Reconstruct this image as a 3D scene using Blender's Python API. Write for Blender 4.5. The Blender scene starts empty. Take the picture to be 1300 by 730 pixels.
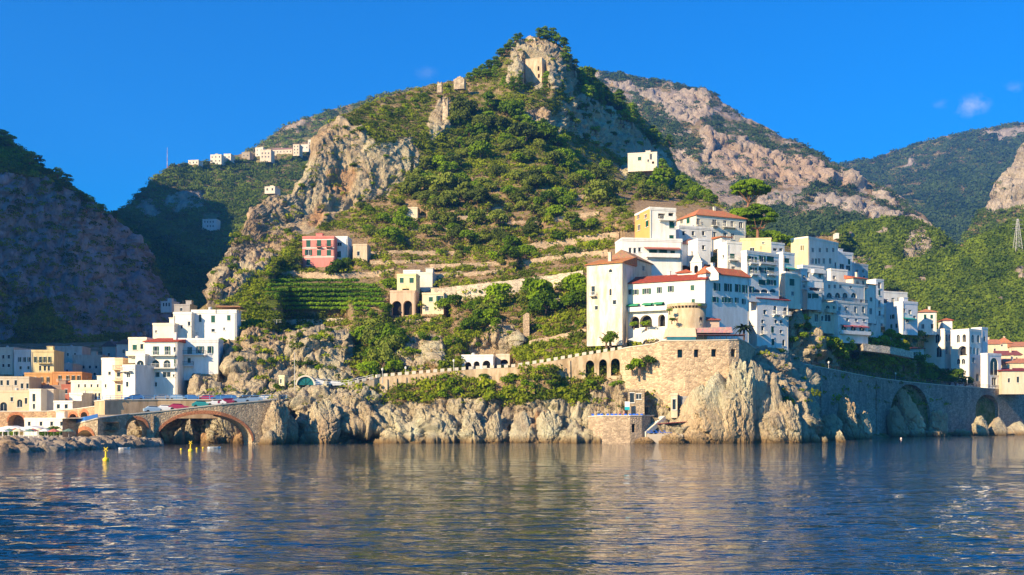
import bpy, math, random
import numpy as np
from mathutils import Vector, noise as mnoise

SC = bpy.context.scene
COL = SC.collection
FP = 1400.0; CX = 650.0; HY = 534.0; CH = 5.0
R = math.radians

# ---------------------------------------------------------------- helpers
def P(px, py, Y):
    return Vector(((px-CX)/FP*Y, Y, CH+(HY-py)/FP*Y))
def pz(py, Y): return CH+(HY-py)/FP*Y

def _h(ix, iy, iz, s):
    n = (ix.astype(np.int64)*374761393 + iy.astype(np.int64)*668265263 + iz.astype(np.int64)*2147483647 + s*974634777) & 0xffffffff
    n = ((n ^ (n >> 13))*1274126177) & 0xffffffff
    n = (n ^ (n >> 16)) & 0xffffffff
    return n/4294967295.0*2-1
def vnoise(x, y, z, s=0):
    xi = np.floor(x); yi = np.floor(y); zi = np.floor(z)
    fx = x-xi; fy = y-yi; fz = z-zi
    fx = fx*fx*(3-2*fx); fy = fy*fy*(3-2*fy); fz = fz*fz*(3-2*fz)
    out = 0
    for a in (0, 1):
        wx = fx if a else 1-fx
        for b in (0, 1):
            wy = fy if b else 1-fy
            for c in (0, 1):
                wz = fz if c else 1-fz
                out = out + wx*wy*wz*_h(xi+a, yi+b, zi+c, s)
    return out
def fbm(x, y, z, o=4, s=0, g=0.5, l=2.03):
    t = 0; a = 1; n = 0
    for i in range(o):
        t = t+a*vnoise(x, y, z, s+i*7); n += a
        x = x*l+3.1; y = y*l+1.7; z = z*l+5.3; a *= g
    return t/n
def ridged(x, y, z, o=4, s=0, g=0.55, l=2.03):
    t = 0; a = 1; n = 0
    for i in range(o):
        t = t+a*(1-2*np.abs(vnoise(x, y, z, s+i*7))); n += a
        x = x*l+3.1; y = y*l+1.7; z = z*l+5.3; a *= g
    return t/n

def cell3(x, y, z, s=0):
    """cellular noise: nearest, second nearest distance and the id of the nearest cell"""
    xi = np.floor(x); yi = np.floor(y); zi = np.floor(z)
    f1 = np.full(x.shape, 9.0); f2 = np.full(x.shape, 9.0); cid = np.zeros(x.shape)
    for a in (-1, 0, 1):
        for b in (-1, 0, 1):
            for c in (-1, 0, 1):
                cx, cy, cz = xi+a, yi+b, zi+c
                jx = cx+.5+.42*_h(cx, cy, cz, s+1); jy = cy+.5+.42*_h(cx, cy, cz, s+2); jz = cz+.5+.42*_h(cx, cy, cz, s+3)
                d = np.sqrt((x-jx)**2+(y-jy)**2+(z-jz)**2)
                n = d < f1
                f2 = np.where(n, f1, np.minimum(f2, d)); cid = np.where(n, _h(cx, cy, cz, s+4), cid); f1 = np.where(n, d, f1)
    return f1, f2, cid
def blocky(x, y, z, s=0, tilt=1.0):
    """faceted block relief: each cell is a plate with its own height and its own tilt, with a crack between plates"""
    f1, f2, cid = cell3(x, y, z, s)
    r = np.sin(cid*91.7)*43758.5; r = r-np.floor(r); q = np.sin(cid*37.3)*24634.6; q = q-np.floor(q)
    fx = x-np.floor(x)-.5; fz = z-np.floor(z)-.5
    crack = np.clip((f2-f1)*5, 0, 1)-1
    return .6*cid+tilt*((r-.5)*1.6*fx+(q-.5)*1.6*fz)+.7*crack

def tag(o, label=None, cat=None, group=None, kind=None):
    if label: o['label'] = label
    if cat: o['category'] = cat
    if group: o['group'] = group
    if kind: o['kind'] = kind
    return o
def empty(name, loc, rz=0, label=None, cat=None, group=None):
    o = bpy.data.objects.new(name, None); COL.objects.link(o)
    o.empty_display_size = 0.5
    o.location = loc; o.rotation_euler = (0, 0, rz)
    return tag(o, label, cat, group)

class MB:
    def __init__(s): s.v = []; s.f = []
    def quad(s, a, b, c, d):
        n = len(s.v); s.v += [tuple(a), tuple(b), tuple(c), tuple(d)]; s.f.append((n, n+1, n+2, n+3))
    def tri(s, a, b, c):
        n = len(s.v); s.v += [tuple(a), tuple(b), tuple(c)]; s.f.append((n, n+1, n+2))
    def box(s, x0, x1, y0, y1, z0, z1):
        n = len(s.v)
        s.v += [(x0,y0,z0),(x1,y0,z0),(x1,y1,z0),(x0,y1,z0),(x0,y0,z1),(x1,y0,z1),(x1,y1,z1),(x0,y1,z1)]
        s.f += [tuple(n+i for i in q) for q in ((0,3,2,1),(4,5,6,7),(0,1,5,4),(1,2,6,5),(2,3,7,6),(3,0,4,7))]
    def hexa(s, p):   # 8 points, bottom ring then top ring
        n = len(s.v); s.v += [tuple(q) for q in p]
        s.f += [tuple(n+i for i in q) for q in ((0,3,2,1),(4,5,6,7),(0,1,5,4),(1,2,6,5),(2,3,7,6),(3,0,4,7))]
    def loft(s, rings, cap=True):
        n = len(s.v); m = len(rings[0])
        for r in rings: s.v += [tuple(q) for q in r]
        for i in range(len(rings)-1):
            for j in range(m):
                k = (j+1) % m
                s.f.append((n+i*m+j, n+i*m+k, n+(i+1)*m+k, n+(i+1)*m+j))
        if cap:
            s.f.append(tuple(n+j for j in range(m))[::-1])
            s.f.append(tuple(n+(len(rings)-1)*m+j for j in range(m)))
    def cyl(s, c, r0, r1, z0, z1, seg=10):
        s.loft([[(c[0]+r*math.cos(2*math.pi*j/seg), c[1]+r*math.sin(2*math.pi*j/seg), z) for j in range(seg)] for r, z in ((r0, z0), (r1, z1))])
    def lathe(s, c, prof, seg=20):
        s.loft([[(c[0]+r*math.cos(2*math.pi*j/seg), c[1]+r*math.sin(2*math.pi*j/seg), z) for j in range(seg)] for r, z in prof])
    def tube(s, pts, rad, seg=6):
        pts = [Vector(p) for p in pts]
        rings = []
        for i, p in enumerate(pts):
            d = (pts[min(i+1, len(pts)-1)]-pts[max(i-1, 0)]).normalized()
            a = d.cross(Vector((0, 0, 1)) if abs(d.z) < .9 else Vector((1, 0, 0))).normalized(); b = d.cross(a)
            r = rad[i] if isinstance(rad, (list, tuple)) else rad
            rings.append([p+a*r*math.cos(2*math.pi*j/seg)+b*r*math.sin(2*math.pi*j/seg) for j in range(seg)])
        s.loft(rings)
    def prism(s, poly, y0, y1):   # poly of (x,z), extruded in y
        n = len(s.v); m = len(poly)
        s.v += [(x, y0, z) for x, z in poly]+[(x, y1, z) for x, z in poly]
        s.f.append(tuple(range(n, n+m))); s.f.append(tuple(range(n+m, n+2*m))[::-1])
        for i in range(m):
            j = (i+1) % m; s.f.append((n+i, n+m+i, n+m+j, n+j))
    def build(s, name, m, parent=None, smooth=False):
        me = bpy.data.meshes.new(name); me.from_pydata(s.v, [], s.f); me.update()
        o = bpy.data.objects.new(name, me); COL.objects.link(o)
        if m: me.materials.append(m)
        if parent: o.parent = parent
        if smooth: me.polygons.foreach_set('use_smooth', [True]*len(me.polygons))
        return o

def np_mesh(name, V, F, m, parent=None, smooth=False, attrs=None):
    """V (n,3), F (k,4) or (k,3) arrays"""
    me = bpy.data.meshes.new(name)
    V = np.ascontiguousarray(V, dtype=np.float32); F = np.ascontiguousarray(F, dtype=np.int32)
    k, c = F.shape
    me.vertices.add(len(V)); me.vertices.foreach_set('co', V.ravel())
    me.loops.add(k*c); me.loops.foreach_set('vertex_index', F.ravel())
    me.polygons.add(k)
    me.polygons.foreach_set('loop_start', np.arange(0, k*c, c, dtype=np.int32))
    me.polygons.foreach_set('loop_total', np.full(k, c, dtype=np.int32))
    if smooth: me.polygons.foreach_set('use_smooth', np.ones(k, dtype=bool))
    me.update(calc_edges=True)
    for n, a in (attrs or {}).items():
        at = me.attributes.new(n, 'FLOAT', 'POINT'); at.data.foreach_set('value', np.ascontiguousarray(a, dtype=np.float32).ravel())
    if m: me.materials.append(m)
    o = bpy.data.objects.new(name, me); COL.objects.link(o)
    if parent: o.parent = parent
    return o

# ---------------------------------------------------------------- materials
class NT:
    def __init__(s, name, spec=0.3):
        s.m = bpy.data.materials.new(name); s.m.use_nodes = True
        s.t = s.m.node_tree; s.t.nodes.clear()
        s.out = s.n('ShaderNodeOutputMaterial')
        s.b = s.n('ShaderNodeBsdfPrincipled'); s.l(s.b.outputs[0], s.out.inputs[0])
        s.b.inputs['Specular IOR Level'].default_value = spec
        s.pos = s.n('ShaderNodeNewGeometry').outputs['Position']
    def n(s, t, **k):
        x = s.t.nodes.new(t)
        for a, b in k.items(): setattr(x, a, b)
        return x
    def l(s, a, b): s.t.links.new(a, b)
    def map(s, src, sc=(1, 1, 1)):
        x = s.n('ShaderNodeVectorMath', operation='MULTIPLY'); s.l(src, x.inputs[0]); x.inputs[1].default_value = sc
        return x.outputs[0]
    def noise(s, vec, scale, detail=4, rough=.55, dist=0):
        x = s.n('ShaderNodeTexNoise'); x.inputs['Scale'].default_value = scale; x.inputs['Detail'].default_value = detail
        x.inputs['Roughness'].default_value = rough; x.inputs['Distortion'].default_value = dist
        if vec is not None: s.l(vec, x.inputs['Vector'])
        return x.outputs[0]
    def vor(s, vec, scale, feat='F1', out='Distance'):
        x = s.n('ShaderNodeTexVoronoi', feature=feat); x.inputs['Scale'].default_value = scale
        s.l(vec, x.inputs['Vector']); return x.outputs[out]
    def ramp(s, f, pts):
        x = s.n('ShaderNodeValToRGB'); e = x.color_ramp.elements
        while len(e) < len(pts): e.new(.5)
        for i, (p, c) in enumerate(pts):
            e[i].position = p; e[i].color = (c, c, c, 1) if isinstance(c, (int, float)) else (*c, 1)
        s.l(f, x.inputs[0]); return x.outputs[0]
    def mix(s, f, a, b, mode='MIX'):
        x = s.n('ShaderNodeMix', data_type='RGBA', blend_type=mode)
        for v, i in ((f, 0), (a, 6), (b, 7)):
            if isinstance(v, (int, float)): x.inputs[i].default_value = v
            elif isinstance(v, tuple): x.inputs[i].default_value = (*v, 1)
            else: s.l(v, x.inputs[i])
        return x.outputs[2]
    def math(s, op, a, b=0.0, c=None):
        x = s.n('ShaderNodeMath', operation=op)
        for v, i in ((a, 0), (b, 1), (c, 2)):
            if v is None: continue
            if isinstance(v, (int, float)): x.inputs[i].default_value = v
            else: s.l(v, x.inputs[i])
        return x.outputs[0]
    def attr(s, name):
        x = s.n('ShaderNodeAttribute'); x.attribute_name = name; return x.outputs['Fac']
    def bump(s, h, st=.5, d=1.0, prev=None):
        x = s.n('ShaderNodeBump'); x.inputs['Strength'].default_value = st; x.inputs['Distance'].default_value = d
        s.l(h, x.inputs['Height'])
        if prev: s.l(prev, x.inputs['Normal'])
        return x.outputs[0]
    def fin(s, col, rough=.9, normal=None):
        if isinstance(col, tuple): s.b.inputs['Base Color'].default_value = (*col, 1)
        else: s.l(col, s.b.inputs['Base Color'])
        s.b.inputs['Roughness'].default_value = rough
        if normal: s.l(normal, s.b.inputs['Normal'])
        return s.m

_mc = {}
def stucco(c, stain=.35, key=None):
    k = ('st', c, stain)
    if k in _mc: return _mc[k]
    t = NT('stucco')
    n1 = t.noise(t.map(t.pos, (.5, .5, .12)), 1.6, 6, .65)
    n2 = t.noise(t.pos, .35, 3)
    f = t.ramp(n1, [(.43, 0.0), (.62, min(1, stain*1.15))])
    dirty = tuple(x*y for x, y in zip(c, (.55, .5, .43)))
    col = t.mix(f, c, dirty)
    f2 = t.ramp(n2, [(.35, 0.0), (.7, .25)])
    col = t.mix(f2, col, tuple(x*y for x, y in zip(c, (.92, .85, .74))))
    nb = t.noise(t.pos, 3.0, 3)
    _mc[k] = t.fin(col, .92, t.bump(nb, .25, .08)); return _mc[k]
def plain(c, rough=.7, var=.12, spec=.3, metal=0):
    k = ('pl', c, rough, var, metal)
    if k in _mc: return _mc[k]
    t = NT('paint', spec); t.b.inputs['Metallic'].default_value = metal
    f = t.ramp(t.noise(t.pos, 1.3, 4), [(.35, 0.0), (.75, 1.0)])
    _mc[k] = t.fin(t.mix(f, c, tuple(x*(1-var) for x in c)), rough); return _mc[k]
def tile(c=(.52, .16, .05)):
    k = ('tile', c)
    if k in _mc: return _mc[k]
    t = NT('roof tiles')
    n = t.noise(t.pos, 1.1, 5, .7); v = t.vor(t.pos, 3.3, 'F1', 'Color')
    col = t.mix(t.ramp(n, [(.3, 0.0), (.75, 1.0)]), c, tuple(x*y for x, y in zip(c, (.62, .8, 1.25))))
    col = t.mix(.35, col, t.mix(1.0, col, v, 'MULTIPLY'))
    w = t.n('ShaderNodeTexWave'); w.inputs['Scale'].default_value = 1.1; w.inputs['Distortion'].default_value = 1.0
    t.l(t.pos, w.inputs['Vector'])
    _mc[k] = t.fin(col, .85, t.bump(w.outputs[1], .6, .12)); return _mc[k]
def masonry(c=(.33, .26, .18), sc=1.0, dark=.55):
    k = ('mas', c, sc, dark)
    if k in _mc: return _mc[k]
    t = NT('stone masonry')
    vc = t.vor(t.map(t.pos, (1, 1, 1.7)), 1.6*sc, 'F1', 'Color')
    ve = t.vor(t.map(t.pos, (1, 1, 1.7)), 1.6*sc, 'DISTANCE_TO_EDGE')
    sep = t.n('ShaderNodeSeparateColor'); t.l(vc, sep.inputs[0])
    col = t.mix(t.ramp(sep.outputs[0], [(.1, 0.0), (.9, 1.0)]), tuple(x*.72 for x in c), tuple(min(.8, x*1.3) for x in c))
    n = t.noise(t.map(t.pos, (.35, .35, .1)), 1.0, 6, .65)
    col = t.mix(t.ramp(n, [(.42, 0.0), (.68, dark)]), col, tuple(x*y for x, y in zip(c, (.42, .42, .5))))
    joint = t.ramp(ve, [(0.0, 1.0), (.07, 0.0)])
    col = t.mix(t.math('MULTIPLY', joint, .5), col, tuple(x*.5 for x in c))
    _mc[k] = t.fin(col, .95, t.bump(ve, .8, .25)); return _mc[k]
def glass(c=(.03, .045, .06)):
    k = ('gl', c)
    if k in _mc: return _mc[k]
    t = NT('window glass', .25)
    _mc[k] = t.fin(t.mix(t.noise(t.pos, .8, 2), c, tuple(x*.4 for x in c)), .2); return _mc[k]

def rock_mat(base=(.60, .46, .31), warm=(.54, .34, .17), dark=(.15, .11, .08), name='limestone', orange=True, sc=1.0, veg=True, wet=False):
    t = NT(name, .2)
    vs = t.map(t.pos, (1, 1, .5))
    n1 = t.noise(vs, .055*sc, 7, .68, .6)
    n2 = t.noise(vs, .30*sc, 7, .72, .8)
    n3 = t.noise(t.pos, .021*sc, 4, .6)
    n4 = t.noise(vs, 1.1*sc, 5, .7, .3)
    col = t.mix(t.ramp(n1, [(.34, 0.0), (.66, 1.0)]), tuple(x*.78 for x in base), tuple(min(.62, x*1.3) for x in base))
    col = t.mix(t.ramp(n3, [(.44, 0.0), (.68, .75)]), col, warm)
    col = t.mix(t.ramp(n2, [(.53, 0.0), (.68, .75)]), col, dark)
    col = t.mix(t.ramp(n4, [(.52, 0.0), (.75, .6)]), col, tuple(x*1.4 for x in dark))
    col = t.mix(t.ramp(n4, [(.26, .55), (.42, 0.0)]), col, tuple(min(.68, x*1.45) for x in base))
    if orange:
        col = t.mix(t.math('MULTIPLY', t.attr('orange'), t.ramp(n2, [(.3, .9), (.7, .35)])), col, (.50, .235, .09))
    sx = t.n('ShaderNodeSeparateXYZ'); t.l(t.pos, sx.inputs[0])
    if wet:
        zz = t.math('ADD', sx.outputs[2], t.math('MULTIPLY', t.math('SUBTRACT', n2, .5), 1.6))
        col = t.mix(t.ramp(zz, [(0.0, 1.0), (1.0, 0.0)]), col, t.mix(n4, (.13, .085, .035), (.05, .035, .02)))
        zr = t.n('ShaderNodeMapRange'); zr.inputs[1].default_value = .9; zr.inputs[2].default_value = 2.0; zr.inputs[3].default_value = .6; zr.inputs[4].default_value = 0
        t.l(zz, zr.inputs[0]); col = t.mix(zr.outputs[0], col, (.26, .16, .06))
    if veg:
        a = t.attr('veg')
        nv = t.noise(t.pos, .22*sc, 6, .7)
        mask = t.math('ADD', a, t.math('MULTIPLY', t.math('SUBTRACT', nv, .5), 1.1))
        mask = t.ramp(mask, [(.42, 0.0), (.58, 1.0)])
        g1 = t.noise(t.pos, .16*sc, 6, .75); g2 = t.noise(t.pos, .9*sc, 4, .7)
        soil = t.mix(t.ramp(g2, [(.35, 0.0), (.65, 1.0)]), (.28, .17, .08), (.46, .34, .20))
        grn = t.mix(t.ramp(g2, [(.3, 0.0), (.7, 1.0)]), (.045, .08, .008), (.20, .24, .02))
        dry = t.math('ADD', t.ramp(g1, [(.40, 0.0), (.62, 1.0)]), t.math('MULTIPLY', t.attr('dry'), 1.0))
        dry = t.math('MULTIPLY', dry, t.math('GREATER_THAN', t.attr('dry'), .02))
        gcol = t.mix(t.math('MINIMUM', dry, 1.0), grn, soil)
        col = t.mix(mask, col, gcol)
    b = t.bump(n1, .7, 5.0/sc)
    b = t.bump(n2, 1.0, 2.2/sc, b)
    b = t.bump(n4, .9, .7/sc, b)
    return t.fin(col, .95, b)

def leaf_mat(name, dark, light, useattr=False, transl=.3):
    t = NT(name, .15)
    if useattr: f = t.attr('tint')
    else:
        oi = t.n('ShaderNodeObjectInfo'); f = oi.outputs['Random']
    n = t.noise(t.pos, .9, 3, .7)
    f2 = t.math('ADD', t.math('MULTIPLY', f, .75), t.math('MULTIPLY', t.math('SUBTRACT', n, .5), .9))
    col = t.mix(t.ramp(t.math('ADD', f2, .12), [(.0, 0.0), (1.0, 1.0)]), dark, light)
    t.fin(col, .8)
    tr = t.n('ShaderNodeBsdfTranslucent'); t.l(t.mix(1.0, col, (1.0, 1.0, .45), 'MULTIPLY'), tr.inputs[0])
    ms = t.n('ShaderNodeMixShader'); ms.inputs[0].default_value = transl
    t.l(t.b.outputs[0], ms.inputs[1]); t.l(tr.outputs[0], ms.inputs[2]); t.l(ms.outputs[0], t.out.inputs[0])
    return t.m

WHITE = (.80, .77, .70); CREAM = (.70, .58, .40); YEL = (.74, .60, .24); PINK = (.66, .23, .20)
GREEN = plain((.008, .085, .055), .5); DKGREEN = plain((.02, .07, .05), .5); WOOD = plain((.10, .055, .03), .6)
FRAME = plain((.72, .72, .68), .5); IRON = plain((.06, .06, .07), .4, metal=.4); PANE = glass(); BPANE = glass((.05, .16, .22))
SHADE_DARK = plain((.035, .032, .03), .95, .4)  # near-black paint standing in for the shade inside deep openings and arches
HAZE = .00014; SUNEL = 27; SUNS = 5.0; SKYS = .062; SKYSAT = 1.7; EXPO = 1.25
# ---------------------------------------------------------------- buildings
BL = []   # catalogue
GT = 'houses of the cliff town'; GL = 'houses around the harbour'
def bld(label, L, Rr, T, B, Y, yaw, dep=9, c=WHITE, roof='flat', rh=2.2, front=(), left=(), right=(), balc=(), lbalc=(), awn=(), name='house', cat='house', group=GT, ext=1.5, rc=(.52, .16, .05), stain=.35, carve=True, wallm=None, style='n', lc=None, ruin=False, bands=()):
    """L,Rr: picture columns of the front corners; T,B picture rows of top/base at the left corner; Y distance; yaw turn.
    dep: depth in m, or ('l',px)/('r',px): far edge column of the left/right side"""
    if L > 945 and Y < 446: Y = Y+float(np.interp(L, [945, 960, 1000, 1060, 1110, 1160, 1200, 1260, 1300], [0, 14, 22, 34, 32, 28, 28, 36, 40]))
    if 945 < L < 1166 and 5 <= yaw < 31: yaw += 16
    a = R(yaw); d = (math.cos(a), math.sin(a)); w = (-math.sin(a), math.cos(a))
    x0 = (L-CX)/FP*Y
    def sol(cx, cy, dx, dy, px):
        k = (px-CX)/FP; return (k*cy-cx)/(dx-k*dy)
    W = sol(x0, Y, d[0], d[1], Rr)
    if isinstance(dep, tuple):
        if dep[0] == 'l': dep = abs(sol(x0, Y, w[0], w[1], dep[1]))
        else: dep = abs(sol(x0+d[0]*W, Y+d[1]*W, w[0], w[1], dep[1]))
        dep = min(dep, 40)
    BL.append(dict(locals()))

def face_ray(o, dr, px, py):
    """picture point -> (u, z) on the vertical plane through o=(x,y) along dr"""
    k = (px-CX)/FP
    u = (k*o[1]-o[0])/(dr[0]-k*dr[1])
    yy = o[1]+dr[1]*u
    return u, pz(py, yy), yy

def wall_face(mb, mp, W, H0, H1, ops):
    """mp(u,v,d)->xyz; ops: (u0,u1,v0,v1,arch,depth)"""
    us = sorted(set([0, W]+[q for o in ops for q in o[:2]])); vs = sorted(set([H0, H1]+[q for o in ops for q in o[2:4]]))
    for i in range(len(us)-1):
        for j in range(len(vs)-1):
            cu = (us[i]+us[i+1])/2; cv = (vs[j]+vs[j+1])/2
            if any(o[0] < cu < o[1] and o[2] < cv < o[3] for o in ops): continue
            mb.quad(mp(us[i], vs[j], 0), mp(us[i+1], vs[j], 0), mp(us[i+1], vs[j+1], 0), mp(us[i], vs[j+1], 0))
    for (u0, u1, v0, v1, arch, dp) in ops:
        mb.quad(mp(u0, v0, 0), mp(u0, v0, dp), mp(u1, v0, dp), mp(u1, v0, 0))
        if not arch:
            mb.quad(mp(u0, v1, 0), mp(u1, v1, 0), mp(u1, v1, dp), mp(u0, v1, dp)); top = v1
        else:
            r = (u1-u0)/2; rz = min(r, (v1-v0)*.7); top = v1-rz; n = 10; cu = (u0+u1)/2
            pts = [(cu-r*math.cos(math.pi*k/n), top+rz*math.sin(math.pi*k/n)) for k in range(n+1)]
            for k in range(n):
                (a, b), (c, e) = pts[k], pts[k+1]
                mb.quad(mp(a, b, 0), mp(c, e, 0), mp(c, v1, 0), mp(a, v1, 0))
                mb.quad(mp(a, b, 0), mp(a, b, dp), mp(c, e, dp), mp(c, e, 0))
        for u in (u0, u1):
            mb.quad(mp(u, v0, 0), mp(u, top, 0), mp(u, top, dp), mp(u, v0, dp))

def arch_panel(mb, mp, u0, u1, v0, v1, d, arch):
    if not arch:
        mb.quad(mp(u0, v0, d), mp(u1, v0, d), mp(u1, v1, d), mp(u0, v1, d)); return
    r = (u1-u0)/2; rz = min(r, (v1-v0)*.7); top = v1-rz; n = 10; cu = (u0+u1)/2
    s = len(mb.v); pts = [(u0, v0), (u1, v0)]+[(cu+r*math.cos(math.pi*k/n), top+rz*math.sin(math.pi*k/n)) for k in range(n+1)]
    mb.v += [tuple(mp(a, b, d)) for a, b in pts]; mb.f.append(tuple(range(s, s+len(pts))))

def fbox(mb, mp, u0, u1, v0, v1, d0, d1):
    mb.hexa([mp(u0, v0, d0), mp(u1, v0, d0), mp(u1, v0, d1), mp(u0, v0, d1), mp(u0, v1, d0), mp(u1, v1, d0), mp(u1, v1, d1), mp(u0, v1, d1)])

def hip_roof(W, D, z, h, ov, kind):
    mb = MB(); x0, x1, y0, y1 = -ov, W+ov, -ov, D+ov; t = .18
    c = [(x0, y0, z), (x1, y0, z), (x1, y1, z), (x0, y1, z)]
    ct = [(a, b, z+t) for a, b, _ in c]
    n = len(mb.v)
    if kind == 'hip':
        if W >= D: m = (y0+y1)/2; i = (y1-y0)*.45; r = [(x0+i, m, z+h), (x1-i, m, z+h)]
        else: m = (x0+x1)/2; i = (x1-x0)*.45; r = [(m, y0+i, z+h), (m, y1-i, z+h)]
    elif kind == 'gu': m = (y0+y1)/2; r = [(x0, m, z+h), (x1, m, z+h)]
    elif kind == 'gw': m = (x0+x1)/2; r = [(m, y0, z+h), (m, y1, z+h)]
    elif kind == 'shed': r = [(x0, y1, z+h), (x1, y1, z+h)]
    elif kind == 'shedr': r = [(x0, y0, z+h), (x0, y1, z+h)]
    mb.v += c+ct+r; q = lambda *a: mb.f.append(tuple(n+i for i in a))
    q(0, 3, 2, 1); q(0, 1, 5, 4); q(1, 2, 6, 5); q(2, 3, 7, 6); q(3, 0, 4, 7)
    if kind == 'shed': q(4, 5, 9, 8); q(5, 6, 9); q(7, 8, 9, 6); q(4, 8, 7)
    elif kind == 'shedr': q(4, 5, 8); q(5, 6, 9, 8); q(6, 7, 9); q(7, 4, 8, 9)
    elif kind == 'gw' or (kind == 'hip' and W < D): q(4, 5, 8); q(5, 6, 9, 8); q(6, 7, 9); q(7, 4, 8, 9)
    else: q(4, 5, 9, 8); q(5, 6, 9); q(6, 7, 8, 9); q(7, 4, 8)
    return mb

def make_building(b):
    rnd = random.Random(int(b['L']*7+b['T']*3))
    Y, a, d, w, W, D = b['Y'], b['a'], b['d'], b['w'], b['W'], b['dep']
    z0 = pz(b['B'], Y); z1 = pz(b['T'], Y); H = z1-z0
    root = empty(b['name'], (b['x0'], Y, z0), a, b['label'], b['cat'], b['group'])
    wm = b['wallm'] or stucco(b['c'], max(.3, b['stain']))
    mb = MB(); base = -b['ext']
    O = (b['x0'], Y); OR = (O[0]+d[0]*W, O[1]+d[1]*W)
    faces = {
        'front': (O, d, W, lambda u, v, e: (u, e, v)),
        'left': (O, w, D, lambda u, v, e: (e, u, v)),
        'right': (OR, w, D, lambda u, v, e: (W-e, u, v))}
    todo = []; xb = []
    for fn, (o, dr, FW, mp) in faces.items():
        ops = []
        lst = list(b[fn])
        if fn == 'left' and not lst and FW > 3.5 and H > 4 and b['cat'] in ('house', 'hotel', 'villa') and b['roof'] != 'none':
            nf = int(H//3.2); nw = 1 if FW < 7 else 2
            for i in range(nf):
                for j in range(nw):
                    if rnd.random() < .75:
                        uc = FW*(j+1)/(nw+1)+rnd.uniform(-.3, .3); vc = 1.6+i*3.2
                        if vc+.8 < H-.3: ops.append((uc-.42, uc+.42, vc-.65, vc+.75, False, .2)); todo.append((mp, uc-.42, uc+.42, vc-.65, vc+.75, False, .2, rnd.choice('wcs')))
        if fn == 'front' and b['L'] > 945 and b['cat'] in ('house', 'hotel') and H > 4 and b['Y'] < 430:
            nf = int(H//3.3); nw = max(1, int(FW//2.9))
            auto = [(FW*(j+.5)/nw+rnd.uniform(-.2, .2), 1.7+i*3.3) for i in range(nf) for j in range(nw)]
        else: auto = []
        if fn == 'front' and b['name'] == 'village_house' and not lst:
            nw = max(1, int(FW/3)); nf = max(1, int(H/3))
            for i in range(nf):
                for j in range(nw):
                    uc = FW*(j+.5)/nw; vc = H*(i+.5)/nf; ops.append((uc-.5, uc+.5, vc-.7, vc+.7, False, .3)); todo.append((mp, uc-.5, uc+.5, vc-.7, vc+.7, False, .3, 'w'))
        for it in lst:
            px, py, wp, hp, ty = it
            if b['Y'] < 420: wp *= 1.12; hp *= 1.1
            u0, _, yy = face_ray(o, dr, px-wp/2, py); u1, _, _ = face_ray(o, dr, px+wp/2, py)
            if u0 > u1: u0, u1 = u1, u0
            if ty in 'sS': cu = (u0+u1)/2; hw = (u1-u0)*.29; u0, u1 = cu-hw, cu+hw
            v0 = pz(py+hp/2, yy)-z0; v1 = pz(py-hp/2, yy)-z0
            u0 = max(.12, u0); u1 = min(FW-.12, u1); v1 = min(v1, H-.15); v0 = max(v0, base+.2)
            if u1-u0 < .25 or v1-v0 < .25: continue
            if any(u0 < q[1] and q[0] < u1 and v0 < q[3] and q[2] < v1 for q in ops): continue
            deep = {'a': 1.6, 'h': 1.4, 'o': 1.4}.get(ty, .22)
            deep = min(deep, D*.4)
            ar = ty in 'aA'
            ops.append((u0, u1, v0, v1, ar, deep)); todo.append((mp, u0, u1, v0, v1, ar, deep, ty))
        for uc, vc in auto:
            q = (uc-.5, uc+.5, vc-.95, vc+.75)
            if vc+.9 > H-.3 or rnd.random() < .2 or any(q[0]-.5 < o_[1] and o_[0] < q[1]+.5 and q[2]-.4 < o_[3] and o_[2] < q[3]+.4 for o_ in ops): continue
            if rnd.random() < .4:
                q = (uc-.5, uc+.5, vc-1.45, vc+.75)
                if any(q[0]-1.1 < o_[1] and o_[0] < q[1]+1.1 and q[2]-.4 < o_[3] and o_[2] < q[3]+.4 for o_ in ops): continue
                ty = 'd'; xb.append((uc, vc-1.45))
            else: ty = rnd.choice('wccsA')
            ops.append((*q, ty == 'A', .22)); todo.append((mp, *q, ty == 'A', .22, ty))
        if fn == 'left' and b['lc']:
            m2 = MB(); wall_face(m2, mp, FW, base, H, ops); m2.build('side_wall', stucco(b['lc'], b['stain']), root)
        else: wall_face(mb, mp, FW, base, H, ops)
    mb.quad((0, D, base), (W, D, base), (W, D, H), (0, D, H))
    gab = b['roof']
    if gab == 'gw': mb.tri((0, 0.001, H), (W, 0.001, H), (W/2, 0.001, H+b['rh'])); mb.tri((0, D, H), (W, D, H), (W/2, D, H+b['rh']))
    if gab == 'gu': mb.tri((0, 0, H), (0, D, H), (0, D/2, H+b['rh'])); mb.tri((W, 0, H), (W, D, H), (W, D/2, H+b['rh']))
    wall = mb.build('wall', wm, root)
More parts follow.
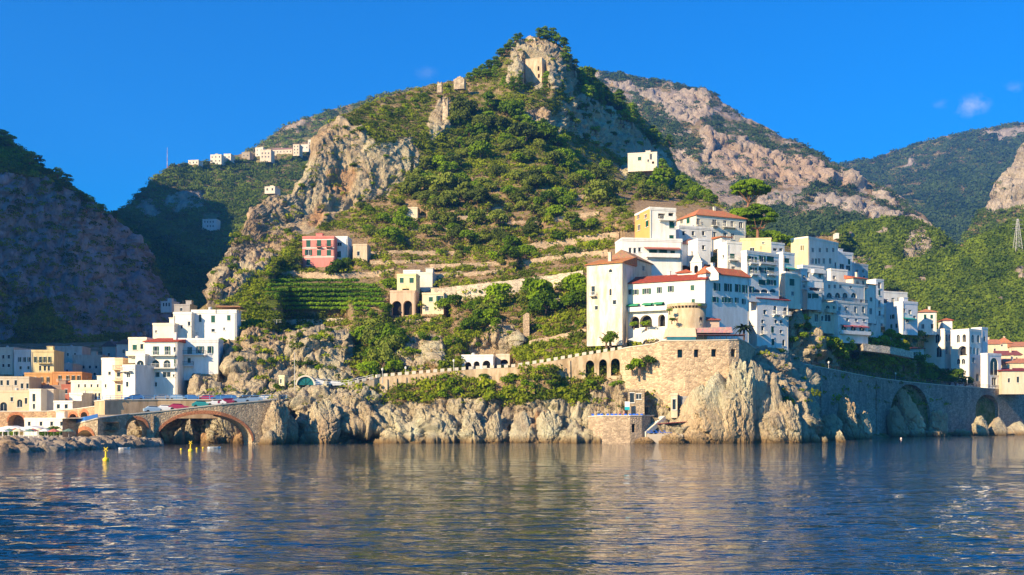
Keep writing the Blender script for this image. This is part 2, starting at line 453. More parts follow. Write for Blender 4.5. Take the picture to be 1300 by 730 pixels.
    # roof
    if gab == 'flat':
        rb = MB(); p = .22; ph = .55
        fbox(rb, lambda x, y, z: (x, y, z), .01, W-.01, H-.25, H-.02, .01, D-.01) if False else rb.box(.01, W-.01, .01, D-.01, H-.2, H+.02)
        for (x0, x1, y0, y1) in ((-.08, W+.08, -.08, p), (-.08, W+.08, D-p, D+.08), (-.08, p, p, D-p), (W-p, W+.08, p, D-p)):
            rb.box(x0, x1, y0, y1, H+.02, H+ph)
        roof = rb.build('roof', wm, root)
        if W*D > 40:
            k = rnd.random()
            x, y = rnd.uniform(.25, .6)*W, rnd.uniform(.35, .6)*D
            if k < .45:
                q = MB(); q.box(x, x+2.2, y, y+2.0, H+.02, H+2.1); q.box(x-.15, x+2.35, y-.15, y+2.15, H+2.1, H+2.25); q.build('stair_hut', wm, root)
            elif k < .75:
                q = MB(); q.cyl((x, y), .5, .5, H+.02, H+1.3, 10); q.cyl((x, y), .5, .15, H+1.3, H+1.45, 10); q.build('water_tank', plain((.5, .5, .5), .5), root)
        if W > 4 and rnd.random() < .6:
            q = MB(); x, y = rnd.uniform(.15, .85)*W, D*.6
            q.cyl((x, y), .04, .03, H, H+2.3, 5)
            for zz in (1.6, 1.9, 2.2): q.box(x-.5, x+.5, y-.02, y+.02, H+zz, H+zz+.04)
            q.build('antenna', IRON, root)
    elif gab != 'none':
        roof = hip_roof(W, D, H, b['rh'], .45, gab).build('roof', tile(b['rc']), root)
        cm = MB(); x, y = W*rnd.uniform(.25, .75), D*rnd.uniform(.4, .6)
        if W > 5:
            cm.box(x-.35, x+.35, y-.3, y+.3, H, H+b['rh']+.8); cm.box(x-.45, x+.45, y-.4, y+.4, H+b['rh']+.8, H+b['rh']+.95)
            c = cm.build('chimney', wm, roof)
    if H > 7 and b['style'] == 'n' and W > 6:
        cb = MB(); cb.box(-.1, W+.1, -.1, 0, H-.35, H-.12); cb.build('cornice', wm, root)
    # openings
    for (mp, u0, u1, v0, v1, ar, dp, ty) in todo:
        ww = u1-u0; hh = v1-v0; big = ww > 1.0
        if ty in 'ah':
            q = MB(); arch_panel(q, mp, u0, u1, v0, v1, dp-.02, ar); q.build('doorway', SHADE_DARK, root); continue  # dark panel closes the recess, its colour stands in for shade inside
        if ty == 'o':
            q = MB(); arch_panel(q, mp, u0, u1, v0, v1, dp-.02, ar); q.build('doorway', BPANE, root); continue
        q = MB(); s = .05
        for (p0, p1, q0, q1) in ((u0, u1, v1-s, v1), (u0, u1, v0, v0+s), (u0, u0+s, v0+s, v1-s), (u1-s, u1, v0+s, v1-s)):
            if ar and q0 == v1-s: continue
            fbox(q, mp, p0, p1, q0, q1, .10, .20)
        if big: m = (u0+u1)/2; fbox(q, mp, m-.04, m+.04, v0+s, v1-s-(.3*ww if ar else 0), .10, .18)
        fbox(q, mp, u0-.12, u1+.12, v0-.14, v0-.02, -.14, .0)
        if not ar:
            fbox(q, mp, u0-.12, u1+.12, v1+.02, v1+.14, -.07, 0)
        door = ty == 'd' or hh > 2.3*ww
        win = q.build('window', {'n': FRAME}.get(b['style'], FRAME), root)
        q = MB(); arch_panel(q, mp, u0, u1, v0, v1, .205, ar); q.build('pane', PANE, win)
        if ty in 'cgC':
            gm = GREEN if ty != 'C' else WOOD
            m = (u0+u1)/2
            for (p0, p1) in ((u0+.02, m-.01), (m+.01, u1-.02)):
                q = MB(); fbox(q, mp, p0, p1, v0+.03, v1-.03, .02, .08)
                n = max(3, int(hh/.25))
                for k in range(n): fbox(q, mp, p0+.06, p1-.06, v0+.1+(hh-.2)*k/n, v0+.1+(hh-.2)*(k+.55)/n, -.01, .02)
                q.build('shutter', gm, win)
        if ty in 'sS':
            gm = GREEN if ty == 's' else WOOD
            for (p0, p1) in ((u0-ww*.5-.06, u0-.06), (u1+.06, u1+.06+ww*.5)):
                q = MB(); fbox(q, mp, p0, p1, v0, v1, -.10, -.03)
                n = max(3, int(hh/.25))
                for k in range(n): fbox(q, mp, p0+.05, p1-.05, v0+.06+(hh-.12)*k/n, v0+.06+(hh-.12)*(k+.55)/n, -.13, -.10)
                q.build('shutter', gm, win)
    # balconies (pxL, pxR, py_floor) on the front / left
    for fn, lst in (('front', b['balc']), ('left', b['lbalc'])):
        o, dr, FW, mp = faces[fn]
        for it in lst:
            p0, p1, py = it[:3]; solid = len(it) > 3 and it[3]
            u0, zf, yy = face_ray(o, dr, p0, py); u1, _, _ = face_ray(o, dr, p1, py)
            if u0 > u1: u0, u1 = u1, u0
            v = zf-z0; u0 = max(u0, -.2); u1 = min(u1, FW+.2)
            q = MB(); fbox(q, mp, u0, u1, v-.18, v, -1.1, -.01)
            for k in range(2):
                uu = u0+.3 if k == 0 else u1-.45
                q.hexa([mp(uu, v-.7, -.1), mp(uu+.15, v-.7, -.1), mp(uu+.15, v-.7, -.02), mp(uu, v-.7, -.02), mp(uu, v-.18, -.9), mp(uu+.15, v-.18, -.9), mp(uu+.15, v-.18, -.02), mp(uu, v-.18, -.02)])
            bal = q.build('balcony', wm, root)
            q = MB()
            if solid:
                fbox(q, mp, u0, u1, v, v+.9, -1.1, -.98); fbox(q, mp, u0, u0+.12, v, v+.9, -.98, -.01); fbox(q, mp, u1-.12, u1, v, v+.9, -.98, -.01)
                q.build('parapet', wm, bal)
            else:
                fbox(q, mp, u0, u1, v+.9, v+.96, -1.1, -1.04); n = max(3, int((u1-u0)/.3))
                for k in range(n+1):
                    uu = u0+(u1-u0-.03)*k/n; fbox(q, mp, uu, uu+.03, v, v+.9, -1.08, -1.05)
                for uu in (u0, u1-.04):
                    fbox(q, mp, uu, uu+.04, v+.9, v+.96, -1.04, -.01)
                    for e in (-.8, -.5, -.2): fbox(q, mp, uu, uu+.03, v, v+.9, e, e+.03)
                q.build('railing', FRAME if rnd.random() < .5 else IRON, bal)
    if H > 6 and W > 4 and gab != 'none' and b['Y'] < 420:
        q = MB(); x = W-.35 if rnd.random() < .5 else .3; q.cyl((x, -.08), .07, .07, 0, H-.3, 6); q.build('drainpipe', plain((.45, .42, .38), .7), root)
    for uc, v in xb:
        q = MB(); mp = faces['front'][3]; fbox(q, mp, uc-1.0, uc+1.0, v-.16, v-.02, -.95, -.01); bal = q.build('balcony', wm, root)
        q = MB(); fbox(q, mp, uc-1.0, uc+1.0, v+.88, v+.93, -.95, -.9)
        for k in range(9): fbox(q, mp, uc-1.0+.245*k, uc-.96+.245*k, v-.02, v+.88, -.94, -.91)
        for e in (-.9, -.6, -.3):
            for uu in (uc-1.0, uc+.96): fbox(q, mp, uu, uu+.04, v-.02, v+.93, e, e+.03)
        q.build('railing', FRAME if rnd.random() < .6 else IRON, bal)
    for py in b['bands']:
        zz = pz(py, Y)-z0; q = MB(); q.box(-.06, W+.06, -.06, .0, zz-.14, zz+.14); q.build('string_course', stucco((.76, .73, .66), .2), root)
    for it in b['awn']:
        p0, p1, py, mt = it; o, dr, FW, mp = faces['front']
        u0, zf, yy = face_ray(o, dr, p0, py); u1, _, _ = face_ray(o, dr, p1, py); v = zf-z0
        q = MB(); q.hexa([mp(u0, v-.5, -1.4), mp(u1, v-.5, -1.4), mp(u1, v-.05, -.01), mp(u0, v-.05, -.01), mp(u0, v-.42, -1.4), mp(u1, v-.42, -1.4), mp(u1, v+.03, -.01), mp(u0, v+.03, -.01)])
        fbox(q, mp, u0, u1, v-.7, v-.5, -1.4, -1.36)
        q.build('awning', mt, root)
    b['root'] = root
    return root
def row(py, w, h, ty, *pxs): return [(p, py, w, h, ty) for p in pxs]
BW = (.79, .77, .73); YEL = (.74, .62, .34)
TEAL = plain((.02, .30, .26), .7); PINKM = plain((.42, .12, .13), .8); GREENAWN = plain((.02, .24, .12), .7)
AWNW = plain((.75, .74, .7), .8)
# ---- church and convent
bld('tall cream stucco church front block with orange tiled roof, left of the white convent', 745, 790, 337, 432, 272, -30, ('r', 806), (.76, .68, .55), 'shed', 2.4,
    front=[(753, 369, 4, 10, 'w'), (757, 391, 3.5, 4.5, 'w'), (775, 344, 4, 4, 'A'), (775, 371, 2.6, 8, 'A'), (780, 384, 4, 5, 'w')], balc=[(750, 757, 376)], name='church', cat='church', group=None, stain=.75, rc=(.60, .22, .06), style='c')
bld('long church nave with a gabled cream front and a shaded grey side wall', 773, 806, 331, 352, 286, -28, ('r', 852), (.60, .52, .40), 'gw', 2.6,
    front=[(789, 325.5, 3, 3, 'A')], right=[(817, 340, 2.6, 6, 'w'), (831, 341, 3, 5, 'w')], name='church_nave', cat='church', group=None, stain=.6, rc=(.46, .24, .12), style='c')
bld('long white convent with red tiled roof, green awnings and a row of arches below', 790.5, 895, 361, 433, 271, -27, 10, WHITE, 'gu', 2.3,
    front=row(371, 5.5, 6, 's', 798, 807)+[(821, 370, 8, 6.5, 's'), (837, 368.5, 4.5, 7, 's'), (851.5, 367, 5.5, 7, 's'), (879, 365.5, 4.5, 6, 'c'), (880, 382.5, 4, 5, 'c')]
    + [(807, 391, 6, 7, 'c'), (823, 390, 9, 7, 'c'), (838, 389, 9, 8, 'c')] + [(805.5, 409.5, 11, 14, 'a'), (820, 408, 14, 14, 'a'), (840, 407, 8, 14, 'a')],
    balc=[(799, 848, 395.5, 1)], awn=[(797, 812, 386, GREENAWN), (817, 829, 384.8, GREENAWN), (831, 843, 383.8, GREENAWN)], name='convent', cat='convent', group=None, rc=(.42, .07, .03), stain=.2)
bld('white belvedere room with orange hip roof sticking out of the convent roof', 860, 877, 347, 358, 269, -27, 4.2, WHITE, 'hip', 1.1, front=[(867, 351, 2.5, 3, 'w')], name='belvedere', cat='tower', group=None, ext=2, stain=.2, rc=(.5, .12, .04))
bld('tall white convent wing in shade with red hip roof and two rows of windows', 896, 951, 347, 437, 262, 36, ('l', 886), BW, 'hip', 2.0,
    front=[(910, 364, 6, 9, 's'), (924, 364.6, 7, 9, 's'), (936.4, 365.5, 5, 9, 's'), (945, 366.6, 4.5, 9, 's'), (908, 380, 5.5, 6, 's'), (918.5, 380.5, 3, 6, 's'), (922.5, 380.5, 3, 6, 's'), (927.5, 381, 3, 5.5, 's'), (935, 381, 3, 6, 's'), (944, 382.5, 3, 6, 's')], name='convent_wing', cat='convent', group=None, rc=(.62, .17, .06), stain=.15)
bld('white annex in shade under a dark red lean-to roof, beside the dark crag', 961, 1001, 379, 441, 275, 16, ('l', 951), BW, 'shed', 1.6,
    front=[(984, 393, 3.5, 9, 'A'), (997, 395, 4.5, 9, 'A'), (985, 408, 3, 4, 'w'), (991.5, 408.5, 3, 4, 'w'), (991.5, 421, 2.5, 4, 'w'), (968, 408, 2.5, 4, 'w'), (971, 396, 3, 5, 'w')], balc=[(980, 989, 399), (993, 1001, 400)], rc=(.30, .05, .04), stain=.15)
# ---- villas above
bld('orange and white villa with loggia and roof chimneys above the church', 825, 858, 265, 314, 300, 15, ('l', 806), WHITE, 'flat',
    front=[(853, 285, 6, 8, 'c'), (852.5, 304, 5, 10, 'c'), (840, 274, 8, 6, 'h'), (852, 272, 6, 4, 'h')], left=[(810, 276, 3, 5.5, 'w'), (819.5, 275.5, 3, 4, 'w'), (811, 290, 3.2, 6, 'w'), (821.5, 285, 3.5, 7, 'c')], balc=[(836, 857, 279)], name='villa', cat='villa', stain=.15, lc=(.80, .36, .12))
bld('low white terrace house under the orange and white villa, with a brown canopy edge', 790, 866, 304, 345, 292, 8, 8, (.76, .75, .72), 'flat',
    front=[(854, 322, 5, 7, 'c'), (800, 318, 3, 6, 'w'), (806, 318, 3, 6, 'w'), (812, 317, 3, 5, 'w'), (829, 319, 9, 4, 'c'), (842, 319, 9, 4, 'c'), (799, 330, 3, 4, 'w')], balc=[(820, 862, 326, 1)], awn=[(817, 862, 313.5, plain((.40, .14, .1), .8))], name='house', stain=.2)
bld('grand cream villa with big orange hip roof next to the umbrella pines', 884, 947, 273, 312, 330, 24, ('l', 859), (.66, .62, .52), 'hip', 3.2,
    front=[(886, 281, 5, 7, 'w'), (907, 281.6, 4.5, 7, 'w'), (920.5, 283, 3.6, 7, 'w'), (929.6, 284, 3.6, 7, 'w'), (940.5, 285.5, 4, 7, 'w'), (886, 297, 5, 7, 'w'), (906.5, 298, 4.5, 7, 'w'), (920.5, 299, 3.6, 7, 'w'), (930, 300, 3.6, 7, 'w')], left=[(873.5, 281, 3.6, 6, 'c'), (865, 281, 3, 6, 'w')],
    balc=[(882, 890, 286), (903, 911, 286.5), (917, 933, 288)], name='villa', cat='villa', rc=(.64, .22, .08), bands=(276, 289.5), stain=.3)
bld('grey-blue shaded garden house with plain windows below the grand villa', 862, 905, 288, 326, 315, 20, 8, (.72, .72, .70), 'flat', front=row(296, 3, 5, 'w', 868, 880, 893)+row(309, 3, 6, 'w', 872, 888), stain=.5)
bld('small gabled white house in the shade between villa and convent', 866, 884, 310, 330, 305, 15, 7, BW, 'gw', 1.6, front=[(875, 318, 3, 5, 'w')], stain=.3, rc=(.4, .2, .13))
bld('little pale house with a flat roof beside the bell tower', 886, 902, 305, 328, 300, 20, 6, (.70, .72, .74), 'flat', front=[(893, 314, 3, 5, 'w')], stain=.3)
# ---- apartment rows to the right
bld('white house with a red roofed rooftop room, left end of the apartment row', 923, 942, 309, 350, 290, 20, ('l', 911), WHITE, 'flat',
    front=[(929.7, 325, 5.5, 5.5, 'c'), (931, 341, 4, 5, 'w')], left=[(918, 326, 2, 3, 'w')], balc=[(924, 936, 330)], stain=.12)
bld('small rooftop room with a red tiled roof on the left end house', 916, 927, 301, 309.5, 294, 20, 4, WHITE, 'shed', .6, name='rooftop_room', cat='room', group=None, ext=1, carve=False)
bld('long sunlit yellow house behind the white apartments', 940, 979, 305, 325, 306, -8, 9, YEL, 'flat', front=[(969, 308.5, 3, 1.6, 'w'), (955, 317, 5, 4, 'w')], stain=.1)
bld('white shaded terrace room beside the long yellow house', 976, 996, 309, 326, 304, 15, 6, BW, 'flat', front=[(984, 316.5, 4.5, 3, 'h'), (991.5, 316.5, 4, 3, 'h')], stain=.2)
bld('white three storey apartment house with wide green shutters and balconies', 948, 989, 320, 375, 284, 18, ('l', 941), BW, 'flat',
    front=[(954.5, 328.5, 9, 6.5, 's'), (967.5, 328, 6, 6.5, 's'), (978, 328.5, 8, 6.5, 'c'), (956, 342.5, 7, 6.5, 's'), (968, 342.5, 7, 6.5, 's'), (978.5, 342.5, 8, 6.5, 'c'), (967.5, 358, 8, 6, 'c'), (979, 358, 9, 6, 's'), (961, 369, 8, 4, 'A'), (970.5, 369, 8, 4, 'A'), (981, 369, 7, 4, 'A')],
    balc=[(950, 961, 334), (963, 984, 334), (952, 961, 348), (972, 984, 348.5)], stain=.12)
bld('white house with teal awning at the corner of the apartment row', 994, 1009, 322, 352, 281, 16, ('l', 986), BW, 'flat', front=[(998.5, 330.5, 6, 5.5, 'c'), (1000, 344, 5, 6, 'w')], balc=[(993, 1010, 349, 1)], awn=[(996, 1009, 339, TEAL)], stain=.1)
bld('cream house with a sunlit left flank over the dark crag', 997, 1017, 349, 384, 276, 18, ('l', 985), (.72, .66, .54), 'flat', front=[(1005.5, 358, 5.5, 8, 'c'), (1006.5, 372.5, 3, 5, 'd')], stain=.3)
bld('narrow pale house with stacked small balconies', 1017, 1025, 343, 384, 282, 18, 7, (.66, .66, .66), 'flat', front=[(1021, 352, 3.5, 5, 'w'), (1021, 363, 3.5, 4, 'w'), (1021, 375, 3.5, 4, 'w')], balc=[(1017.5, 1024.5, 356), (1017.5, 1024.5, 367)], stain=.3)
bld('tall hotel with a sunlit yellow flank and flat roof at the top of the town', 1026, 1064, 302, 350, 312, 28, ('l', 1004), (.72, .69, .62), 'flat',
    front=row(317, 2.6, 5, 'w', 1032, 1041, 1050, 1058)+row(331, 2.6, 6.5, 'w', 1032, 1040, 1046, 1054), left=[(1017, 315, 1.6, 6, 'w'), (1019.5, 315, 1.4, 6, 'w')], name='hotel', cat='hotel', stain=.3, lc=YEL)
bld('plain white block at the right end of the yellow hotel', 1064, 1083, 321, 350, 322, 15, 8, (.76, .75, .74), 'flat', front=[(1069, 338, 5, 6, 'w'), (1077, 340, 5, 6, 'w')], stain=.1)
bld('white terrace house with a sunlit left corner below the yellow hotel', 1019, 1046, 338, 366, 291, 14, ('l', 1012), BW, 'flat', front=[(1025, 349, 4, 7, 'w'), (1041, 350, 3, 5, 'w'), (1034, 363, 4, 4, 'w')], balc=[(1030, 1045, 346, 1)], stain=.1)
bld('white blind-walled block over a long dark balcony', 1025, 1044, 356, 372, 281, 12, 6, BW, 'flat', front=[(1034, 367.5, 13, 5.5, 'h')], balc=[(1027, 1043, 370)], stain=.1)
bld('cream house with paired green shuttered doors', 1025, 1043, 371, 386, 279, 12, 6, (.60, .60, .58), 'flat', front=[(1029, 375.5, 5, 6, 's'), (1036, 375, 6, 6, 'c')], stain=.4)
bld('small white sunlit room among the roof terraces', 1055, 1076, 343, 362, 305, 12, ('l', 1050), WHITE, 'flat', front=[(1059, 352, 3, 4, 'w')], stain=.1)
bld('long pale hotel wing with a row of arched windows', 1046, 1098, 358, 386, 292, 20, 8, (.74, .71, .64), 'flat', front=row(363.5, 2.6, 4.5, 'w', 1053, 1060, 1067, 1080)+row(374.5, 6, 6, 'A', 1053, 1063.5, 1073, 1084), balc=[(1045, 1098, 380)], name='hotel_wing', cat='hotel', stain=.3)
bld('cream hotel storey with arched balcony doors over the crag', 1027, 1062, 385, 415, 282, 17, ('l', 1021), (.62, .57, .46), 'flat', front=[(1035, 389, 6, 7, 'A'), (1051, 390, 5, 6, 'A'), (1036.5, 403.5, 4, 9, 'd'), (1051, 403.5, 7, 8, 'w'), (1044, 404, 2.5, 6, 'w'), (1059, 392, 2.5, 7, 'w')], balc=[(1031, 1042, 395, 1), (1047, 1058, 396, 1)], name='hotel_wing', cat='hotel', stain=.5)
bld('pale hotel middle storey with three tall windows above the pink awnings', 1061, 1101, 384, 404, 286, 18, 7, (.60, .60, .55), 'flat', front=row(393, 2.8, 7.5, 'w', 1066, 1074, 1086, 1096), name='hotel_wing', cat='hotel', stain=.4)
bld('white hotel ground storey with three round pink awnings and a balustrade', 1064, 1102, 402, 428, 280, 16, 6, (.72, .72, .70), 'flat', front=row(405.5, 3, 4.5, 'w', 1076, 1087, 1097)+row(416.5, 6, 7, 'A', 1071.5, 1083.5, 1094.5), balc=[(1065, 1102, 423, 1)],
    awn=[(1067, 1076, 412, PINKM), (1079, 1088, 412.6, PINKM), (1090, 1099, 413.2, PINKM)], name='hotel_wing', cat='hotel', stain=.2)
bld('house with red tiled roof and sunlit left wall stepping down the ridge', 1083, 1100, 353, 388, 300, 18, ('l', 1074), (.72, .64, .50), 'shed', 1.2, front=[(1089, 360, 3, 7, 'w'), (1096, 359, 3, 6, 'w'), (1093, 374, 4, 6, 'w')], balc=[(1085, 1099, 364)], rc=(.56, .15, .06), stain=.3)
bld('narrow pale house with small orange roof on the ridge', 1100, 1112, 361, 404, 306, 15, 7, (.76, .74, .68), 'shed', .9, front=[(1106, 380, 3, 5, 'w'), (1105.5, 395, 3, 7, 'w')], rc=(.56, .2, .08), stain=.2)
bld('slim white tower house with a small dome', 1112, 1122, 356, 404, 318, 15, 6, BW, 'flat', front=[(1116.5, 362, 3.5, 7, 'w')], name='tower_house', cat='house', stain=.1)
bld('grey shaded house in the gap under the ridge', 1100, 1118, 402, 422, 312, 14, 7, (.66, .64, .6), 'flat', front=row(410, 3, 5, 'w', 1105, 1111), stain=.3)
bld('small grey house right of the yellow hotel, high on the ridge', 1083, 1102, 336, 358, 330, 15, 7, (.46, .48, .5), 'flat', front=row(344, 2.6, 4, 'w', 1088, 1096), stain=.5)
bld('upper storey of the white double block with door windows and terrace', 1119, 1152, 371, 392, 352, 8, ('l', 1114), WHITE, 'flat', front=[(1133.5, 382.5, 3, 8, 'd'), (1141, 382, 2.5, 8, 'w'), (1146.3, 382, 4, 6, 'w'), (1124, 383, 5, 6, 'w')], balc=[(1113, 1131, 388, 1), (1142, 1156, 387, 1)], awn=[(1116, 1122, 379, PINKM)], stain=.1)
bld('lower cream storey of the white double block behind trees', 1114, 1146, 389, 415, 345, 8, 8, (.72, .66, .55), 'flat', front=[(1120, 396, 4, 8, 'w'), (1138.5, 401, 3.5, 6, 'w'), (1129, 400, 2, 5, 'w')], stain=.4)
bld('white corner house with dark windows and turquoise awning', 1146, 1165, 384, 419, 343, 14, 7, (.74, .74, .76), 'flat', front=[(1147.5, 394, 3.5, 5, 'w'), (1155, 396, 3, 5, 'w'), (1161, 403, 3, 4, 'w'), (1152, 407, 3.5, 4, 'w')], awn=[(1146, 1160, 403, TEAL)], stain=.2)
bld('small white house with orange hip roof and two green shuttered windows', 1166, 1189, 396.5, 420, 372, -6, 7, WHITE, 'hip', 1.5, front=[(1174.5, 402, 3, 5, 'c'), (1182.8, 402, 3, 4.5, 'c')], rc=(.62, .25, .1), stain=.1)
bld('little white house with red roof just above the arcaded villa', 1197, 1209, 407, 420, 380, -6, 6, WHITE, 'hip', 1.1, rc=(.55, .14, .05), stain=.1)
bld('left block of the big white arcaded villa by the road', 1199, 1208, 419, 468, 372, 38, ('l', 1173), WHITE, 'flat', front=[(1202, 429, 2, 8, 'A'), (1205.8, 429, 2, 8, 'A'), (1202, 445, 2.4, 8, 'w')], left=[(1190, 430, 5, 10, 'A'), (1192, 447, 6, 12, 'A')], name='villa', cat='villa', stain=.1)
bld('middle block of the big white arcaded villa with a large loggia', 1230, 1246, 419, 492, 360, 38, ('l', 1207), WHITE, 'flat', front=[(1235, 430, 3, 9, 'A'), (1242, 430, 3, 9, 'A'), (1232.5, 445, 2.6, 8, 'h'), (1237, 445, 2.6, 8, 'a'), (1241.5, 446, 2.6, 8, 'a'), (1236, 457, 2.5, 6, 'w'), (1241, 479, 4, 9, 'a')], left=[(1216.5, 430, 3.5, 9, 'A'), (1224, 429.5, 4, 9, 'a'), (1222, 445.5, 10, 11, 'a'), (1217, 459, 4, 6, 'A'), (1223, 459, 4, 6, 'A')], name='villa', cat='villa', stain=.1)
bld('small square white tower rising behind the arcaded villa', 1246, 1254, 417, 452, 368, 36, 4, (.82, .80, .78), 'flat', front=[(1250, 430, 2.6, 6, 'A')], name='villa_tower', cat='tower', group=None, stain=.1)
bld('low right block of the arcaded villa with one tall arched window', 1253.5, 1271, 450, 493, 352, 32, ('l', 1245), (.82, .80, .78), 'flat', front=[(1262, 465, 9, 20, 'A'), (1262, 484, 5, 9, 'w')], name='villa', cat='villa', stain=.1)
bld('cream warehouse with dark red roof at the right edge', 1272, 1312, 471, 495, 350, -6, 12, (.62, .54, .40), 'shed', 1.6, front=[(1281, 483, 2.6, 5, 'w'), (1292.5, 482, 3, 7, 'w')], rc=(.30, .04, .04), name='warehouse', cat='warehouse', stain=.2)
OR = (.66, .25, .11)
bld('cream house with pale orange gable roof behind the villa tower', 1253, 1270, 437, 456, 420, -10, 12, CREAM, 'gu', 2.4, front=[(1263, 444, 2.5, 3, 'w')], rc=OR, stain=.2)
bld('cream gabled house front under a wide orange roof behind the warehouse', 1265, 1284, 436, 452, 440, -16, 14, (.72, .64, .50), 'gw', 2.6, front=[(1272, 438.5, 2.5, 2.5, 'w')], rc=OR, stain=.2)
bld('house with dark red tiled roof in the middle of the roof cluster', 1270, 1297, 451, 470, 400, -12, 10, CREAM, 'shed', 2.4, front=[(1291, 455, 2, 3, 'w')], rc=(.36, .09, .07), stain=.2)
bld('house with orange tiled roof highest at the right edge', 1285, 1318, 440, 462, 430, -12, 12, CREAM, 'shed', 2.8, rc=OR, stain=.2)
bld('house with broad orange roof right above the warehouse', 1279, 1316, 461, 478, 375, -10, 9, CREAM, 'shed', 2.2, rc=OR, stain=.2)
bld('long low terrace restaurant with dark flat canopy roof under the hotel', 1100, 1146, 429, 447, 318, 12, 6, (.55, .56, .56), 'flat', front=[(1111, 434, 18, 4, 'h'), (1133, 434, 20, 4, 'h')], name='restaurant', cat='restaurant', group=None, stain=.4)
bld('small shaded house with red roof between trees and villa', 1154, 1173, 443, 458, 345, -10, 6, (.5, .52, .5), 'shed', 1.0, front=[(1160, 449, 3, 4, 'w'), (1168, 449, 3, 4, 'w')], rc=(.5, .12, .06), stain=.3)
bld('small grey terrace hut above the restaurant canopy', 1119, 1134, 424, 432, 330, 5, 5, (.5, .48, .44), 'flat', stain=.3)
# ---- middle slope
bld('pink villa with white trim and rooftop parapet on the garden terraces', 384, 424, 302, 340, 372, -4, ('l', 376), PINK, 'flat',
    front=row(309, 5, 8.5, 'c', 391.5, 405, 417.5)+[(391.5, 320.5, 6.5, 6.5, 's'), (405, 321, 5, 6.5, 'c'), (417.5, 321, 5, 6.5, 'c'), (391.5, 333, 4.5, 6.5, 'c')], left=[(379.5, 323, 1.6, 6, 'w')], balc=[(402, 408, 313.5), (414, 421, 313.5)], name='pink_villa', cat='villa', group=None, bands=(304.5, 315, 326.5), stain=.15, lc=(.72, .66, .60))
bld('white and blue shaded annex joined to the pink villa', 424.5, 441, 302, 332, 376, -4, 7, (.80, .79, .76), 'flat', front=[(428, 323, 7, 7, 's'), (431, 310, 5, 4, 'w')], name='annex', cat='house', stain=.2)
bld('yellow house with green shutters above a pair of brick arches', 504, 528, 350, 371, 326, -8, ('r', 533), (.76, .68, .36), 'flat', front=[(510, 356, 4.5, 6, 'c'), (522.5, 356, 5, 6, 'c'), (515, 368, 8, 3, 'h')], name='house', stain=.1)
bld('pinkish arched undercroft carrying the yellow house', 495, 527, 371, 401, 322, -6, ('r', 532), (.60, .44, .31), 'flat', front=[(503.5, 392, 11, 18, 'a'), (517.5, 391, 10, 17, 'a')], name='undercroft', cat='building', group=None, stain=.5)
bld('small cream cottage right of the yellow house', 536, 563, 374, 399, 320, -8, 8, (.70, .58, .40), 'flat', front=[(547, 380, 4.5, 5, 'c'), (542, 392, 4, 5, 'w'), (558, 380, 6, 8, 's')], stain=.3)
bld('pale stone house with blue shaded side behind the yellow house', 528, 549, 348, 366, 335, -8, 8, (.62, .60, .55), 'flat', stain=.3)
bld('flat white block on the terrace above the yellow house', 512, 533, 345, 352, 340, -5, 7, WHITE, 'flat', stain=.3)
bld('white house with two chimneys alone under the shaded cliff of the peak', 797, 834, 196, 214, 505, -12, 9, (.74, .66, .56), 'flat', front=[(812, 201.5, 4.5, 4.5, 'c'), (826.5, 199, 3, 7, 'w'), (823, 204, 2, 3, 'w'), (829, 206.5, 3, 3, 'h')], group=None, stain=.3)
bld('white garage with three arches standing on the coast road', 586, 626, 453, 470, 276, -4, ('r', 632), (.82, .80, .77), 'flat', front=[(594, 464.5, 8, 9, 'a'), (605, 463.5, 7, 9, 'a'), (617.5, 462.5, 9, 9, 'a')], name='garage', cat='garage', group=None, stain=.15)
bld('low pale domed building right of the white garage', 630, 647, 452, 464, 282, -8, 7, (.62, .54, .42), 'flat', front=[(640, 459, 9, 5, 'a')], name='store', cat='building', group=None, stain=.4)
bld('tiny cream roadside hut against the rock cliff', 354, 361, 479, 489, 262, -5, 3, (.72, .66, .42), 'flat', front=[(356.5, 484, 2, 5, 'w')], name='hut', cat='hut', group=None)
bld('little stone shed on the slope high over the vineyard', 516, 530, 265, 275, 412, -5, 6, (.66, .56, .42), 'flat', name='shed', cat='shed', group='stone sheds on the slope', stain=.4)
bld('low stone shed left of the terrace walls in the middle of the slope', 448, 466, 312, 327, 376, -5, 6, (.62, .50, .36), 'flat', front=[(455, 322, 3, 5, 'd')], name='shed', cat='shed', group='stone sheds on the slope', stain=.4)
bld('ruined stone watchtower with two dark windows set against the summit crag', 667, 688, 75, 106, 528, -20, 7, (.60, .48, .33), 'none', front=[(683.5, 87, 2.4, 6, 'a'), (684, 96.5, 2.4, 5, 'h')], name='ruined_tower', cat='tower', group=None, stain=.7)
# ---- left: white houses above the bridge
bld('large white harbour house with red tiled roof and rows of dark windows', 184, 225, 434, 506, 262, -3, 9, WHITE, 'shed', 1.6,
    front=[(198, 445, 5, 9.5, 's'), (212.5, 445, 5, 9.5, 's'), (222, 444, 3, 6, 'w'), (197.5, 462, 9, 9, 'A'), (212, 462, 8, 9, 'A'), (222.5, 460.5, 3, 8, 'c'), (197.5, 475.5, 9, 6, 'w'), (211.5, 475.5, 9, 6, 'w'), (220.5, 477, 2, 3, 'w'), (197, 488, 4, 5, 'w')], balc=[(190, 224, 467), (193, 224, 451)], name='harbour_house', cat='house', group=GL, rc=(.55, .08, .03), stain=.1)
bld('white house front with an arched window and roof garden, left of the red roof', 172, 184, 452, 507, 260, -3, 9, WHITE, 'flat', front=[(178, 463, 8, 10, 'A'), (178, 476, 8, 6, 'w'), (177, 488.5, 4, 5, 'w')], name='harbour_house', group=GL, stain=.1)
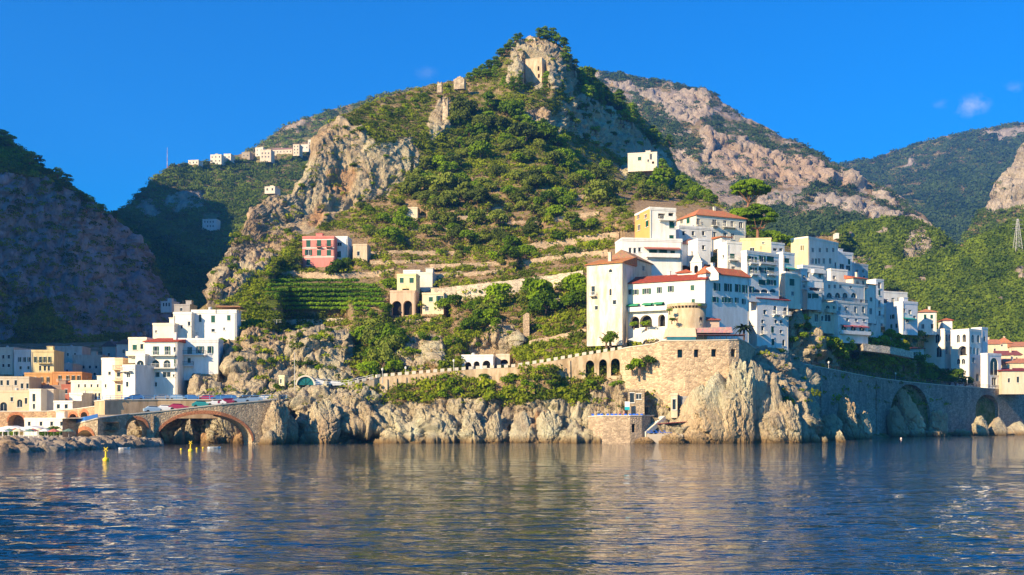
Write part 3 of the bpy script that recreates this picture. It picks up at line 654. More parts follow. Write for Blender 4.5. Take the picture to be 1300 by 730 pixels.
bld('cream top storey with a green shuttered window over the roof garden', 163, 186, 431, 453, 268, -3, 7, (.78, .70, .55), 'flat', front=[(171, 441, 5, 6, 'c'), (180, 440, 3.5, 6, 'w')], balc=[(160, 186, 451, 1)], name='harbour_house', group=GL, stain=.1)
bld('narrow white corner house with curved balconies', 156, 171.5, 466, 508, 257, -22, 8, WHITE, 'flat', front=[(163, 476, 4, 6, 'w'), (161.5, 488, 3, 6, 'w')], lbalc=[], balc=[(157, 168, 471)], name='harbour_house', group=GL, stain=.1)
bld('white house row with tall green shuttered doors above the bare rock', 225.5, 277, 432, 475, 266, 6, 8, (.80, .79, .77), 'flat',
    front=[(230, 445, 3.6, 8, 's'), (241, 445, 3.6, 8, 's'), (251.5, 444, 3, 8, 's'), (256.5, 444, 3, 8, 's'), (267, 444, 5, 8, 's'), (229, 459.5, 4, 8, 'w'), (240, 457.5, 4, 6, 'w')], balc=[(226, 262, 450), (226, 246, 464)], name='harbour_house', group=GL, stain=.1)
bld('long white upper house with green windows and the brown roof pergola', 243, 300, 396, 433, 280, -2, ('l', 236), (.82, .80, .76), 'flat', front=[(270.5, 405, 4.6, 8, 'c'), (290.5, 403.5, 4, 6, 'c'), (270.5, 419.5, 4, 3.5, 'w'), (254, 404, 3.5, 9, 'A'), (284.5, 417.5, 2, 3, 'w')], name='harbour_house', group=GL, stain=.1)
bld('stepped white house left of the long upper house', 220, 243, 399, 436, 278, -5, 8, (.80, .76, .66), 'flat', front=[(230.5, 415, 2.6, 4, 'w'), (240, 411, 3, 5, 'w')], name='harbour_house', group=GL, stain=.1)
bld('low cream house standing lowest and leftmost of the upper white houses', 194, 221, 413, 440, 276, -6, 8, (.80, .72, .58), 'flat', front=[(198, 421, 2, 3, 'w')], name='harbour_house', group=GL, stain=.15)
bld('white plain-sided block at the foot of the cliff houses, left side', 129, 146, 457, 507, 275, -14, 8, (.80, .74, .62), 'flat', front=[(139, 474, 3, 4, 'w'), (134, 490, 2, 4, 'w')], name='harbour_house', group=GL, stain=.1)
bld('narrow cream house with a weathered red top and balcony rails', 146, 156, 457, 507, 268, -5, 7, (.70, .50, .32), 'flat', front=[(150.5, 476, 4, 6, 'w'), (151, 493, 4, 8, 'w')], balc=[(145, 156, 469), (145, 156, 483)], name='harbour_house', group=GL, stain=.3)
# ---- harbour town at the far left
def tw(label, L, Rr, T, B, Y, yaw, c, front, **k):
    k.setdefault('name', 'town_house'); k.setdefault('cat', 'house'); k.setdefault('group', 'houses of the harbour town'); k.setdefault('stain', .25); k.setdefault('dep', 12)
    dep = k.pop('dep'); bld(label, L, Rr, T, B, Y, yaw, dep, c, front=front, **k)
OCH = (.60, .33, .12); PB = (.62, .64, .66)
tw('pale house at the left edge behind the harbour', -14, 17, 443, 475, 400, -8, (.62, .56, .48), row(453, 2.6, 4.5, 'w', 4, 11)+row(464, 2.6, 4, 'w', 4, 11))
tw('pale blue-white house with three dark windows in the upper harbour town', 18, 40, 446, 472, 396, -6, PB, row(456.5, 2.8, 5.5, 's', 25, 31, 37)+row(467, 2.6, 4, 'w', 26, 36))
tw('yellow house with two window rows in the upper harbour town', 40, 68.5, 446, 474, 392, 6, (.70, .58, .32), row(456.5, 2.8, 6.5, 's', 45, 51.5, 57, 63)+row(467.5, 2.6, 6, 'w', 51, 57, 62), balc=[(49, 65, 461)])
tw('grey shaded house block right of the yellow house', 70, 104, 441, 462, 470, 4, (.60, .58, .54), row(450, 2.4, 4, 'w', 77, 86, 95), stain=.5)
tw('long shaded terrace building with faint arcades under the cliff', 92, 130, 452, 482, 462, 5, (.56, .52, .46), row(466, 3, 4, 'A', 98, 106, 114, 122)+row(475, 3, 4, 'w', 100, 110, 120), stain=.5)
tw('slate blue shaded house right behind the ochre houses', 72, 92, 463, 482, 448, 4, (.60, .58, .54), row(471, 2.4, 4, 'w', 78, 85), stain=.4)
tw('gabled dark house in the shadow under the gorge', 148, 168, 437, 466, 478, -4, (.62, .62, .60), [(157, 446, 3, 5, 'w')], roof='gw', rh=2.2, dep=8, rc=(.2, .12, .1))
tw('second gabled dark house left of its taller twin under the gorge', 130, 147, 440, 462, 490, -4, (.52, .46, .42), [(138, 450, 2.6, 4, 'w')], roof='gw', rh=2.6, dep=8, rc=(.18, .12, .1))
tw('ochre house with parapet and a sunlit left wall', 31, 66, 475, 497, 360, 5, OCH, row(482, 2.6, 5.5, 's', 45, 53, 61)+row(490.5, 2.6, 5.5, 'w', 45, 53, 61), balc=[(43, 56, 486)])
tw('orange house right of the ochre house with the sunlit parapet', 66.5, 104, 474, 495, 358, 6, (.60, .28, .10), row(480, 2.8, 5.5, 's', 76, 86, 93, 100)+row(489, 2.6, 5, 'w', 75, 86, 96), balc=[(73, 90, 485)])
tw('cream house with small windows at the left edge above the arches', -10, 37, 480, 502, 340, 6, (.58, .50, .38), row(486, 3, 6, 'w', 2, 10, 20)+row(490, 3, 6, 'w', 28, 35))
tw('cream building with a tall red arched doorway', -6, 37, 498, 524, 318, 3, (.66, .54, .36), [(25, 512, 6, 9, 'A'), (4.5, 516, 8, 10, 'A'), (15, 507, 3, 5, 'w'), (33, 509, 3, 7, 'w')])
tw('white and cream corner house beside the red arched doorway', 37, 52, 496, 524, 316, -10, (.78, .72, .60), [(43, 505, 3.5, 9, 'w'), (43, 516, 2.6, 6, 'w')])
tw('beige house with a single upper window beside the white corner house', 52, 68, 496, 524, 318, 8, (.60, .52, .42), [(56, 504, 3, 7, 'w'), (55, 517, 4, 6, 'w')])
tw('small white quayside house above the arcade wall', 68, 92, 511, 525, 312, -3, (.80, .78, .72), row(516, 3.6, 5, 'w', 74, 84))
tw('white house with a single green window behind the quayside house', 88, 105, 501, 525, 322, -5, (.80, .76, .68), [(95.5, 507, 2.6, 5, 'c'), (96, 516, 3, 5, 'w')])
tw('white and yellow house with a long row of narrow windows', 102, 133, 494, 525, 328, -4, (.78, .68, .46), row(503, 2.2, 7, 'w', 108, 113, 117, 121.5, 126)+row(514.5, 2, 6, 'w', 108, 113, 118, 123))
tw('cream stepped house above the white and yellow one', 90, 132, 485, 500, 338, -4, (.78, .72, .60), row(490, 2, 4, 'w', 100, 108, 116, 124))
tw('red-fronted small house behind the palms of the town', 78, 91, 490, 505, 345, 2, (.42, .14, .09), [(84, 497, 3, 5, 'w')])
tw('shadowy small house between ochre and white houses', 54, 80, 491, 506, 350, 2, (.34, .25, .2), row(498, 2.6, 4, 'w', 60, 70))
tw('white beach pavilion with arched ground floor on the quay', 31, 84, 533, 560, 285, -2, (.80, .76, .66), row(538, 3.2, 5, 'w', 37, 52, 65.5, 78)+row(550.5, 5, 9, 'A', 50, 62.5, 76), dep=9, name='beach_pavilion', cat='pavilion', group=None)
# ---- far village on the left hillside
def fv(label, L, Rr, T, B, Y, c=(.72, .66, .56), roof='flat', **k):
    bld(label, L, Rr, T, B, Y, k.pop('yaw', -8), 10, c, roof, name='village_house', cat='house', group='hill village houses', stain=.15, style='v', **k)
V = 'hill village house'
fv('white low house leftmost in the hill village row', 239, 252, 204, 209, 1010)
fv('larger white house second from the left in the hill village', 267, 281, 197, 207, 1030)
fv('small white house beside the larger white one in the hill village', 284, 293, 196, 203, 1040)
fv('brown stone house between trees in the hill village', 307, 317, 194, 201, 1060, (.40, .34, .26))
fv('white block behind the three storey house in the hill village', 324, 334, 188, 199, 1080)
fv('three storey cream house with dark windows in the hill village', 330, 344, 191, 204, 1060, (.68, .58, .46), front=row(194.5, 1.6, 2, 'w', 333, 337, 341)+row(199, 1.6, 2, 'w', 333, 337, 341))
fv('long pink-roofed house in the middle of the hill village', 346, 371, 190, 196, 1090, (.66, .56, .44), 'gu', rh=2.5, rc=(.5, .25, .18))
fv('tall cream church-like house in the hill village', 372, 380, 184, 196, 1080, (.70, .60, .46))
fv('white house right of the tall cream one in the hill village', 382, 392, 184, 191, 1100)
fv('highest white house of the village, against the big cliff', 391, 402, 178, 185, 1120)
fv('white hut with a flat roof alone on the terraces behind the cliff', 336, 349, 238, 243, 700)
bld('pale building with two window rows alone in the shaded gorge', 257, 275, 279, 291, 865, -4, 9, (.60, .60, .60), 'flat', front=row(281.5, 1.6, 2.6, 'w', 260, 263.5, 267, 270.5)+row(287, 1.6, 2.6, 'w', 263.5, 267, 270.5), name='gorge_house', cat='house', group=None, stain=.1)
bld('small white chapel-like house with arched windows at the foot of the shaded gorge', 204, 218, 384, 393, 540, -14, 7, (.62, .64, .66), 'flat', front=row(386.5, 2, 5, 'A', 207.5, 211, 214.5), name='gorge_chapel', cat='house', group=None, stain=.1)
bld('white hut on the far hillside beyond the apartments', 1061, 1065, 297, 299.5, 640, 0, 5, WHITE, 'flat', name='hut', cat='hut', group=None)
bld('dark shed beside the white chapel-like house', 221, 241, 388, 400, 420, -6, 7, (.34, .33, .34), 'flat', front=[(230, 393, 3, 4, 'w')], name='shed', cat='shed', group=None, stain=.3)
# ---- bathing place
bld('small cream bathhouse with turquoise window at the foot of the bastion', 797, 818, 497, 527, 249.5, -8, 4, (.50, .40, .28), 'flat', front=[(802.5, 505, 5, 11, 'w'), (811, 503.5, 6, 6, 'w')], name='bathhouse', cat='hut', group=None, wallm=masonry((.40, .31, .2), 1.0))
bld('tiny cream hut with one blue door among the sea rocks', 852, 860, 502, 522, 248, -6, 3, (.66, .56, .40), 'flat', front=[(856, 513.5, 4, 12, 'w')], name='hut', cat='hut', group=None)
bld('grey changing shed wedged between the white rocks', 865, 877, 506, 522, 249, -10, 3, (.34, .33, .32), 'flat', name='shed', cat='shed', group=None)
TW = [
 ([(358, 406, 333), (400, 404.5, 334), (441, 403.5, 335)], 8.5, 'long pale garden wall under the vineyard'),
 ([(352, 346, 366), (372, 343, 367), (384, 344, 367)], 8, 'low garden wall at the left foot of the pink villa'),
 ([(384, 345, 362), (430, 347, 360), (470, 345, 362), (500, 341, 362)], 7, 'garden wall in front of the pink villa'),
 ([(550, 366.5, 321), (600, 361, 320), (650, 355.5, 319), (700, 349, 318), (740, 343.5, 316)], 17, 'high pale retaining wall slanting up from the yellow house to the church'),
 ([(546, 335, 350), (600, 334, 350), (640, 331, 350)], 4, 'terrace wall behind the high slanting wall'),
 ([(460, 320, 384), (500, 318, 385), (560, 318, 386), (590, 319, 386)], 5, 'terrace wall just right of the pink villa annex'),
 ([(470, 331, 375), (520, 330, 375), (556, 329, 376)], 4.5, 'terrace wall above the yellow house'),
 ([(660, 332, 352), (700, 324, 350), (740, 320, 348), (772, 317, 345)], 7, 'terrace wall with a vine fence left of the church'),
 ([(668, 310, 372), (700, 305, 371), (740, 299, 370), (786, 294, 368)], 9, 'tall ruddy terrace wall left of the orange and white villa'),
 ([(564, 275, 403), (600, 273, 404), (622, 272, 404)], 5, 'terrace wall in the olive grove'),
 ([(625, 264, 412), (660, 260, 413), (690, 258, 414)], 6, 'terrace wall right of the olive grove'),
 ([(705, 252, 420), (740, 247, 421), (772, 244, 420)], 6, 'terrace wall under the dark green thicket'),
 ([(520, 290, 398), (560, 289, 398), (600, 290, 398)], 4, 'short terrace wall on the left middle slope'),
 ([(600, 303, 386), (640, 300, 386), (668, 301, 386)], 4.5, 'terrace wall in the centre of the slope'),
 ([(550, 348, 340), (590, 346, 340), (640, 342, 340)], 4, 'terrace wall over the high slanting wall'),
 ([(672, 432, 287), (700, 427, 286), (730, 420, 284), (744, 417, 283)], 6.5, 'ruined garden wall below the church'),
 ([(664, 400, 292), (669, 396, 292), (673, 398, 292)], 36, 'tall narrow ruined gate wall on the scrub slope'),
 ([(500, 407, 312), (530, 405, 312), (562, 402, 312)], 5, 'rough wall under the yellow house arches'),
 ([(480, 276, 412), (510, 272, 414), (540, 273, 414)], 4, 'terrace wall beneath the big left cliff'),
 ([(700, 276, 392), (730, 272, 393), (760, 268, 392)], 5, 'terrace wall left below the lone thicket'),
 ([(640, 282, 396), (664, 280, 396), (690, 281, 396)], 4, 'short bare terrace wall amid bushes'),
 ([(1096, 436, 316), (1130, 440, 322), (1160, 446, 335)], 6, 'pale garden wall under the restaurant canopy'),
]
# ---------------------------------------------------------------- terrain sheets
def inpoly(px, py, poly):
    c = np.zeros(px.shape, bool); n = len(poly); j = n-1
    for i in range(n):
        xi, yi = poly[i]; xj, yj = poly[j]
        cond = ((yi > py) != (yj > py)) & (px < (xj-xi)*(py-yi)/((yj-yi) if yj != yi else 1e-9)+xi)
        c ^= cond; j = i
    return c
def blur(a, n, ax):
    for _ in range(n):
        p = np.concatenate([np.take(a, [0], ax), a, np.take(a, [-1], ax)], ax)
        k = a.shape[ax]
        a = .25*np.take(p, range(0, k), ax)+.5*a+.25*np.take(p, range(2, k+2), ax)
    return a
def soft(px, py, polys, soften=6, seed=3):
    """soft membership of picture-located patches with ragged edges"""
    wx = px+soften*fbm(px/14., py/14., px*0, 4, seed); wy = py+soften*fbm(px/14., py/14., px*0+9, 4, seed)
    m = np.zeros(px.shape)
    for p in polys: m = np.maximum(m, inpoly(wx, wy, p).astype(float))
    return m

class Sheet: pass
def sheet(name, p0, p1, step, strata, rows, mat, disp, rockpoly=(), baseveg=1.0, dry=None, orange=(), under=True, back=((10, 1), (40, 12), (110, 45), (220, 110)), carve=True, rockall=False, kind='structure', seed=1, bl=6, ridge_noise=2.0, patch=None):
    px = np.arange(p0, p1+.01, step); nc = len(px)
    SP = []; SY = []
    for st in strata:
        st = sorted(st); xs = [s[0] for s in st]
        SP.append(np.interp(px, xs, [s[1] for s in st])); SY.append(np.interp(px, xs, [s[2] for s in st]))
    # ragged skyline
    SP[-1] = SP[-1]+ridge_noise*fbm(px/9., px*0, px*0, 4, seed+50)
    for k in range(1, len(SP)): SP[k] = np.minimum(SP[k], SP[k-1]-.4)
    PY = []; D = []
    for k in range(len(SP)-1):
        n = rows[k]
        for i in range(n):
            t = i/n; PY.append(SP[k]*(1-t)+SP[k+1]*t); D.append(SY[k]*(1-t)+SY[k+1]*t)
    PY.append(SP[-1]); D.append(SY[-1])
    PY = np.array(PY); D = np.array(D); nr = len(PY)
    D = blur(blur(D, bl, 0), 3, 1)
    PX = np.repeat(px[None], nr, 0)
    calm = np.zeros(D.shape)
    if carve:
        pull = []; INS = np.zeros(D.shape, bool); D0 = D.copy()
        for b in BL:
            if not b['carve']: continue
            k0 = (b['x0'], b['Y']); d, w, W, dep = b['d'], b['w'], b['W'], b['dep']
            cs = [k0, (k0[0]+d[0]*W, k0[1]+d[1]*W), (k0[0]+w[0]*dep, k0[1]+w[1]*dep), (k0[0]+d[0]*W+w[0]*dep, k0[1]+d[1]*W+w[1]*dep)]
            pp = [c[0]/c[1]*FP+CX for c in cs]; a0, a1 = min(pp), max(pp)
            Yb = b['Y']; Ymax = max(c[1] for c in cs)
            if a1 < p0 or a0 > p1: continue
            col = int(np.interp((a0+a1)/2, px, np.arange(nc))); r = int(np.argmin(np.abs(PY[:, col]-b['B'])))
            if abs(D0[r, col]-Yb) > max(70, .25*Yb): continue
            xs = sorted([(pp[0], cs[0][1]), (pp[1], cs[1][1])]+([(pp[2], cs[2][1])] if pp[2] < pp[0] else [])+([(pp[3], cs[3][1])] if pp[3] > pp[1] else []))
            Yf = np.interp(px, [x[0] for x in xs], [x[1] for x in xs])
            zb = pz(b['B'], Yb); pyb = HY-(zb-CH)*FP/Yf
            dy = PY-pyb[None]
            ins = (PX > a0-1.5) & (PX < a1+1.5) & (dy <= -0.8) & (PY > b['T']-12)
            D = np.where(ins, np.maximum(D, Ymax+1.5), D)
            INS |= (PX > a0-.5) & (PX < a1+.5) & (dy <= -0.8) & (PY > b['T'])
            lat = np.clip(1-np.maximum(a0-PX, PX-a1)/12, 0, 1)
            wt = np.where(dy > -.8, np.exp(-(np.maximum(dy, 0)/10.)**2), 0)*lat*lat
            pull.append((wt, Yf-.15))
            near = np.clip(1-np.maximum(np.maximum(a0-PX, PX-a1), np.maximum(dy-2, (b['T']-8)-PY))/10, 0, 1)
            calm = np.maximum(calm, near)
        for path, hp, lab in (TW if name == 'hillside' else ()):
            xs = [p[0] for p in path]; top = np.interp(px, xs, [p[1] for p in path])[None]; Yw = np.interp(px, xs, [p[2] for p in path])
            lat = ((px > xs[0]-1) & (px < xs[-1]+1))[None]; latf = np.clip(1-np.maximum(xs[0]-px, px-xs[-1])/10, 0, 1)[None]
            ins = lat & (PY > top-1.5) & (PY < top+hp); D = np.where(ins, np.maximum(D, Yw[None]+1.3), D)
            dy = PY-(top+hp); wt = np.where(dy > -.1, np.exp(-(np.maximum(dy, 0)/8.)**2), 0)*latf
            pull.append((wt, Yw-.1)); INS |= ins
            calm = np.maximum(calm, np.where(lat, np.clip(1-np.abs(PY-top-hp/2)/(hp/2+5), 0, 1), 0))
        for wt, Yf in pull:
            far = D > Yf[None]; wt = np.where(INS, 0, np.where(far, np.sqrt(np.sqrt(wt)), wt)); D = D*(1-wt)+Yf[None]*wt
        D1 = np.maximum.accumulate(D, 0)      # no overhangs: the ground never comes forward again higher up
        Db = blur(D1, 3, 1); D = np.where(INS | (calm > .5), D1, Db)
    if patch: D, calm = patch(PX, PY, D, calm)
    X = (PX-CX)/FP*D; Z = CH+(HY-PY)/FP*D; Yy = D.copy()
    veg = np.full(D.shape, float(baseveg)) if np.isscalar(baseveg) else baseveg(PX, PY)
    rk = soft(PX, PY, rockpoly, 7, seed) if rockpoly else np.zeros(D.shape)
    if rockall: rk = np.ones(D.shape)
    veg = veg*(1-rk); rkb = blur(blur(rk, 3, 0), 3, 1)
    og = blur(blur(soft(PX, PY, orange, 10, seed+5), 8, 0), 8, 1) if orange else np.zeros(D.shape)
    if name == 'hillside': og = np.maximum(og, .24*inpoly(PX, PY, ROCKP[2]))
    if name == 'limestone_mountain': og = og*.3
    dr = dry(PX, PY) if dry else np.full(D.shape, .35)
    # displace along the surface normal
    du = np.gradient(np.stack([X, Yy, Z], -1), axis=1); dv = np.gradient(np.stack([X, Yy, Z], -1), axis=0)
    N = np.cross(du, dv); N /= np.maximum(np.linalg.norm(N, axis=-1, keepdims=True), 1e-6)
    N *= np.sign(np.sum(N*np.stack([-X, -Yy, CH-Z], -1), -1, keepdims=True))
    amt = disp(X, Yy, Z, rkb, PX, PY)*(1-.93*calm)
    edge = np.clip(np.arange(nr)/2.0, 0, 1)[:, None]
    top = np.clip((nr-1-np.arange(nr))/5.0, .35, 1)[:, None]
    amt = amt*top
    X = X+N[..., 0]*amt; Yy = Yy+N[..., 1]*amt; Z = Z+N[..., 2]*amt*.8
    rowsX = [X]; rowsY = [Yy]; rowsZ = [Z]; pre = 0
    if under:
        ux, uy, uz = X[0], Yy[0], Z[0]
        rowsX.insert(0, ux[None]); rowsY.insert(0, uy[None]+0.5); rowsZ.insert(0, np.minimum(uz, 0)[None]-3.5); pre = 1
    for dy, dz in back:
        rowsX.append((X[-1]*(Yy[-1]+dy)/Yy[-1])[None]); rowsY.append(Yy[-1][None]+dy); rowsZ.append(np.maximum(Z[-1]-dz, -3)[None])
    X = np.concatenate(rowsX); Yy = np.concatenate(rowsY); Z = np.concatenate(rowsZ)
    ext = lambda A: np.concatenate(([A[:1]]*pre)+[A]+[A[-1:]]*len(back))
    veg, og, dr = ext(veg), ext(og), ext(dr)
    tr = len(X); idx = np.arange(tr*nc).reshape(tr, nc)
    F = np.stack([idx[:-1, :-1], idx[:-1, 1:], idx[1:, 1:], idx[1:, :-1]], -1).reshape(-1, 4)
    V = np.stack([X, Yy, Z], -1).reshape(-1, 3)
    o = np_mesh(name, V, F, mat, smooth=True, attrs=dict(veg=veg, orange=og, dry=dr))
    if kind: o['kind'] = kind
    S = Sheet(); S.o = o; S.px = px; S.PY = PY; S.pre = pre
    S.X = X[pre:pre+nr]; S.Y = Yy[pre:pre+nr]; S.Z = Z[pre:pre+nr]; S.rk = rk; S.N = N; S.calm = calm
    # true projected row of each displaced vertex, for look-ups
    S.QY = HY-(S.Z-CH)*FP/S.Y
    return S
def look(S, px, py):
    c = int(round(np.interp(px, S.px, np.arange(len(S.px)))))
    q = S.QY[:, c]
    r = int(np.argmin(np.abs(q-py)))
    return Vector((S.X[r, c], S.Y[r, c], S.Z[r, c])), S.rk[r, c], S.calm[r, c]
def lookn(S, px, py):
    c = np.round(np.interp(px, S.px, np.arange(len(S.px)))).astype(int)
    r = np.empty(len(px), int)
    for i in range(len(px)): r[i] = np.argmin(np.abs(S.QY[:, c[i]]-py[i]))
    return np.stack([S.X[r, c], S.Y[r, c], S.Z[r, c]], -1), S.rk[r, c], S.calm[r, c], np.abs(S.QY[r, c]-py)

def rock_disp(a, s=1.0, vegamp=.5, seed=5):
    def f(X, Y, Z, rk, PX, PY):
        zz = Z*(.4 if seed != 5 else .75)
        warp = 6/s*fbm(X*.04*s, Y*.04*s, Z*.04*s, 2, seed+30)
        big = ridged((X+warp)*.045*s, (Y+warp)*.045*s, zz*.045*s, 5, seed)
        mid = ridged((X+warp)*.16*s, (Y-warp)*.16*s, Z*(.10 if seed != 5 else .15)*s, 4, seed+9)
        sm = fbm(X*.7*s, Y*.7*s, Z*.5*s, 3, seed+17)
        strat = fbm(X*.02*s, Y*.02*s, Z*.22*s, 3, seed+23)
        rock = a*(1.2*big+.45*mid+.30*sm+.4*strat)
        m = rk > .04
        if m.any():
            wx = X[m]+warp[m]*1.2; wz = Z[m]+2/s*fbm(X[m]*.1*s, Y[m]*.1*s, Z[m]*.1*s, 2, seed+61)
            fz = .8 if seed == 5 else .5
            B1 = blocky(wx*.085*s, Y[m]*.085*s, wz*.085*fz*s+.02*s*wx, seed+70)
            B2 = blocky(wx*.27*s, Y[m]*.27*s, wz*.27*fz*s+.06*s*wx, seed+80)
            hf = 1-.6*np.clip((Z[m]-45)/50, 0, 1)*(PX[m] < 560)+.35*(PX[m] > 640)*(Z[m] > 90) if seed == 5 else 1
            rock[m] += a*(.85*B1+.52*B2)*hf
            if seed == 5: rock[m] += a*.17*blocky(X[m]*.75, Y[m]*.75, Z[m]*.7+.2*X[m], seed+88)*hf
        soft_ = vegamp*a*(fbm(X*.05*s, Y*.05*s, Z*.05*s, 3, seed+40)*1.4+.3*fbm(X*.4*s, Y*.4*s, Z*.4*s, 3, seed+44))
        return rock*rk+soft_*(1-rk)
    return f

# ---- main hill, each stratum: (picture column, picture row, distance)
SH = [(60, 563, 300), (130, 558, 270), (150, 561, 252), (195, 561.5, 250), (235, 561.7, 250), (262, 561.7, 249), (330, 562, 246), (352, 563, 242), (400, 563, 242), (500, 562.5, 245), (600, 562.3, 247), (750, 562, 247), (850, 562, 247), (925, 562, 248), (1000, 562, 250), (1028, 561.5, 254), (1036, 558.2, 289), (1060, 557.5, 298), (1100, 555.9, 320), (1140, 554.6, 340), (1200, 553.4, 361), (1300, 551.6, 397), (1420, 550, 438)]
SB = [(60, 540, 303), (130, 522, 274), (150, 520, 254), (340, 514, 251), (356, 508, 251), (400, 500, 252), (440, 497, 254), (480, 507, 254), (540, 514, 254), (620, 516, 254), (700, 522, 253), (735, 528, 251.5), (830, 528, 251.5), (862, 500, 253), (890, 482, 255), (930, 470, 256), (960, 470, 261), (1000, 498, 262), (1028, 540, 262), (1036, 551, 297), (1060, 550, 306), (1100, 549, 327), (1140, 548, 347), (1200, 547, 368), (1300, 545, 404), (1420, 545, 445)]
SCc = [(60, 520, 306), (130, 509, 277), (150, 508.5, 256), (225, 508, 255.5), (340, 508, 256), (370, 492, 259), (440, 490, 262), (480, 483, 264), (545, 481, 262), (557, 477.5, 257), (650, 470.5, 257), (700, 463.5, 256.5), (714, 461, 263), (790, 448, 264), (850, 440, 263), (940, 438, 262), (962, 450, 272), (1000, 460, 289), (1036, 468, 297), (1060, 472, 306), (1120, 480, 340), (1200, 489, 370), (1300, 497, 406), (1420, 502, 446)]
SD = []
for p_, y_, Y_ in SCc:
    z_ = pz(y_, Y_); Y2 = Y_+(7 if p_ > 345 else 2); SD.append((p_, HY-(z_+.05-CH)*FP/Y2, Y2))
SE = [(60, 510, 312), (130, 503, 284), (150, 500, 262), (200, 482, 265), (225, 470, 267), (260, 440, 273), (285, 420, 279), (340, 416, 284), (440, 413, 290), (452, 412, 306), (500, 407, 308), (550, 430, 292), (620, 436, 290), (680, 430, 290), (740, 432, 284), (790, 436, 277), (850, 433, 276), (950, 436, 276), (980, 443, 297), (1010, 400, 300), (1045, 424, 311), (1080, 432, 316), (1102, 432, 322), (1120, 446, 350), (1200, 470, 392), (1300, 488, 430), (1420, 495, 480)]
SF = [(60, 508, 318), (150, 492, 292), (200, 440, 300), (235, 420, 296), (262, 396, 300), (300, 385, 312), (340, 352, 340), (400, 342, 362), (460, 342, 362), (500, 350, 345), (560, 372, 322), (620, 368, 322), (700, 360, 318), (745, 350, 315), (800, 342, 315), (860, 340, 312), (900, 335, 318), (960, 345, 320), (1020, 352, 330), (1100, 402, 360), (1160, 430, 392), (1300, 478, 450), (1420, 488, 500)]
SG = [(60, 507, 320), (150, 490, 294), (200, 436, 304), (235, 416, 300), (262, 392, 303), (280, 352, 333), (300, 335, 355), (340, 305, 385), (400, 292, 400), (460, 296, 398), (520, 302, 388), (620, 292, 382), (700, 287, 378), (780, 278, 372), (850, 268, 372), (900, 272, 372), (960, 310, 368), (1020, 322, 372), (1080, 350, 382), (1120, 385, 400), (1160, 420, 420), (1300, 468, 470), (1420, 480, 520)]
SHh = [(60, 506, 322), (150, 489, 296), (200, 434, 306), (235, 414, 302), (262, 390, 305), (280, 350.5, 340), (300, 318, 365), (340, 288, 395), (380, 280, 412), (440, 268, 424), (490, 250, 434), (530, 222, 446), (570, 200, 456), (620, 190, 462), (690, 175, 472), (740, 188, 500), (800, 212, 545), (850, 232, 580), (880, 246, 520), (900, 256, 455), (960, 305, 400), (1020, 318, 396), (1080, 345, 396), (1120, 380, 410), (1160, 418, 430), (1300, 464, 480), (1420, 478, 530)]
SI = [(60, 505, 324), (150, 488, 298), (200, 432, 308), (235, 412, 304), (262, 388, 307), (280, 349.5, 346), (300, 302, 378), (320, 272, 396), (340, 256, 406), (370, 251, 414), (395, 218, 426), (404, 184, 434), (430, 156, 444), (480, 172, 444), (520, 172, 452), (560, 160, 464), (620, 142, 480), (650, 120, 490), (700, 112, 500), (740, 128, 545), (800, 158, 605), (850, 192, 655), (868, 230, 640), (880, 238, 580), (900, 253, 480), (960, 302, 408), (1020, 314, 402), (1080, 341, 402), (1120, 378, 414), (1160, 416, 434), (1300, 460, 484), (1420, 476, 534)]
SR = [(60, 504, 326), (150, 486, 300), (200, 430, 310), (235, 410, 306), (258, 389, 308), (265, 384, 312), (272, 365, 330), (282, 340, 348), (300, 299, 380), (320, 268, 400), (340, 252, 408), (370, 247, 418), (392, 214, 430), (402, 178, 438), (416, 158, 446), (430, 148, 455), (460, 135, 470), (500, 120, 490), (540, 110, 505), (570, 104, 515), (590, 100, 522), (612, 92, 530), (628, 80, 536), (642, 63, 540), (655, 52, 545), (672, 48, 548), (692, 48, 552), (710, 56, 556), (722, 68, 560), (730, 88, 575), (748, 100, 600), (770, 112, 628), (790, 126, 655), (812, 144, 680), (835, 166, 705), (848, 185, 715), (858, 215, 715), (870, 226, 655), (885, 236, 590), (900, 248, 490), (940, 285, 430), (960, 300, 414), (1000, 311, 408), (1060, 331, 406), (1120, 374, 418), (1160, 413, 438), (1200, 430, 455), (1300, 457, 488), (1420, 474, 538)]
ROCKP = [
    [(130, 600), (130, 505), (345, 507), (370, 493), (440, 493), (478, 503), (520, 512), (620, 505), (655, 512), (700, 508), (740, 512), (745, 500), (790, 480), (800, 470), (820, 440), (870, 430), (950, 425), (970, 440), (1031, 462), (1032, 620)],   # sea cliffs
    [(190, 512), (200, 480), (262, 445), (282, 416), (340, 420), (443, 417), (447, 486), (370, 492), (345, 508)],           # cliff over the bridge
    [(262, 392), (262, 380), (300, 300), (335, 245), (370, 244), (395, 215), (402, 172), (428, 150), (470, 172), (480, 185), (520, 170), (532, 195), (525, 225), (490, 245), (440, 268), (385, 298), (345, 330), (322, 352), (300, 378)],     # big left cliff
    [(545, 150), (560, 120), (575, 135), (570, 168), (548, 178)],
    [(640, 108), (648, 60), (662, 50), (700, 52), (722, 70), (732, 100), (724, 130), (716, 112), (660, 110)],  # summit crag
    [(660, 142), (688, 138), (712, 150), (708, 168), (680, 160)],
    [(708, 128), (740, 118), (790, 150), (845, 196), (856, 240), (840, 232), (792, 200), (740, 178), (708, 160)],   # shaded cliff on the right flank
    [(500, 468), (500, 440), (530, 425), (560, 436), (570, 468)], [(590, 450), (620, 415), (655, 412), (664, 440), (640, 452)],
    [(1000, 470), (990, 410), (1012, 386), (1040, 400), (1060, 428), (1062, 468), (1030, 462)],
    [(780, 215), (800, 208), (815, 222), (800, 232)],
]
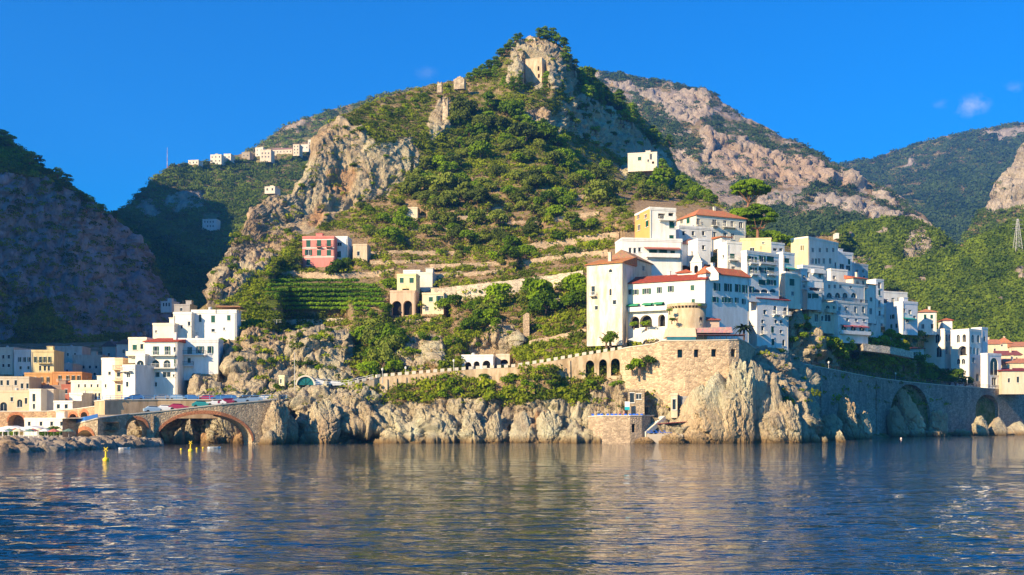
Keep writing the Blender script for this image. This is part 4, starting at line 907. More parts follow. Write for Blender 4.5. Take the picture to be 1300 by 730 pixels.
def terr(px, py):
    "terrace belt: bare ground shows more between y 250 and 345"
    a = np.clip((py-215)/30, 0, 1)*np.clip((480-py)/40, 0, 1)*np.clip((px-380)/60, 0, 1)*np.clip((960-px)/60, 0, 1)
    b = np.exp(-((py-440)/45)**2)*np.clip((px-450)/30, 0, 1)*np.clip((790-px)/30, 0, 1)*.6
    c = np.exp(-((py-488)/22)**2)*.5
    d = np.exp(-(((px-560)/60)**2+((py-118)/22)**2))*.6
    v = np.clip(1-np.abs(py-374)/24, 0, 1)*np.clip((px-325)/12, 0, 1)*np.clip((492-px)/12, 0, 1)
    return np.clip((.04+.85*a+b+c+d)*(1-np.minimum(1, 2*v)), 0, 1)
main_mat = rock_mat(wet=True, name='hill rock and soil', warm=(.42, .27, .14))
CAVES = [(460, 556, 25, 9, 8), (374, 538, 9, 24, 6), (425, 545, 8, 14, 4), (648, 554, 6, 12, 5), (540, 552, 8, 10, 3), (700, 552, 5, 10, 4), (590, 545, 5, 16, 3), (487, 500, 8, 12, 3)]
def main_patch(PX, PY, D, calm):
    # ledge for the bathing platform and gentle fluting of the shaded right cove
    for cx, cy, rx, ry, dp in CAVES:
        D = D+dp*np.exp(-((((PX-cx)/rx)**2+((PY-cy)/ry)**2)**2))
    return D, calm
HILL = sheet('hillside', 60, 1420, 1.3, [SH, SB, SCc, SD, SE, SF, SG, SHh, SI, SR], [56, 24, 5, 60, 42, 50, 46, 60, 44], main_mat,
             rock_disp(2.0, 1.0, .32), ROCKP, 1.0, terr, orange=[[(408, 250), (412, 220), (432, 206), (455, 214), (452, 236), (432, 252)], [(388, 290), (402, 262), (415, 266), (400, 292)], [(660, 540), (690, 520), (715, 535), (690, 556)], [(200, 560), (200, 530), (330, 530), (330, 562)]], seed=3, patch=main_patch)

# ---- gorge massif at the left, in shade; unseen ridge beyond the frame is shaped to cast that shade
LM = [
    [(-480, 470, 300), (-200, 455, 420), (-60, 446, 520), (0, 444, 545), (100, 442, 560), (220, 438, 600), (262, 430, 640)],
    [(-480, 300, 312), (-200, 330, 450), (-60, 330, 540), (0, 335, 560), (100, 340, 585), (180, 350, 625), (215, 385, 660), (262, 425, 690)],
    [(-480, 20, 325), (-350, 60, 470), (-200, 80, 600), (-60, 180, 580), (0, 216, 575), (60, 222, 592), (110, 250, 610), (160, 292, 640), (200, 348, 665), (215, 380, 680), (262, 422, 700)],
    [(-480, -125, 332), (-350, -60, 500), (-180, -62, 760), (-100, 50, 700), (-40, 140, 660), (0, 176, 640), (14, 182, 640), (30, 192, 640), (48, 210, 640), (70, 222, 640), (92, 238, 645), (104, 262, 650), (135, 272, 655), (150, 280, 660), (170, 302, 670), (192, 332, 680), (206, 350, 690), (214, 378, 700), (262, 421, 720)]]
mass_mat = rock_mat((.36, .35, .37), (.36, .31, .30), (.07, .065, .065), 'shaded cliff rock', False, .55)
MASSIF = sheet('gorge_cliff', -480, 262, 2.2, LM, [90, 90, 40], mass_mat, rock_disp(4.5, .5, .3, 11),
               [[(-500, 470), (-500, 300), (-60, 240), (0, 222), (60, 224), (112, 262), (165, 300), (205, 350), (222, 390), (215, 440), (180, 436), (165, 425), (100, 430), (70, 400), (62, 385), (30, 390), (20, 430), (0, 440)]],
               1.0, lambda a, b: a*0+.0, under=False, back=((20, 0), (90, 2), (220, 20), (330, 120), (400, 250)), carve=False, seed=21, bl=10, ridge_noise=5)  # level ground behind the ridge added to keep the valley in its shadow
# ---- low ground of the harbour town
TN = [[(-160, 556, 296), (150, 553, 300)], [(-160, 523, 304), (150, 523, 306)], [(-160, 505, 335), (150, 505, 335)], [(-160, 482, 385), (150, 488, 385)], [(-160, 455, 450), (120, 460, 450), (150, 466, 440)], [(-160, 438, 520), (150, 440, 520)], [(-160, 430, 600), (150, 430, 600)]]
TOWN = sheet('town_ground', -160, 150, 2.5, TN, [14, 10, 14, 14, 10, 8], rock_mat(name='town ground', orange=False), rock_disp(.4, 1, .5, 31), baseveg=.55, under=True, back=((60, 0),), seed=31)

# ---- farther mountains
far1 = rock_mat((.48, .40, .31), (.50, .34, .20), (.13, .12, .10), 'far slope', False, .35)
VAL = sheet('valley_hillside', 130, 470, 1.5,
    [[(130, 450, 640), (470, 450, 640)], [(130, 345, 780), (470, 345, 780)], [(130, 300, 860), (300, 282, 900), (470, 275, 900)], [(130, 285, 870), (150, 269, 900), (163, 262, 920), (172, 251, 930), (190, 233, 950), (205, 219, 970), (216, 211, 985), (238, 206, 1000), (262, 204, 1030), (300, 200, 1060), (330, 196, 1090), (365, 191, 1110), (400, 184, 1140), (470, 175, 1180)]],
    [60, 40, 60], far1, rock_disp(5, .3, .8, 41), [[(205, 262), (220, 244), (262, 240), (258, 266), (225, 272)], [(170, 270), (182, 254), (200, 256), (206, 276), (190, 282)]], 1.0, lambda a, b: a*0+.12, under=False, carve=True, seed=41, ridge_noise=3)
VAL2 = sheet('wooded_ridge', 290, 640, 2.0,
    [[(290, 230, 1300), (640, 230, 1300)], [(290, 200, 1420), (330, 183, 1450), (350, 166, 1480), (375, 153, 1500), (395, 148, 1510), (420, 138, 1520), (440, 134, 1530), (460, 128, 1540), (480, 120, 1550), (560, 105, 1600), (640, 110, 1600)]],
    [60], far1, rock_disp(6, .2, .8, 51), [[(360, 162), (385, 150), (400, 150), (372, 164)]], 1.0, lambda a, b: a*0+.1, under=False, carve=False, seed=51, ridge_noise=3)
FARR = sheet('limestone_mountain', 720, 1240, 1.6,
    [[(720, 350, 820), (940, 345, 860), (1100, 340, 900), (1240, 352, 900)], [(720, 300, 950), (900, 290, 980), (1060, 275, 1000), (1160, 300, 1020), (1240, 345, 1000)],
     [(720, 235, 1150), (860, 225, 1160), (900, 222, 1170), (960, 228, 1180), (1050, 238, 1180), (1110, 262, 1160), (1180, 300, 1120), (1240, 340, 1050)],
     [(720, 180, 1290), (860, 165, 1290), (900, 168, 1270), (960, 185, 1260), (1030, 208, 1250), (1090, 232, 1230), (1150, 268, 1200), (1190, 297, 1160), (1240, 338, 1100)],
     [(720, 92, 1600), (762, 91, 1600), (790, 93, 1600), (810, 97, 1600), (850, 103, 1590), (880, 110, 1580), (905, 118, 1560), (925, 134, 1540), (950, 150, 1500), (975, 163, 1460), (1000, 176, 1430), (1030, 190, 1400), (1060, 208, 1370), (1090, 222, 1330), (1125, 243, 1300), (1160, 268, 1250), (1190, 292, 1200), (1212, 310, 1160), (1240, 335, 1120)]],
    [50, 40, 60, 60], rock_mat((.44, .37, .30), (.46, .34, .25), (.12, .11, .09), 'mountain limestone', True, .3), rock_disp(9, .22, .8, 61),
    [[(888, 170), (905, 168), (960, 185), (1000, 200), (1030, 205), (1095, 232), (1098, 240), (1060, 232), (1020, 238), (990, 232), (960, 228), (925, 222), (890, 212)], [(1110, 240), (1140, 262), (1125, 262), (1105, 250)],
     [(770, 100), (800, 105), (860, 118), (900, 124), (905, 150), (880, 160), (850, 150), (800, 118)], [(880, 225), (900, 250), (960, 300), (930, 296), (900, 268)], [(850, 190), (880, 200), (905, 235), (880, 232), (852, 215)],
     [(1020, 250), (1060, 245), (1120, 262), (1090, 268)], [(1080, 265), (1140, 268), (1200, 305), (1160, 296)], [(960, 250), (1000, 252), (1010, 265), (960, 265)]],
    lambda a, b: .52+.9*fbm(a/13., b/7., a*0, 5, 18), lambda a, b: a*0+.42+.25*(fbm(a/20., b/20., a*0, 3, 8)), orange=[[(888, 172), (960, 186), (1030, 206), (1090, 236), (1020, 238), (930, 224)]], under=False, carve=False, seed=61, ridge_noise=3)
FARG = sheet('green_mountain', 1030, 1480, 2.0,
    [[(1030, 360, 1300), (1480, 360, 1300)], [(1030, 270, 1900), (1200, 260, 1900), (1480, 250, 1900)], [(1030, 225, 2400), (1062, 210, 2450), (1082, 205, 2500), (1110, 200, 2550), (1140, 190, 2600), (1170, 180, 2600), (1200, 173, 2600), (1240, 165, 2600), (1280, 158, 2600), (1320, 152, 2600), (1480, 145, 2600)]],
    [70, 60], rock_mat((.42, .36, .3), (.45, .32, .22), (.12, .11, .1), 'far green slope', False, .15), rock_disp(14, .1, 1.0, 71), [[(1240, 172), (1262, 166), (1300, 163), (1300, 168), (1270, 174)], [(1140, 208), (1160, 203), (1165, 209), (1146, 212)]], 1.0, lambda a, b: a*0+.03, under=False, carve=False, seed=71, ridge_noise=2)
CRAG = sheet('right_crag', 1225, 1480, 1.2,
    [[(1225, 345, 950), (1480, 345, 950)], [(1225, 300, 1020), (1250, 275, 1030), (1300, 262, 1030), (1480, 255, 1030)], [(1225, 296, 1040), (1246, 268, 1050), (1256, 258, 1060), (1262, 232, 1075), (1272, 222, 1080), (1284, 214, 1085), (1290, 196, 1095), (1296, 182, 1100), (1304, 178, 1100), (1480, 160, 1100)]],
    [30, 60], far1, rock_disp(6, .35, .6, 81), [[(1250, 270), (1256, 245), (1262, 225), (1300, 170), (1490, 150), (1490, 258), (1300, 262), (1268, 270)]], 1.0, lambda a, b: a*0+.1, orange=[[(1262, 240), (1300, 190), (1400, 190), (1400, 260), (1275, 265)]], under=False, carve=False, seed=81, ridge_noise=3)
MIDH = sheet('middle_hill', 900, 1260, 1.5,
    [[(900, 430, 500), (1260, 430, 560)], [(900, 375, 580), (1100, 368, 600), (1260, 385, 640)], [(900, 345, 640), (940, 338, 650), (980, 328, 670), (1010, 316, 690), (1040, 302, 700), (1062, 290, 705), (1075, 286, 705), (1100, 282, 710), (1130, 276, 715), (1155, 278, 715), (1170, 284, 712), (1190, 296, 705), (1203, 310, 700), (1212, 320, 690), (1230, 345, 680), (1260, 380, 680)]],
    [50, 60], far1, rock_disp(4.5, .4, .8, 91), [[(1065, 308), (1080, 290), (1088, 302), (1078, 314)], [(1140, 330), (1150, 296), (1172, 288), (1182, 320), (1172, 336), (1150, 340)], [(1110, 300), (1125, 292), (1128, 300), (1112, 308)], [(1190, 310), (1200, 306), (1206, 322), (1196, 324)], [(985, 312), (1030, 300), (1050, 312), (1000, 322)], [(1050, 335), (1090, 325), (1120, 330), (1085, 342)], [(960, 312), (980, 304), (990, 310), (970, 320)], [(1120, 345), (1140, 338), (1146, 350), (1128, 356)]], 1.0, lambda a, b: a*0+.25, under=False, carve=True, seed=91, ridge_noise=3)
RGT = sheet('right_wooded_hill', 1085, 1520, 1.8,
    [[(1085, 480, 470), (1520, 480, 470)], [(1085, 400, 560), (1520, 380, 560)], [(1085, 370, 600), (1110, 356, 610), (1130, 345, 620), (1150, 334, 630), (1180, 325, 640), (1215, 312, 650), (1240, 303, 655), (1270, 290, 660), (1300, 274, 665), (1400, 230, 680), (1520, 190, 700)]],
    [50, 60], far1, rock_disp(3.5, .5, .8, 95), [[(1160, 352), (1175, 346), (1178, 356), (1165, 360)], [(1262, 385), (1272, 380), (1274, 392), (1264, 396)], [(1286, 345), (1300, 338), (1304, 360), (1292, 362)]], 1.0, lambda a, b: a*0+.05, under=False, carve=False, seed=95, ridge_noise=3)
# ---------------------------------------------------------------- walls, bridge, roads
def arcade(name, label, cat, path, zb, th, ops, mat, ringmat=None, group=None, crenel=None, cope=None, pilasters=(), step=1.0, through=False, recess=None):
    """path: (picture column, picture row of top, distance); ops: (pL, pR, pyCrown, pySpring, pyBottom or None)"""
    xs = [p[0] for p in path]
    ps = set(np.arange(xs[0], xs[-1]+.01, step).tolist()+[xs[-1]])
    for o in ops: ps |= {o[0], o[1]} | set(np.linspace(o[0], o[1], 17).tolist())
    ps = np.array(sorted(ps))
    zt = [pz(p[1], p[2]) for p in path]
    Yw = np.interp(ps, xs, [p[2] for p in path]); Zt = np.interp(ps, xs, zt); Xw = (ps-CX)/FP*Yw
    tx = np.gradient(Xw); ty = np.gradient(Yw); L = np.hypot(tx, ty); nx, ny = -ty/L, tx/L   # backward normal
    zbv = zb if np.isscalar(zb) else None
    root = empty(name, (Xw[0], Yw[0], zb), 0, label, cat, group); ox, oy, oz = Xw[0], Yw[0], zb
    def F(i, z, e=0): return (Xw[i]+nx[i]*e-ox, Yw[i]+ny[i]*e-oy, z-oz)
    mb = MB()
    info = []
    for o in ops:
        Yc = float(np.interp((o[0]+o[1])/2, xs, [p[2] for p in path]))
        info.append((o[0], o[1], pz(o[2], Yc), pz(o[3], Yc), pz(o[4], Yc) if o[4] is not None else None))
    def arch_z(o, p):
        c = (o[0]+o[1])/2; r = (o[1]-o[0])/2
        return o[3]+(o[2]-o[3])*math.sqrt(max(0, 1-((p-c)/r)**2))
    for i in range(len(ps)-1):
        m = (ps[i]+ps[i+1])/2; op = next((o for o in info if o[0] < m < o[1]), None)
        j = i+1
        if op is None: segs = [(zb, zb, Zt[i], Zt[j])]
        else:
            segs = [(arch_z(op, ps[i]), arch_z(op, ps[j]), Zt[i], Zt[j])]
            if op[4] is not None: segs.append((zb, zb, op[4], op[4]))
        for k, (a, b, c, d) in enumerate(segs):
            mb.quad(F(i, a), F(j, b), F(j, d), F(i, c)); mb.quad(F(i, a, th), F(i, c, th), F(j, d, th), F(j, b, th))
            mb.quad(F(i, c), F(j, d), F(j, d, th), F(i, c, th))
            if op is not None: mb.quad(F(i, a), F(i, a, th), F(j, b, th), F(j, b))
    for o in info:
        for p in (o[0], o[1]):
            i = int(np.argmin(np.abs(ps-p))); lo = o[4] if o[4] is not None else zb
            if o[3] > lo: mb.quad(F(i, lo), F(i, o[3]), F(i, o[3], th), F(i, lo, th))
    for i in (0, len(ps)-1): mb.quad(F(i, zb), F(i, Zt[i]), F(i, Zt[i], th), F(i, zb, th))
    mb.build('wall', mat, root)
    for o in info:
        idx = [i for i in range(len(ps)) if o[0]-1e-6 <= ps[i] <= o[1]+1e-6]
        if ringmat:
            q = MB(); w = .75
            c = (o[0]+o[1])/2
            for a, b in zip(idx[:-1], idx[1:]):
                za, zb2 = arch_z(o, ps[a]), arch_z(o, ps[b])
                def up(i, z):
                    s = (ps[i]-c)/(o[1]-o[0])*2; dz = w*(.35+.65*math.sqrt(max(0, 1-s*s))) if abs(s) < 1 else w*.35
                    f = 1+.9*w/max(1, (o[1]-o[0])*Yw[i]/FP)
                    k = c+(ps[i]-c)*f
                    X = np.interp(k, ps, Xw); Y2 = np.interp(k, ps, Yw)
                    return X, Y2, z+dz
                A, B = up(a, za), up(b, zb2); e = -.10
                fa = F(a, za, e); fb = F(b, zb2, e)
                ga = (A[0]+nx[a]*e-ox, A[1]+ny[a]*e-oy, A[2]-oz); gb = (B[0]+nx[b]*e-ox, B[1]+ny[b]*e-oy, B[2]-oz)
                q.quad(fa, fb, gb, ga); q.quad(fa, F(a, za, .02), F(b, zb2, .02), fb)
                q.quad(ga, gb, (gb[0]+nx[b]*.1, gb[1]+ny[b]*.1, gb[2]), (ga[0]+nx[a]*.1, ga[1]+ny[a]*.1, ga[2]))
            q.build('arch_ring', ringmat, root)
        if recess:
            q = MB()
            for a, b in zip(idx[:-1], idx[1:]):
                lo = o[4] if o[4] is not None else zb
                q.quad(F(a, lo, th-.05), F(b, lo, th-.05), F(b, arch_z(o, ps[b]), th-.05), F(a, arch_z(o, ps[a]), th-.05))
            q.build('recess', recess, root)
    if cope:
        q = MB()
        for i in range(len(ps)-1):
            j = i+1; h = .22
            q.hexa([F(i, Zt[i]+.01, -.12), F(j, Zt[j]+.01, -.12), F(j, Zt[j]+.01, .35), F(i, Zt[i]+.01, .35), F(i, Zt[i]+h, -.12), F(j, Zt[j]+h, -.12), F(j, Zt[j]+h, .35), F(i, Zt[i]+h, .35)])
        q.build('coping', cope, root)
    if crenel:
        for p in np.arange(xs[0]+2, xs[-1]-2, crenel[0]):
            i = int(np.argmin(np.abs(ps-p))); k = int(np.argmin(np.abs(ps-(p+crenel[1]))))
            if k <= i: k = i+1
            h = crenel[2]; q = MB()
            q.hexa([F(i, Zt[i]+.01, -.06), F(k, Zt[k]+.01, -.06), F(k, Zt[k]+.01, .4), F(i, Zt[i]+.01, .4), F(i, Zt[i]+h, -.06), F(k, Zt[k]+h, -.06), F(k, Zt[k]+h, .4), F(i, Zt[i]+h, .4)])
            q.build('merlon', crenel[3], root)
    for p in pilasters:
        q = MB(); i = int(np.argmin(np.abs(ps-p))); k = min(len(ps)-1, i+2)
        q.hexa([F(i, zb, -.6), F(k, zb, -.6), F(k, zb, -.01), F(i, zb, -.01), F(i, Zt[i]-.6, -.25), F(k, Zt[k]-.6, -.25), F(k, Zt[k]-.6, -.01), F(i, Zt[i]-.6, -.01)])
        q.build('buttress', mat, root)
    return root

def ribbon(name, path, w, mat, dz=0, back=True):
    """road strip behind a wall: path (px,py,Y) of its outer edge"""
    mb = MB(); pts = []
    ps = np.arange(path[0][0], path[-1][0]+.1, 3.0)
    Yw = np.interp(ps, [p[0] for p in path], [p[2] for p in path]); Z = np.interp(ps, [p[0] for p in path], [pz(p[1], p[2]) for p in path])+dz
    Xw = (ps-CX)/FP*Yw; tx = np.gradient(Xw); ty = np.gradient(Yw); L = np.hypot(tx, ty)
    n = len(ps)
    for e in (.4, w):
        mb.v += [(Xw[i]-ty[i]/L[i]*e, Yw[i]+tx[i]/L[i]*e, Z[i]) for i in range(n)]
    for e in (.4, w):
        mb.v += [(Xw[i]-ty[i]/L[i]*e, Yw[i]+tx[i]/L[i]*e, Z[i]-.4) for i in range(n)]
    for i in range(n-1):
        mb.f += [(i, i+1, n+i+1, n+i), (2*n+i, 3*n+i, 3*n+i+1, 2*n+i+1), (i, 2*n+i, 2*n+i+1, i+1), (n+i, n+i+1, 3*n+i+1, 3*n+i)]
    o = mb.build(name, mat); o['kind'] = 'structure'; return o, (ps, Xw, Yw, Z, tx/L, ty/L)

asphalt = plain((.07, .068, .065), .9); BRICK = masonry((.50, .20, .09), 2.6, .3); STONEG = masonry((.46, .35, .22), 1.1, .35)
STONEW = masonry((.52, .38, .24), .9, .4); STONEB = masonry((.34, .28, .22), .8, .7); PLAST = stucco((.50, .36, .22), .7); COPE = plain((.60, .54, .44), .9)
CONC = stucco((.52, .50, .46), .4)
# bridge / ramp wall
arcade('bridge', 'grey stone road bridge with three brick-ringed arches, the widest one over the water', 'bridge',
       [(91, 541, 221), (98, 538.5, 217), (108, 535.5, 214), (124, 531.5, 214), (136, 530, 219), (163, 526.5, 225), (205, 522.5, 228), (280, 514, 232), (330, 509.5, 236), (352, 507.3, 238)], -2.0, 7.0,
       [(97, 119, 546, 560, None), (161, 187, 533, 545, 557), (198, 320, 525.5, 561, None)], STONEG, BRICK, cope=COPE, recess=None, pilasters=(193,))
roadp = [(95, 540, 217.5), (108, 536.5, 214.5), (124, 532.5, 214.5), (136, 531, 219), (163, 527.5, 225), (205, 523.5, 228), (280, 515, 232), (330, 510.5, 236), (368, 506.5, 240)]
_, RAMP = ribbon('lower_road', roadp, 6.8, asphalt)
arcade('road_wall', 'rounded plastered retaining wall carrying the upper road behind the ramp', 'wall', [(120, 510, 244), (124, 509.5, 239), (133, 508.5, 236), (150, 508, 238), (200, 508, 242), (280, 508, 246), (345, 508, 250), (368, 507.5, 252)], 5.5, 1.5, [], PLAST, cope=COPE)
_, UPR = ribbon('upper_road', [(124, 510, 240.5), (133, 509.3, 237.5), (150, 509, 239), (200, 509, 243), (280, 509, 247), (345, 509, 251), (370, 508.5, 254)], 14, asphalt)
# harbour arcade wall
arcade('harbour_arcade', 'brown promenade wall with high round arches at the back of the beach', 'wall', [(-40, 523, 298), (60, 522.5, 298), (98, 519.5, 294), (122, 516, 286)], .8, 3.5,
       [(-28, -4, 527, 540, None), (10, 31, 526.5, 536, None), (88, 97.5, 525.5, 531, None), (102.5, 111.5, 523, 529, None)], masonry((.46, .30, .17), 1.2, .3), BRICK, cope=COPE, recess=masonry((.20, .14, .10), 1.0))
# quay
q = MB(); Pq = [(-230, 182), (-100, 184), (-76, 198), (-74, 206), (-76, 226), (-110, 300), (-260, 300)]
n = len(Pq); q.v += [(x, y, 1.15) for x, y in Pq]+[(x, y, -3) for x, y in Pq]; q.f.append(tuple(range(n)))
for i in range(n): j = (i+1) % n; q.f.append((i, n+i, n+j, j))
o = q.build('quay', plain((.42, .36, .27), .9)); o['kind'] = 'structure'
# coast road wall with battlements
CW = [(366, 508, 254), (380, 498, 254.5), (400, 491, 255), (440, 489.5, 257), (475, 481, 259), (480, 479, 260), (550, 473, 260), (600, 469, 260.5), (650, 466.5, 260), (700, 458.5, 259.5), (740, 451.5, 259), (790, 443.5, 258)]
arcade('coast_wall', 'long plastered coast road wall with pale battlements and two tall arches', 'wall', CW[3:], 6.0, 3.5,
       [(743.5, 754.5, 457.5, 464, 495), (760.5, 770.5, 456, 462, 490), (775.5, 787, 455, 461, 477)], stucco((.56, .43, .28), .9), None, crenel=(9, 5.4, .75, COPE), cope=None, recess=SHADE_DARK, pilasters=(490, 502, 514, 526, 540, 680, 700, 722))
_, CR = ribbon('coast_road', [(p, y+.9, Y+.6) for p, y, Y in CW], 8.5, asphalt)
# bastion
arcade('bastion_wall', 'rough stone bastion wall with four small blue windows below the round tower', 'wall', [(788, 443.5, 258), (800, 441, 255.5), (830, 437, 253), (840, 433, 252), (870, 433, 251), (925, 432, 251), (938, 431.5, 252), (944, 433, 255.5), (949, 436, 262), (956, 441, 272), (968, 448, 281)], 8.0, 2.0,
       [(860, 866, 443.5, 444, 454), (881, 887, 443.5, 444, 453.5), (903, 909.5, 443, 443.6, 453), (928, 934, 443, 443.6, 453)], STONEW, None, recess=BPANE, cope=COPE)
# big viaduct wall to the right
VW = [(968, 449, 279), (1000, 459, 287), (1033, 465, 292), (1060, 470, 303), (1090, 476, 320), (1120, 481, 336), (1152, 485, 350), (1200, 489.5, 366), (1250, 493, 384), (1300, 496.5, 402), (1410, 501, 440)]
VWALL = arcade('viaduct_wall', 'high dark stone viaduct wall carrying the coast road, with two rock-filled arches', 'wall', VW, -2.5, 5.0,
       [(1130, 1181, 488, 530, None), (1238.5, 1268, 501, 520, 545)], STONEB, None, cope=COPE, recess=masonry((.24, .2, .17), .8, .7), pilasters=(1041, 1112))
_, VR = ribbon('viaduct_road', [(p, y+1, Y+.5) for p, y, Y in VW], 8.5, asphalt)

# railings along roads
def railing(name, label, path, h, mat, group, posts=2.2, hb=None):
    ps = np.arange(path[0][0], path[-1][0]+.1, 2.0)
    Y = np.interp(ps, [p[0] for p in path], [p[2] for p in path]); Z = np.interp(ps, [p[0] for p in path], [pz(p[1], p[2]) for p in path]); X = (ps-CX)/FP*Y
    root = empty(name, (X[0], Y[0], Z[0]), 0, label, 'railing', group); o = (X[0], Y[0], Z[0])
    q = MB(); pts = [(X[i]-o[0], Y[i]-o[1], Z[i]-o[2]) for i in range(len(ps))]
    for f in ((1, .5) if hb is None else hb): q.tube([(a, b, c+h*f) for a, b, c in pts], .045, 4)
    q.build('rail', mat, root)
    cum = 0; last = -9
    for i in range(len(pts)):
        if i: cum += math.dist(pts[i], pts[i-1])
        if cum-last > posts: last = cum; a, b, c = pts[i]; q = MB(); q.box(a-.05, a+.05, b-.05, b+.05, c, c+h); q.build('post', mat, root)
    return root
BLUE = plain((.03, .14, .42), .5); BLUEL = plain((.10, .28, .55), .4)
railing('railing', 'iron railing on top of the long viaduct wall', [(p, y-1.2, Y+.1) for p, y, Y in VW], 1.0, IRON, None)
railing('railing', 'pale railing along the edge of the upper road behind the ramp', [(124, 508.6, 239), (133, 507.6, 236.2), (200, 507, 242.2), (345, 507, 250.2), (366, 506.6, 252)], .9, BLUEL, None)
railing('railing', 'white railing of the road in front of the dark green trees', [(400, 489.6, 255.3), (440, 488.3, 257.3), (474, 480.5, 259.2)], .9, FRAME, None)
railing('railing', 'white balustrade above the brown cliff, right of the long upper white house', [(303, 412.2, 289), (350, 411.5, 290), (358, 411.5, 290)], 1.1, FRAME, None)
# blue banner strip on ramp end
q = MB(); pp = [(93, 539.2, 219), (98, 536.6, 216.6), (108, 534, 213.8), (124, 530, 213.9)]
pv = [P(a, b, c) for a, b, c in pp]
for a, b in zip(pv[:-1], pv[1:]): q.hexa([a, b, b+Vector((0, .12, 0)), a+Vector((0, .12, 0)), a+Vector((0, 0, .75)), b+Vector((0, 0, .75)), b+Vector((0, .12, .75)), a+Vector((0, .12, .75))])
tag(q.build('canvas_screen', BLUE), 'long bright blue canvas screen on the parapet of the ramp end', 'screen')

# ---------------------------------------------------------------- garden terrace walls
TERM = masonry((.50, .37, .24), 1.4, .4); TERM2 = masonry((.60, .50, .37), 1.2, .3)
for path, hp, lab in TW:
    xs = [p[0] for p in path]; ps = np.arange(xs[0], xs[-1]+.1, 2.0)
    py = np.interp(ps, xs, [p[1] for p in path]); Ys = np.interp(ps, xs, [p[2] for p in path])+.35*fbm(ps*.1, ps*0, ps*0, 2, 7)
    X = (ps-CX)/FP*Ys; Z = CH+(HY-py)/FP*Ys; Zb = CH+(HY-py-hp-3)/FP*Ys
    jit = .25*fbm(ps*.3, ps*0, ps*0, 3, 77)
    Z = Z+jit
    o = (X[0], Ys[0], Zb[0]); q = MB(); n = len(ps)
    for (e, zz) in ((0, Zb), (0.15, Z), (.9, Z), (3.5, Z-.6), (3.5, Zb)):
        q.v += [(X[i]-o[0], Ys[i]-o[1]+e, zz[i]-o[2]) for i in range(n)]
    for r in range(4):
        for i in range(n-1): q.f.append((r*n+i, r*n+i+1, (r+1)*n+i+1, (r+1)*n+i))
    for i in (0, n-1): q.f.append((i, n+i, 2*n+i, 3*n+i, 4*n+i))
    w = q.build('terrace_wall', TERM2 if 'pale' in lab else TERM); w.location = o
    tag(w, lab, 'wall')

# ---------------------------------------------------------------- round tower and its restaurant
z0 = pz(430, 256); z1 = pz(386, 256); x0 = (872-CX)/FP*258
t = empty('round_tower', (x0, 258, z0), 0, 'squat round stone tower with a ring of corbels and ivy on its left edge', 'tower')
TM = stucco((.56, .44, .29), .6); H = z1-z0; r = 4.35
q = MB(); q.lathe((0, 0), [(r+.35, -2), (r+.3, .3), (r, H-1.1)], 40); q.build('wall', TM, t, True)
q = MB(); q.lathe((0, 0), [(r+.32, H-.55), (r+.32, H+.1), (r-.2, H+.1), (r-.2, H-.2)], 40)
for k in range(34):
    a = k*2*math.pi/34; c, s_ = math.cos(a), math.sin(a); u = Vector((-s_, c, 0))*.16; b0 = Vector((c, s_, 0))*(r-.05); b1 = Vector((c, s_, 0))*(r+.3)
    q.hexa([b0-u+Vector((0, 0, H-1.15)), b0+u+Vector((0, 0, H-1.15)), b0+u*.9+Vector((0, 0, H-1.1)), b0-u*.9+Vector((0, 0, H-1.1)), b1-u+Vector((0, 0, H-.56)), b1+u+Vector((0, 0, H-.56)), b0+u+Vector((0, 0, H-.56)), b0-u+Vector((0, 0, H-.56))])
q.build('corbel_ring', TM, t)
for px, py in ((856, 408), (886, 407)):
    a = math.asin(((px-872)/FP*258)/r); c, s_ = math.sin(a), -math.cos(a); zc = pz(py, 254)-z0
    q = MB(); u = Vector((-s_, c, 0))*.45; n_ = Vector((c, s_, 0)); b = n_*(r+.12)+Vector((0, 0, zc))
    for dz0, dz1, du0, du1 in ((.75, .95, -.55, .55), (-.95, -.75, -.55, .55)):
        q.hexa([b+u/0.45*du0+Vector((0, 0, dz0))-n_*.3, b+u/0.45*du1+Vector((0, 0, dz0))-n_*.3, b+u/0.45*du1+Vector((0, 0, dz0))+n_*.1, b+u/0.45*du0+Vector((0, 0, dz0))+n_*.1, b+u/0.45*du0+Vector((0, 0, dz1))-n_*.3, b+u/0.45*du1+Vector((0, 0, dz1))-n_*.3, b+u/0.45*du1+Vector((0, 0, dz1))+n_*.1, b+u/0.45*du0+Vector((0, 0, dz1))+n_*.1])
    w = q.build('window', TM, t)
    q = MB(); q.hexa([b-u+Vector((0, 0, -.75))-n_*.4, b+u+Vector((0, 0, -.75))-n_*.4, b+u+Vector((0, 0, -.75)), b-u+Vector((0, 0, -.75)), b-u+Vector((0, 0, .75))-n_*.4, b+u+Vector((0, 0, .75))-n_*.4, b+u+Vector((0, 0, .75)), b-u+Vector((0, 0, .75))]); q.build('pane', plain((.10, .045, .03), .6), w)
